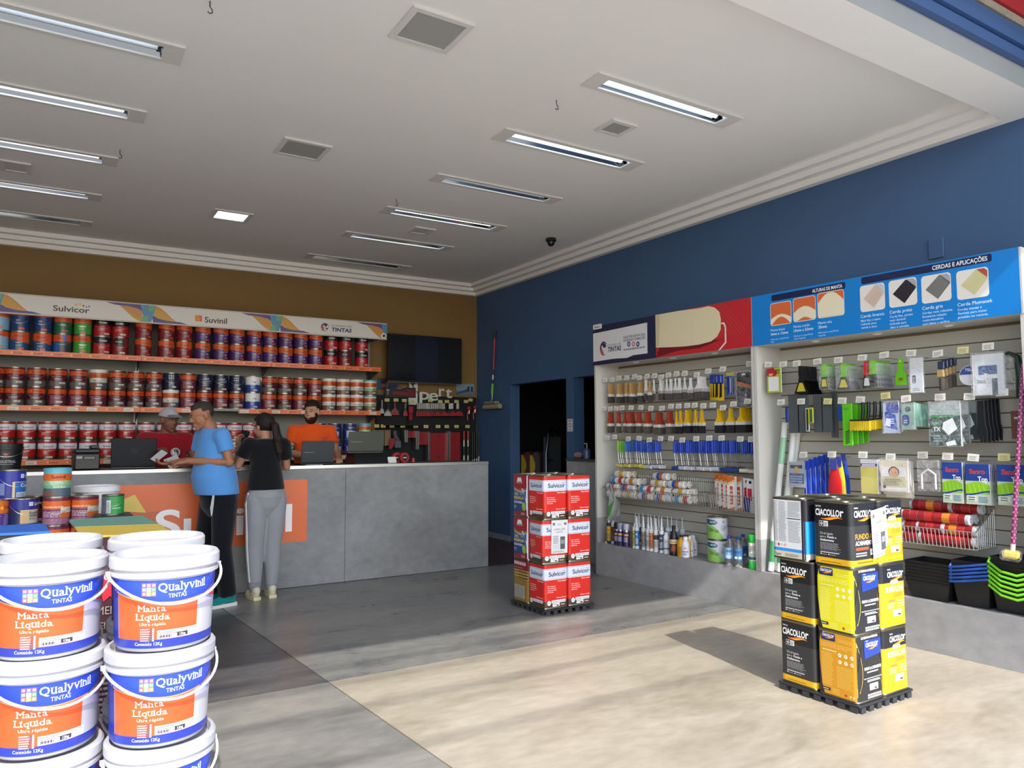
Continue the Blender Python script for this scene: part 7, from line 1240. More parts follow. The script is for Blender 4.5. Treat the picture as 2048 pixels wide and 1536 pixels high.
# columns of cans from the pallet up; the top rows show
top_kinds = {18: ('suvpur', 4), 49: ('qesm', 4), 114: ('suvback', 4), 171: ('suvback', 4)}
names = {18: 'purple and orange', 49: 'navy and beige enamel', 114: 'plum and orange back-turned', 171: 'plum and orange torn-label'}
for px in (-14, 42, 114, 171):
    for l in range(4):
        kd = {-14: 'suvpur', 42: 'suvback', 114: 'suvback', 171: 'suvback'}[px]
        pile(px, l, kd, 'can in the %s row from below, %s column of the small can pile' % (ORD[l], ORD[(-14, 42, 114, 171).index(px)]), rz=25 if px < 100 else -10)
pile(-10, 4, 'suvpur', 'purple and orange can at the far left of the pile', rz=30); pile(48, 4, 'qesm', 'navy enamel can with a beige panel on the pile', rz=22); pile(114, 4, 'suvback', 'plum and orange can under the orange, green and grey one', rz=0); pile(171, 4, 'suvback', 'plum and orange can with a torn label, right of its twin', rz=-6)
pile(22, 5, 'qcol', 'navy and blue can topping the left of the pile', rz=24); pile(114, 5, 'suvgreen', 'orange, green and grey can topping the pile', rz=4)
for px, l in ((75, 4), (140, 4)): pile(px, l, 'redblackup' if px == 75 else 'maroon', 'dark red can in the rear row of the pile, %s' % ('left' if px == 75 else 'right'), dy=.24, rz=10)
for px in (75, 140):
    for l in range(4): pile(px, l, 'maroon', 'maroon can in the %s rear stack of the pile, %s from below' % ('left' if px == 75 else 'right', ORD[l]), dy=.24)
# white tub behind and small green can
q = at(193, 1000, 'y', 6.85); t = empty('white_tub', (q.x, 6.85, .001)); zt = at(193, 971, 'y', 6.85).z
t.location.z = zt - .32; G().lathe([(.135, 0), (.155, .285), (.15, .29)], '#e2e2e4', 36).obj('body', 'plastic', t); G().lathe([(.158, .272), (.166, .276), (.166, .315), (.158, .32), (.145, .306), (0, .306)], '#eaeaec', 36, cap=False).obj('lid', 'plastic', t)
p = P(cyl_map(.1475, .0004, .1545, .28), .02); p.rect(-.3, .05, -.045, .25, '#cf6a34'); p.obj('label', 'print', t, ang=60); p = P(cyl_map(.1475, .0004, .1545, .28), .02); p.rect(.03, .05, .14, .2, '#23398f'); p.text('TINTA', .035, .15, .03, '#eef0f8', w=.09, bold=.02); p.obj('label', 'print', t, ang=60); tag(t, 'white lidded tub standing behind the small cans', 'tub')
t = empty('tub_stand', (q.x, 6.85, 0)); hst = zt - .3215; G().rbox(-.15, .15, -.15, .15, hst-.03, hst, '#2a2b2f').obj('top', 'plastic', t); [G().box(sx*.13-.015, sx*.13+.015, sy*.13-.015, sy*.13+.015, 0, hst-.0305, '#2a2b2f').obj('leg', 'plastic', t, ang=0) for sx in (-1, 1) for sy in (-1, 1)]; tag(t, 'dark stand carrying the white lidded tub', 'stand')
q = at(225, 1028, 'y', 6.0); zq = at(225, 1028, 'y', 6.0).z; t = round_can('greencan'); put(t, (q.x, 6.0, zq), R(-14), 'small bright green can right of the pile', 'paint can'); t.scale = (.82, .82, .70)
t = empty('plinth_box', (q.x, 6.0, 0)); G().rbox(-.12, .12, -.12, .12, .001, zq-.001, '#26272b', .004).obj('box', 'plastic', t); tag(t, 'dark square stand under the small green can', 'stand')
# colour panels on dark stands
def panel_stand(c, nm, stripes, label):
    """c: four corner points of the sloping top"""
    c = [V(k) for k in c]; m = sum(c, V())/4; t = empty(nm, (m.x, m.y, 0)); o = V((m.x, m.y, 0)); n = (c[1]-c[0]).cross(c[3]-c[0]).normalized(); n = n if n.z > 0 else -n
    for a, b, col in stripes:
        q = [c[0].lerp(c[3], a), c[1].lerp(c[2], a), c[1].lerp(c[2], b), c[0].lerp(c[3], b)]; g2 = G()
        N = 9; top = []; 
        for r_ in range(N): k = r_/(N-1); w_ = .0012*math.cos(k*math.pi*8); top += [q[0].lerp(q[3], k) - o + n*w_, q[1].lerp(q[2], k) - o + n*w_]
        vs = top + [x - n*.012 for x in top]; F = [(2*i, 2*i+1, 2*i+3, 2*i+2) for i in range(N-1)] + [(2*N+2*i+2, 2*N+2*i+3, 2*N+2*i+1, 2*N+2*i) for i in range(N-1)] + [(2*i, 2*i+2, 2*N+2*i+2, 2*N+2*i) for i in range(N-1)] + [(2*i+3, 2*i+1, 2*N+2*i+1, 2*N+2*i+3) for i in range(N-1)] + [(1, 0, 2*N, 2*N+1), (2*N-2, 2*N-1, 4*N-1, 4*N-2)]
        g2.add(vs, F, col); g2.obj('colour_panel', 'plastic', t)
    q = [(c[i]-o).lerp(m-o, .12) - n*.0145 for i in range(4)]; g2 = G(); vs = [tuple(x) for x in q] + [(x.x, x.y, .001) for x in q]
    g2.add(vs, [(0, 1, 2, 3), (7, 6, 5, 4)] + [(i, i+4, (i+1) % 4+4, (i+1) % 4) for i in range(4)], '#26262b'); g2.obj('stand_body', 'plastic', t, ang=0); return tag(t, label, 'display')
ya, yb = 4.75, 4.28
panel_stand([at(*ub(945, 815), 'y', ya), at(*ub(1955, 762), 'y', ya), at(*ub(2420, 1010), 'y', yb), at(*ub(1120, 1035), 'y', yb)], 'colour_panel_stand', [(0, .47, '#74a898'), (.475, 1, '#eccd5c')], 'sloping green and yellow panel on a dark stand behind the buckets')
panel_stand([at(*ub(-900, 935), 'y', 4.6), at(*ub(600, 868), 'y', 4.6), at(*ub(685, 972), 'y', 4.3), at(*ub(-900, 1045), 'y', 4.3)], 'colour_panel_stand', [(0, 1, '#3a80ee')], 'sloping bright blue panel on a dark stand at the left edge')
# dark sacks and tubs glimpsed between the bucket stacks
b = at_depth(214, 1215, 3.3); t = empty('starburst_pail', (b.x, b.y, 0)); G().lathe([(.13, .001), (.15, .9), (.15, 1.0), (.14, 1.01)], '#43262c', 32).obj('body', 'plastic', t); p = P(cyl_map(.1505, .0005, .1525, 1.0), .02); f0 = p.fn; p.fn = lambda u, v, L: f0(u, v, L); p.text('CIMENTO', 0, .72, .035, '#a89a94', 'c', w=.17); p.text('QUEIMADO', 0, .66, .03, '#a89a94', 'c', w=.17); p.lines(-.09, .3, .18, .3, 14, '#8a7a74', .5); p.poly([(.09*math.cos(R(15*i))*(1 if i % 2 else .72), .86+.09*math.sin(R(15*i))*(1 if i % 2 else .72)) for i in range(24)], '#c22a38'); p.text('LAN\u00c7A', 0, .865, .026, '#f2e8e8', 'c', w=.1, bold=.02); p.obj('label', 'print', t, ang=60); tag(t, 'tall maroon printed drum with red starburst glimpsed between bucket stacks', 'drum')

# ================================================================ SIDE OPENINGS
zc = at(1133, 917, 'x', XW-.16).z; y0, y1 = at(1200, 917, 'x', XW-.16).y, at(1133, 917, 'x', XW-.16).y
t = empty('side_counter', (XW-.16, y0, 0)); G().box(0, .155, -.35, y1-y0, .002, zc-.03, '#8a8a8a').obj('body', 'plinth_concrete', t, ang=0); G().box(-.01, .158, -.35, y1-y0+.005, zc-.029, zc, '#4a4c4f').obj('top', 'plastic', t, ang=0); tag(t, 'grey side counter before the right hand doorway', 'counter')
b = at(1174, 912, 'x', XW-.08); t = empty('pump_bottle', (XW-.08, b.y, zc+.001)); G().lathe([(.04, 0), (.044, .005), (.044, .1), (.02, .125), (.017, .13)], '#4a5f86', 18).obj('body', 'gloss', t); G().tube([(0, 0, .1305), (0, 0, .18), (-.012, .03, .182)], .006, '#c8ccd4', 8).obj('pump', 'plastic', t); tag(t, 'blue pump bottle on the grey side counter', 'bottle')
b = at(1157, 912, 'x', XW-.08); t = empty('wrapped_jar', (XW-.08, b.y, zc+.001)); G().ell((0, 0, .04), (.06, .05, .04), '#8a5a5e').obj('contents', 'plastic', t); G().ell((0, 0, .042), (.066, .056, .042), '#ffffff').obj('wrapper', 'film', t); tag(t, 'small clear wrapped bundle left of the pump bottle', 'bundle')
a = at(1135, 838, 'x', XW); c = at(1146, 863, 'x', XW); p = P(lambda u, v, L: (-.003-.0003*L, -u, v)); w_ = a.y - c.y; h_ = a.z - c.z
p.box(-.0025, 0, -w_, 0, -h_, 0, '#c9c9c9'); p.rect(.004, -h_+.004, w_-.004, -.004, '#d8d8d8'); p.rect(w_*.2, -h_*.2, w_*.8, -h_*.1, '#c8787a'); p.disc(w_*.5, -h_*.5, w_*.28, '#8a93a4', 14, h_*.2); p.disc(w_*.5, -h_*.5, w_*.14, '#d8d8d8', 12, h_*.12); p.lines(w_*.15, -h_*.9, w_*.7, h_*.12, 2, '#8a8a8c'); tag(p.obj('wall_notice', 'paper', None, (XW-.001, a.y, a.z), ang=0), 'small white notice on the pillar between the two doorways', 'notice')
# storeroom things seen through the doorway
t = empty('platform_trolley', (6.5, at(1105, 900, 'x', 6.5).y, 0)); [G().tube([(sx*.2, sx*.12, .05), (sx*.2, sx*.12, 1.2), (sx*.12, sx*.07, 1.5), (0, 0, 1.58)], .02, '#5a5f66', 10).obj('rail', 'metal', t) for sx in (-1, 1)]; [G().tube([(-.2, -.12, z), (.2, .12, z)], .012, '#5a5f66', 8).obj('rung', 'metal', t) for z in (.3, .7, 1.1)]; G().box(-.15, .15, -.01, .02, .3, 1.45, '#3a3d42').obj('back_sheet', 'matte', t, ang=0); G().rbox(-.22, .22, -.3, .1, .02, .06, '#3a3d42').obj('toe_plate', 'matte', t); tag(t, 'dark upright trolley with rounded top in the storeroom doorway', 'trolley')
for i, (px, z) in enumerate(((1050, 1), (1070, 2), (1088, 0))):
    b = at(px, 925, 'x', 7.0); t = empty('stored_sack', (7.0, b.y, .9 if 0 else .001)); G().rbox(-.2, .2, -.1, .1, 0, 1.2, ('#3a1c1c', '#5a2424', '#4a3a34')[i], .05).obj('carton', 'matte', t); p = P(lambda u, v, L: (-.201-.0004*L, -u, v)); n = 9; p.strip([(-.06+.1*math.sin(math.pi*k/8), .8+.35*k/8) for k in range(n)], [(-.12, .8+.35*k/8) for k in range(n)], '#c9a22a'); p.rect(-.1, .3, .1, .5, '#8a8a88'); p.obj('print', 'print', t, ang=0); tag(t, 'tall dark carton with yellow arc inside the storeroom, %s from the left' % ORD[i], 'carton', 'storeroom cartons')
# roller on a pole hung on the blue wall
P0, P1 = at(990, 660, 'x', XW-.06), at(984, 796, 'x', XW-.06); d = P1 - P0; t = empty('pole_roller', P0)
for a, b_, r, c, nm in ((0, .13, .017, '#16161c', 'grip'), (.13, .58, .013, '#b02a35', 'pole'), (.58, .66, .014, '#1a1a20', 'collar'), (.66, .73, .012, '#d8d8dc', 'band'), (.73, .79, .014, '#1a1a20', 'collar'), (.79, .95, .019, '#6fb83a', 'handle')): G().tube([d*a, d*b_], r, c, 12).obj(nm, 'plastic', t)
e = d*.95; G().tube([e, e+V((0, 0, -.06)), e+V((-.02, .0, -.1))], .006, '#9a9c9a', 8).obj('wire', 'metal', t); G().rbox(-.05, .03, e.y-.17, e.y+.17, e.z-.14, e.z-.1, '#7f8a5a', .01).obj('frame', 'plastic', t); g2 = G().lathe([(.02, 0), (.036, .006), (.036, .454), (.02, .46)], '#b0a592', 20); g2.xf(0, M.Translation(e + V((-.01, .21, -.175))) @ M.Rotation(R(90), 4, 'X')); g2.obj('roller_sleeve', 'fleece', t)
tag(t, 'long handled paint roller hanging on the blue wall by the corner', 'paint roller')
a = at(1873, 497, 'x', XW); tag(G().rbox(-.012, 0, -.055, .055, -.075, .075, '#42618a', .004).obj('wall_socket_plate', 'matte', None, (XW-.0005, a.y, a.z)), 'blue painted blank wall plate above the blue header', 'wall plate')
struct(G().box(-3.5, 3.6, 8.07, 9.2, .001, .1, '#3a3a3c').obj('staff_platform', 'plastic', ang=0))
# ================================================================ PEOPLE
def bake(g, name, mat, parent, voxel=.008, smooth=4, col=None):
    me = g.mesh(name, mat, 0); bm = bmesh.new(); bm.from_mesh(me); bmesh.ops.recalc_face_normals(bm, faces=bm.faces); bm.to_mesh(me); bm.free()
    o = bpy.data.objects.new(name, me); COL.objects.link(o)
    m = o.modifiers.new('r', 'REMESH'); m.mode = 'VOXEL'; m.voxel_size = voxel; m.use_smooth_shade = True
    if smooth: s = o.modifiers.new('s', 'SMOOTH'); s.factor = .5; s.iterations = smooth
    dg = bpy.context.evaluated_depsgraph_get(); m2 = bpy.data.meshes.new_from_object(o.evaluated_get(dg)); bpy.data.objects.remove(o); m2.name = name
    for a in list(m2.color_attributes): m2.color_attributes.remove(a)
    a = m2.color_attributes.new('Col', 'FLOAT_COLOR', 'POINT'); a.data.foreach_set('color', list(C(col)) * len(m2.vertices))
    m2.materials.clear(); m2.materials.append(MATS[mat]); m2.polygons.foreach_set('use_smooth', [True]*len(m2.polygons))
    return meshobj(name, m2, parent)
def limb(g, pts, rs, flat=1.): g.tube(pts, rs, '#808080', 14, flat=flat); [g.ell(p, (r, r, r), '#808080', 12, 8) for p, r in zip(pts, rs)]
def hand(g, w, d, n, side, curl=.5, spread=1., thumb=1.):
    """w wrist, d towards the fingers, n out of the palm, side +1/-1 puts the thumb"""
    d = V(d).normalized(); n = (V(n) - d*V(n).dot(d)).normalized(); s = d.cross(n) * side; w = V(w)
    rot = M((( s.x, d.x, n.x), (s.y, d.y, n.y), (s.z, d.z, n.z)))
    g.ell(w + d*.05, (.04, .052, .017), '#808080', 14, 10, rot); g.ell(w + d*.01, (.026, .035, .019), '#808080', 12, 8, rot)
    for i, (off, L) in enumerate(((.031, .066), (.011, .075), (-.010, .07), (-.030, .055))):
        b = w + d*.085 + s*off; c = curl; v1 = (d*math.cos(c*.6) + n*math.sin(c*.6) + s*off*2*spread*.3).normalized(); v2 = (d*math.cos(c*1.5) + n*math.sin(c*1.5)).normalized(); v3 = (d*math.cos(c*2.3) + n*math.sin(c*2.3)).normalized()
        p1 = b + v1*L*.45; p2 = p1 + v2*L*.32; p3 = p2 + v3*L*.26; limb(g, [b - d*.02, b, p1, p2, p3], [.0095, .0098, .009, .0083, .007])
    b = w + d*.028 + s*.03; p1 = b + (s*.75 + d*.6 + n*.25*thumb)*.036; p2 = p1 + (s*.25 + d*.85 + n*.5*thumb)*.032; limb(g, [b - s*.012, b, p1, p2], [.012, .0125, .0105, .0085])
def person(name, loc, rz, J, skin, label, build=1.):
    t = empty(name, loc, rz); g = G(); S = build
    hc, hy, hp, hr = V(J['head']), R(J.get('yaw', 0)), R(J.get('pitch', 0)), R(J.get('roll', 0))
    HM = M.Translation(hc) @ M.Rotation(hy, 4, 'Z') @ M.Rotation(hp, 4, 'X') @ M.Rotation(hr, 4, 'Y'); H3 = HM.to_3x3()
    he = lambda c, r, sg=18, rg=12: g.ell(HM @ V(c), r, '#808080', sg, rg, H3)
    he((0, .012, .032), (.074, .094, .085)); he((0, -.02, -.03), (.064, .07, .085)); he((0, -.035, -.075), (.045, .05, .036)); he((0, -.07, -.098), (.024, .02, .018)); he((0, -.078, .028), (.055, .02, .02))
    k = len(g.v); g.add([HM @ V(q) for q in ((-.009, -.085, .02), (.009, -.085, .02), (-.019, -.088, -.028), (.019, -.088, -.028), (0, -.122, -.024), (0, -.1, .02), (0, -.095, -.036))], [(0, 5, 4, 2), (5, 1, 3, 4), (2, 4, 6), (4, 3, 6), (0, 2, 6, 3, 1), (0, 1, 5)], '#808080')
    he((0, -.09, -.06), (.026, .012, .008)); he((0, -.088, -.07), (.022, .012, .008))
    for s in (-1, 1): he((s*.076, .012, -.005), (.009, .02, .033), 10, 8); he((s*.036, -.052, -.032), (.03, .026, .034), 10, 8)
    nb = V(J['neck']); limb(g, [nb + V((0, 0, -.05)), nb, HM @ V((0, .018, -.075)), HM @ V((0, .02, -.02))], [.07*S, .058*S, .055, .055])
    ch, pv = V(J['chest']), V(J['pelvis'])
    g.loft([(pv + V((0, 0, -.06)), (.11, 0, 0), (0, .08, 0)), (pv + V((0, 0, .05)), (.11, 0, 0), (0, .08, 0)), ((pv+ch)/2, (.1, 0, 0), (0, .075, 0)), (ch, (.11, 0, 0), (0, .08, 0)), (nb + V((0, .005, -.05)), (.09, 0, 0), (0, .06, 0))], '#808080')
    for s, q in ((1, 'L'), (-1, 'R')):
        sh, el, wr = V(J['sh'+q]), V(J['el'+q]), V(J['wr'+q]); m = el.lerp(wr, .3)
        limb(g, [ch.lerp(sh, .4) + V((0, 0, .05)), sh, sh.lerp(el, .45), el, m, wr], [.06*S, .054*S, .049*S, .041*S, .042*S, .027]); hd = J['hand'+q]; hand(g, wr, hd[0], hd[1], hd[2], hd[3])
        hi, kn, an = V(J['hi'+q]), V(J['kn'+q]), V(J['an'+q]); limb(g, [hi, hi.lerp(kn, .5), kn, kn.lerp(an, .35), an], [.085, .072, .055, .052, .036])
    bake(g, 'body', 'skin', t, .0065, 3, skin)
    # face details
    e = G(); 
    for s in (-1, 1):
        k = len(e.v); e.ell((s*.031, -.0832, .012), (.0125, .007, .0062), '#b5aaa2', 12, 8).ell((s*.0315, -.0888, .012), (.0062, .0028, .0058), '#1c1310', 10, 6); e.tube([(s*.018, -.088, .0165), (s*.031, -.0905, .0195), (s*.044, -.084, .0165)], .0022, skin, 6); e.tube([(s*.014, -.093, .031), (s*.03, -.094, .036), (s*.048, -.083, .031)], [.003, .0045, .002], J.get('brow', '#241a14'), 6)
    e.xf(0, HM)
    for nm, sl in (('eyes', 0),): o = e.obj('eyes_and_brows', 'skin', t); o['kind'] = 'stuff'
    l = G().ell((0, -.0995, -.0615), (.021, .005, .0035), '#7a4038', 12, 6).ell((0, -.098, -.069), (.018, .005, .0045), '#8a4a42', 12, 6); l.xf(0, HM); l.obj('lips', 'skin', t)
    return t, HM, H3
def cap_part(rad, c, keep, seg=30, rings=22):
    g = G().ell(c, rad, '#ffffff', seg, rings); F = []
    for f in g.f:
        m = sum((V(g.v[i]) for i in f), V()) / len(f)
        if keep(m): F.append(f)
    g.f = F; return g
def hairpiece(name, t, HM, col, keep, rad=(.083, .103, .094), c=(0, .014, .036), mat='hair', th=.012, rough=.0):
    g = cap_part(rad, c, keep); g.c = [C(col)]*len(g.f)
    if rough: g.v = [tuple(V(v) * (1 + rough*random.uniform(-1, 1))) for v in g.v]
    used_ = sorted({i for f in g.f for i in f}); mp = {i: j for j, i in enumerate(used_)}; g.v = [g.v[i] for i in used_]; g.f = [tuple(mp[i] for i in f) for f in g.f]
    g.xf(0, HM); o = g.obj(name, mat, t, ang=60); m = o.modifiers.new('th', 'SOLIDIFY'); m.thickness = th; m.offset = -1; s = o.modifiers.new('s', 'SUBSURF'); s.levels = s.render_levels = 1; return o
def shirt(t, J, col, hem, hemw, hemd, belly=None, slv=.55, bulk=1., nm='shirt', hemc=None):
    g = G(); ch, nb = V(J['chest']), V(J['neck']); pv = V(J['pelvis']); hc = V(hemc) if hemc else V((pv.x, pv.y, hem)); hc.z = hem; secs = [(hc, (hemw, 0, 0), (0, hemd, 0))]
    if belly: secs.append((V(belly[0]), (belly[1], 0, 0), (0, belly[2], 0)))
    sw = abs(J['shL'][0]-J['shR'][0])/2; sc_ = (V(J['shL'])+V(J['shR']))/2
    secs += [(ch + V((0, 0, -.02)), (sw*.93*bulk, 0, 0), (0, .128*bulk, 0)), (sc_ + V((0, 0, -.01)), (sw*.9, 0, 0), (0, .105, 0)), (sc_.lerp(nb, .5) + V((0, 0, .012)), (sw*.62, 0, 0), (0, .085, 0)), (nb + V((0, 0, -.008)), (.075, 0, 0), (0, .07, 0))]; g.loft(secs, '#808080', 28)
    for q in 'LR':
        sh, el = V(J['sh'+q]), V(J['el'+q]); limb(g, [ch.lerp(sh, .45) + V((0, 0, .04)), sh + V((0, 0, -.008))], [.082, .07]); g.tube([sh + V((0, 0, -.008)), sh.lerp(el, slv*.6), sh.lerp(el, slv)], [.071, .067, .069], '#808080', 18)
    return bake(g, nm, 'cloth', t, .0085, 4, col)
def trousers(t, J, col, waist, ww, wd, r=(.1, .088, .072, .068, .062), end=.97, seat=0., wc=None):
    g = G(); pv = V(J['pelvis']); wcc = V(wc) if wc else V((pv.x, pv.y, waist)); wcc.z = waist
    g.loft([(wcc, (ww, 0, 0), (0, wd, 0)), (pv + V((0, seat*.6, .0)), (ww*1.08, 0, 0), (0, wd*1.06 + seat*.5, 0)), (pv + V((0, seat*.4, -.1)), (ww*1.0, 0, 0), (0, wd*.92+seat*.3, 0)), (pv + V((0, .01, -.18)), (ww*.7, 0, 0), (0, wd*.6, 0))], '#808080', 26)
    for q in 'LR': hi, kn, an = V(J['hi'+q]), V(J['kn'+q]), V(J['an'+q]); e = kn.lerp(an, end); limb(g, [hi + V((0, 0, .02)), hi.lerp(kn, .5), kn, kn.lerp(e, .5)], r[:4]); g.tube([kn.lerp(e, .5), e], [r[3], r[4]], '#808080', 16)
    return bake(g, 'trousers', 'cloth', t, .0085, 4, col)
def shoe(t, an, yaw, col, sole, L=.27):
    an = V(an); Rm = M.Translation((an.x, an.y, 0)) @ M.Rotation(R(yaw), 4, 'Z'); g = G()
    fl = [(-.036, .07), (-.04, .02), (-.04, -.05), (-.047, -.11), (-.043, -.16), (-.025, -.192), (.01, -.197), (.036, -.175), (.047, -.12), (.043, -.05), (.04, .02), (.036, .07), (0, .085)]; k = L/.28
    g.slab([(x*1.02*k, y*1.02*k) for x, y in fl], .001, .03, '#808080'); g.xf(0, Rm); s = g.obj('sole', 'plastic', t); s.data.color_attributes['Col'].data.foreach_set('color', list(C(sole))*len(s.data.color_attributes['Col'].data))
    g = G(); g.ell((0, -.115*k, .045), (.042, .075*k, .032), '#808080').ell((0, .0, .055), (.038, .075*k, .045), '#808080').ell((0, .03, .08), (.037, .045, .04), '#808080').ell((0, -.05*k, .06), (.037, .07*k, .035), '#808080'); g.xf(0, Rm); return bake(g, 'shoe', 'cloth', t, .006, 3, col)
def std(h=1.75, w=.2, hipw=.1): return {'pelvis': (0, 0, .53*h), 'chest': (0, .01, .735*h), 'neck': (0, .015, .835*h), 'head': (0, -.01, .905*h), 'shL': (w, .01, .80*h), 'shR': (-w, .01, .80*h), 'hiL': (hipw, 0, .5*h), 'hiR': (-hipw, 0, .5*h), 'knL': (hipw*1.05, -.01, .275*h), 'knR': (-hipw*1.05, -.01, .275*h), 'anL': (hipw*1.05, .02, .05*h), 'anR': (-hipw*1.05, .02, .05*h)}
# --- man in blue, in profile, leaning to the counter (faces -x, a little towards the counter)
J = std(1.76, .2, .1); J.update(pelvis=(0, .0, .95), chest=(0, -.05, 1.32), neck=(-.005, -.08, 1.55), head=(-.02, -.15, 1.655), shL=(.185, -.05, 1.485), shR=(-.19, -.08, 1.48), elL=(.225, -.0, 1.25), wrL=(.02, -.27, 1.262), elR=(-.25, -.1, 1.25), wrR=(-.2, -.33, 1.24), handL=((-.35, -.95, -.08), (-.4, -.1, -.9), -1, .75), handR=((.05, -1, -.05), (0, 0, 1), -1, .6), hiL=(.1, .02, .9), hiR=(-.1, .0, .9), knL=(.11, .0, .5), knR=(-.1, -.07, .5), anL=(.12, .06, .09), anR=(-.1, -.0, .09), yaw=-4, pitch=20, brow='#3a3430')
m1, HM, H3 = person('person', (1.285, 7.03, 0), R(-78), J, '#9c6a50', '', 1.02); tag(m1, 'person in a light blue t-shirt and black trousers leaning on the counter in profile', 'person')
shirt(m1, J, '#5590d2', .965, .215, .185, ((0, -.035, 1.12), .21, .19), .6, 1.12, hemc=(0, -.01, 0)); trousers(m1, J, '#15171c', 1.0, .165, .145, (.115, .1, .085, .082, .075), 1.0, .02); [shoe(m1, J['an'+q], 4, '#157f80', '#d8d8d4') for q in 'LR']
hairpiece('hair', m1, HM, '#34302e', lambda m: m.z > .07 or (m.y > .0 and m.z > .03) or (m.y > .055 and m.z > -.045), rad=(.08, .101, .091)); g = G().tube([(.17, -.11, .97), (.2, -.14, .86), (.205, -.135, .8), (.19, -.12, .87), (.16, -.1, .97)], .006, '#c8ccd4', 6); g.obj('drawstring', 'cloth', m1)
# --- woman in black, back to the shop
J = std(1.70, .17, .09); J.update(pelvis=(0, 0, .93), chest=(0, -.02, 1.27), neck=(.0, -.03, 1.46), head=(.015, -.06, 1.56), shL=(.155, -.01, 1.405), shR=(-.16, -.01, 1.40), elL=(.245, -.05, 1.2), wrL=(.19, -.26, 1.36), elR=(-.215, -.08, 1.18), wrR=(-.1, -.3, 1.2), handL=((-.05, -.2, .95), (-.6, .5, .1), -1, .75), handR=((.5, -.85, .0), (0, 0, -1), 1, .4), hiL=(.085, .02, .88), hiR=(-.085, .02, .88), knL=(.088, -.01, .48), knR=(-.075, -.01, .48), anL=(.085, .02, .085), anR=(-.07, .0, .085), yaw=28, pitch=6)
w1, HM, H3 = person('person', (1.715, 7.10, 0), R(182), J, '#a87a62', '', .84); tag(w1, 'person with a ponytail in black t-shirt and grey sweatpants, holding a phone', 'person')
shirt(w1, J, '#15161a', .985, .172, .135, ((0, -.01, 1.1), .155, .118), .6, .92); tr = trousers(w1, J, '#8e9096', .99, .15, .125, (.105, .098, .08, .072, .052), .93, .03); [shoe(w1, J['an'+q], -3 if q == 'R' else 6, '#c9c4a8', '#d2cba4', .25) for q in 'LR']
for k in range(3):
    a = -.018 + .018*k; g = G(); pts = []
    for z, r in ((.96, .163), (.86, .182), (.78, .178), (.66, .172), (.56, .166), (.48, .164), (.36, .155), (.25, .145), (.16, .135)): pts.append((r + .004, .01 + a*1.1 + .02, z))
    g.tube(pts, .0045, '#dcdde0', 6); g.obj('stripe', 'cloth', w1)
g = G(); [g.lathe([(.047, 0), (.05, .02), (.05, .05), (.054, .075)], '#7f8187', 18, (J['an'+q][0], J['an'+q][1], .085)) for q in 'L']; g.obj('cuff', 'cloth', w1); g = G(); g.lathe([(.047, 0), (.05, .02), (.05, .05), (.054, .075)], '#7f8187', 18, (J['anR'][0], J['anR'][1], .085)); g.obj('cuff', 'cloth', w1)
hairpiece('hair', w1, HM, '#1d1715', lambda m: m.z > .06 or (m.y > -.012 and m.z > .0) or (m.y > .02 and m.z > -.06), rad=(.086, .108, .098), th=.014)
g = G(); b = HM @ V((-.0, .112, .03)); limb(g, [b, b + V((-.015, .05, -.04)), b + V((-.035, .065, -.15)), b + V((-.055, .06, -.27)), b + V((-.065, .05, -.36))], [.028, .04, .046, .034, .008], .7); bake(g, 'ponytail', 'hair', w1, .008, 2, '#241b17')
g = G(); [g.tube([(s*.079, .0, .012), (s*.077, -.05, .016), (s*.066, -.092, .016)], .002, '#1a1a1c', 6) for s in (-1, 1)]; g.tube([(-.066, -.094, .02), (-.036, -.104, .026), (0, -.106, .018), (.036, -.104, .026), (.066, -.094, .02)], .002, '#1a1a1c', 6); g.xf(0, HM); g.obj('glasses', 'plastic', w1)
hw = w1.matrix_basis @ V((.165-.03, -.30, 1.455)); t = empty('phone', hw, R(182)); g = G(); g.rbox(-.038, .038, -.0045, .0045, -.078, .078, '#17181c', .004); g.xf(0, M.Rotation(R(-24), 4, 'X') @ M.Rotation(R(-14), 4, 'Y')); g.obj('body', 'plastic', t); g = G(); g.box(-.034, .034, .0047, .0052, -.072, .072, '#2a3038'); g.xf(0, M.Rotation(R(-24), 4, 'X') @ M.Rotation(R(-14), 4, 'Y')); g.obj('screen', 'gloss', t, ang=0); tag(t, 'black phone held up by the person with the ponytail', 'phone')
# --- man in orange behind the counter
J = std(1.80, .205, .1); J.update(pelvis=(0, .0, .96), chest=(0, .0, 1.33), neck=(.0, .0, 1.52), head=(-.015, -.035, 1.64), elL=(.275, -.03, 1.19), wrL=(.225, -.25, 1.125), elR=(-.27, -.06, 1.2), wrR=(-.12, -.27, 1.14), handL=((-.25, -.9, -.1), (0, 0, -1), -1, .35), handR=((.5, -.85, -.05), (0, 0, -1), 1, .35), yaw=-42, pitch=6, brow='#1c120e')
m2, HM, H3 = person('person', (2.5, 8.3, .101), R(0), J, '#b98a72', '', 1.0); tag(m2, 'bearded person in an orange t-shirt behind the counter at a grey laptop', 'person')
shirt(m2, J, '#e0551f', .9, .19, .135, None, .62, 1.05); trousers(m2, J, '#23252c', .98, .15, .12); [shoe(m2, J['an'+q], 0, '#222222', '#333333') for q in 'LR']
hairpiece('hair', m2, HM, '#1f1511', lambda m: m.z > .075 or (m.y > -.035 and m.z > .045) or (m.y > .03 and m.z > -.055), rad=(.086, .108, .1), c=(0, .012, .042), th=.016, rough=.012)
hairpiece('beard', m2, HM, '#2a1a14', lambda m: (m.y < .0 and m.z < -.048 and not (abs(m.x) < .024 and m.z > -.072)) or (abs(m.x) > .05 and m.z < -.01 and -.06 < m.y < .005), rad=(.071, .09, .1), c=(0, -.026, -.036), th=.006)
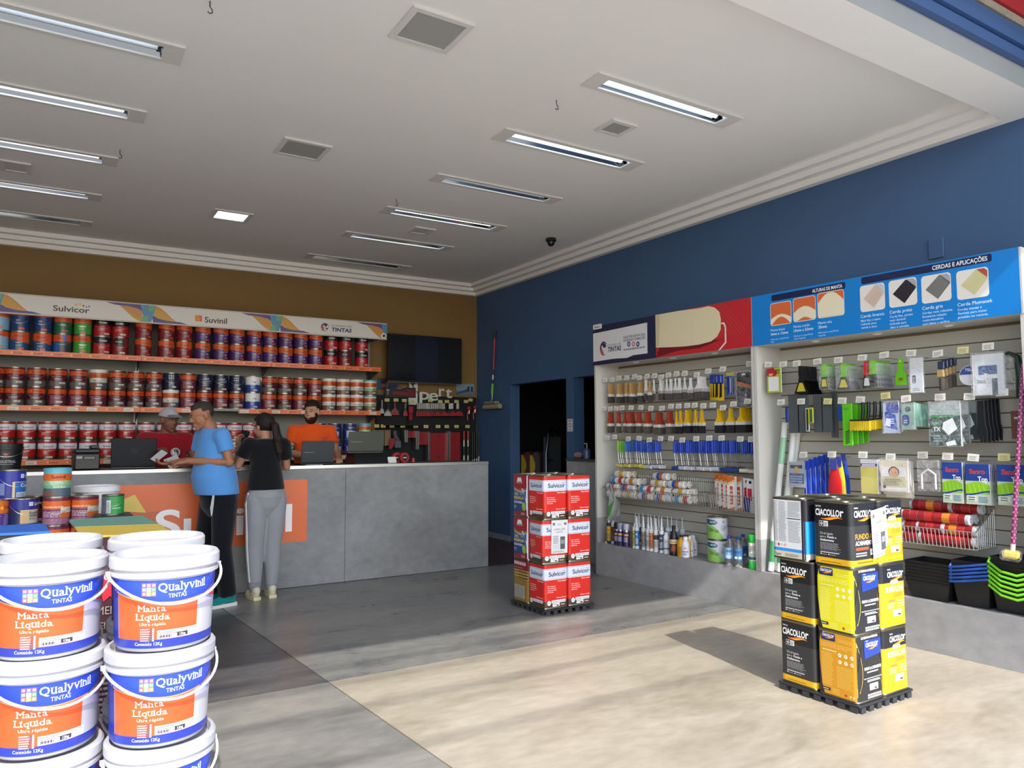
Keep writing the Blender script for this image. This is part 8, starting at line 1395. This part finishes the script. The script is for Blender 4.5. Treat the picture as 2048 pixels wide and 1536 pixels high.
p = P(lambda u, v, L: (u, -.141-.0004*L, v)); p.text('Suvinil', .05, 1.345, .015, '#5a1d10', w=.075, bold=.01); p.lines(.07, 1.325, .035, .01, 1, '#5a1d10', .7, 0); p.obj('chest_print', 'print', m2, ang=0)
# --- man in cap and red shirt behind the counter
J = std(1.70, .2, .1); J.update(pelvis=(0, .0, .9), chest=(0, .0, 1.25), neck=(.0, .0, 1.415), head=(.015, -.04, 1.535), shL=(.2, 0, 1.355), shR=(-.2, 0, 1.36), elL=(.27, -.08, 1.13), wrL=(.14, -.29, 1.10), elR=(-.28, -.06, 1.12), wrR=(-.14, -.25, 1.225), handL=((-.3, -.9, .0), (0, 0, -1), -1, .5), handR=((.75, -.5, .3), (.2, .2, -.9), 1, .95), yaw=28, pitch=8)
m3, HM, H3 = person('person', (1.005, 8.28, .101), R(0), J, '#7d5342', '', 1.06); tag(m3, 'person in a grey cap and dark red t-shirt behind the black laptop', 'person')
shirt(m3, J, '#8e1826', .86, .2, .15, None, .6, 1.08); trousers(m3, J, '#23252c', .92, .16, .13); [shoe(m3, J['an'+q], 0, '#222222', '#333333') for q in 'LR']
hairpiece('cap', m3, HM, '#a9a7ae', lambda m: m.z > .038 - .12*m.y*(m.y > 0), rad=(.088, .11, .098), c=(0, .01, .036), mat='cloth', th=.008)
g = G(); n = 13; vs = []
for i in range(n): a = math.pi*i/(n-1); vs += [(-.072*math.cos(a), -.07 - .03*math.sin(a)*.6, .052+.012*math.sin(a)), (-.076*math.cos(a), -.085 - .085*math.sin(a), .034+.012*math.sin(a))]
g.add(vs + [(x, y, z+.005) for x, y, z in vs], [(2*i, 2*i+2, 2*i+3, 2*i+1) for i in range(n-1)] + [(2*n+2*i+1, 2*n+2*i+3, 2*n+2*i+2, 2*n+2*i) for i in range(n-1)] + [(2*i+1, 2*i+3, 2*n+2*i+3, 2*n+2*i+1) for i in range(n-1)], '#6a6972'); g.xf(0, HM); g.obj('cap_brim', 'cloth', m3)
p = P(lambda u, v, L: (u, -.1475-.0008*L, v)); cx, cy, r = .07, 1.215, .044; p.disc(cx, cy, r, '#b9b6b8', 22); p.disc(cx, cy, r*.86, '#8f9294', 22); p.disc(cx, cy, r*.7, '#1a1d22', 20)
p.poly([(cx+r*.7*math.cos(R(90+15*i)), cy+r*.7*math.sin(R(90+15*i))) for i in range(13)], '#d2d4d4'); p.disc(cx, cy+r*.35, r*.35, '#1a1d22', 12); p.disc(cx, cy-r*.35, r*.35, '#d2d4d4', 12); p.disc(cx, cy+r*.35, r*.1, '#d2d4d4', 8); p.disc(cx, cy-r*.35, r*.1, '#1a1d22', 8); p.obj('chest_badge', 'print', m3, ang=0)
# papers held over the counter
for i, (px, py, rz, w_) in enumerate(((318, 912, 38, .07), (347, 930, -30, .12))):
    q = at(px, py, 'y', 7.5 - .1*i); g = G(); g.box(-w_/2, w_/2, -.0006, .0006, -.07, .07, '#d2d6de'); g.xf(0, M.Rotation(R(40), 4, 'X') @ M.Rotation(R(rz), 4, 'Y')); q.z = max(q.z, CZ + .06); tag(g.obj('receipt', 'paper', None, q, ang=0), ('white slip held up towards the person in the cap', 'white slip under the hand of the person in blue')[i], 'paper')
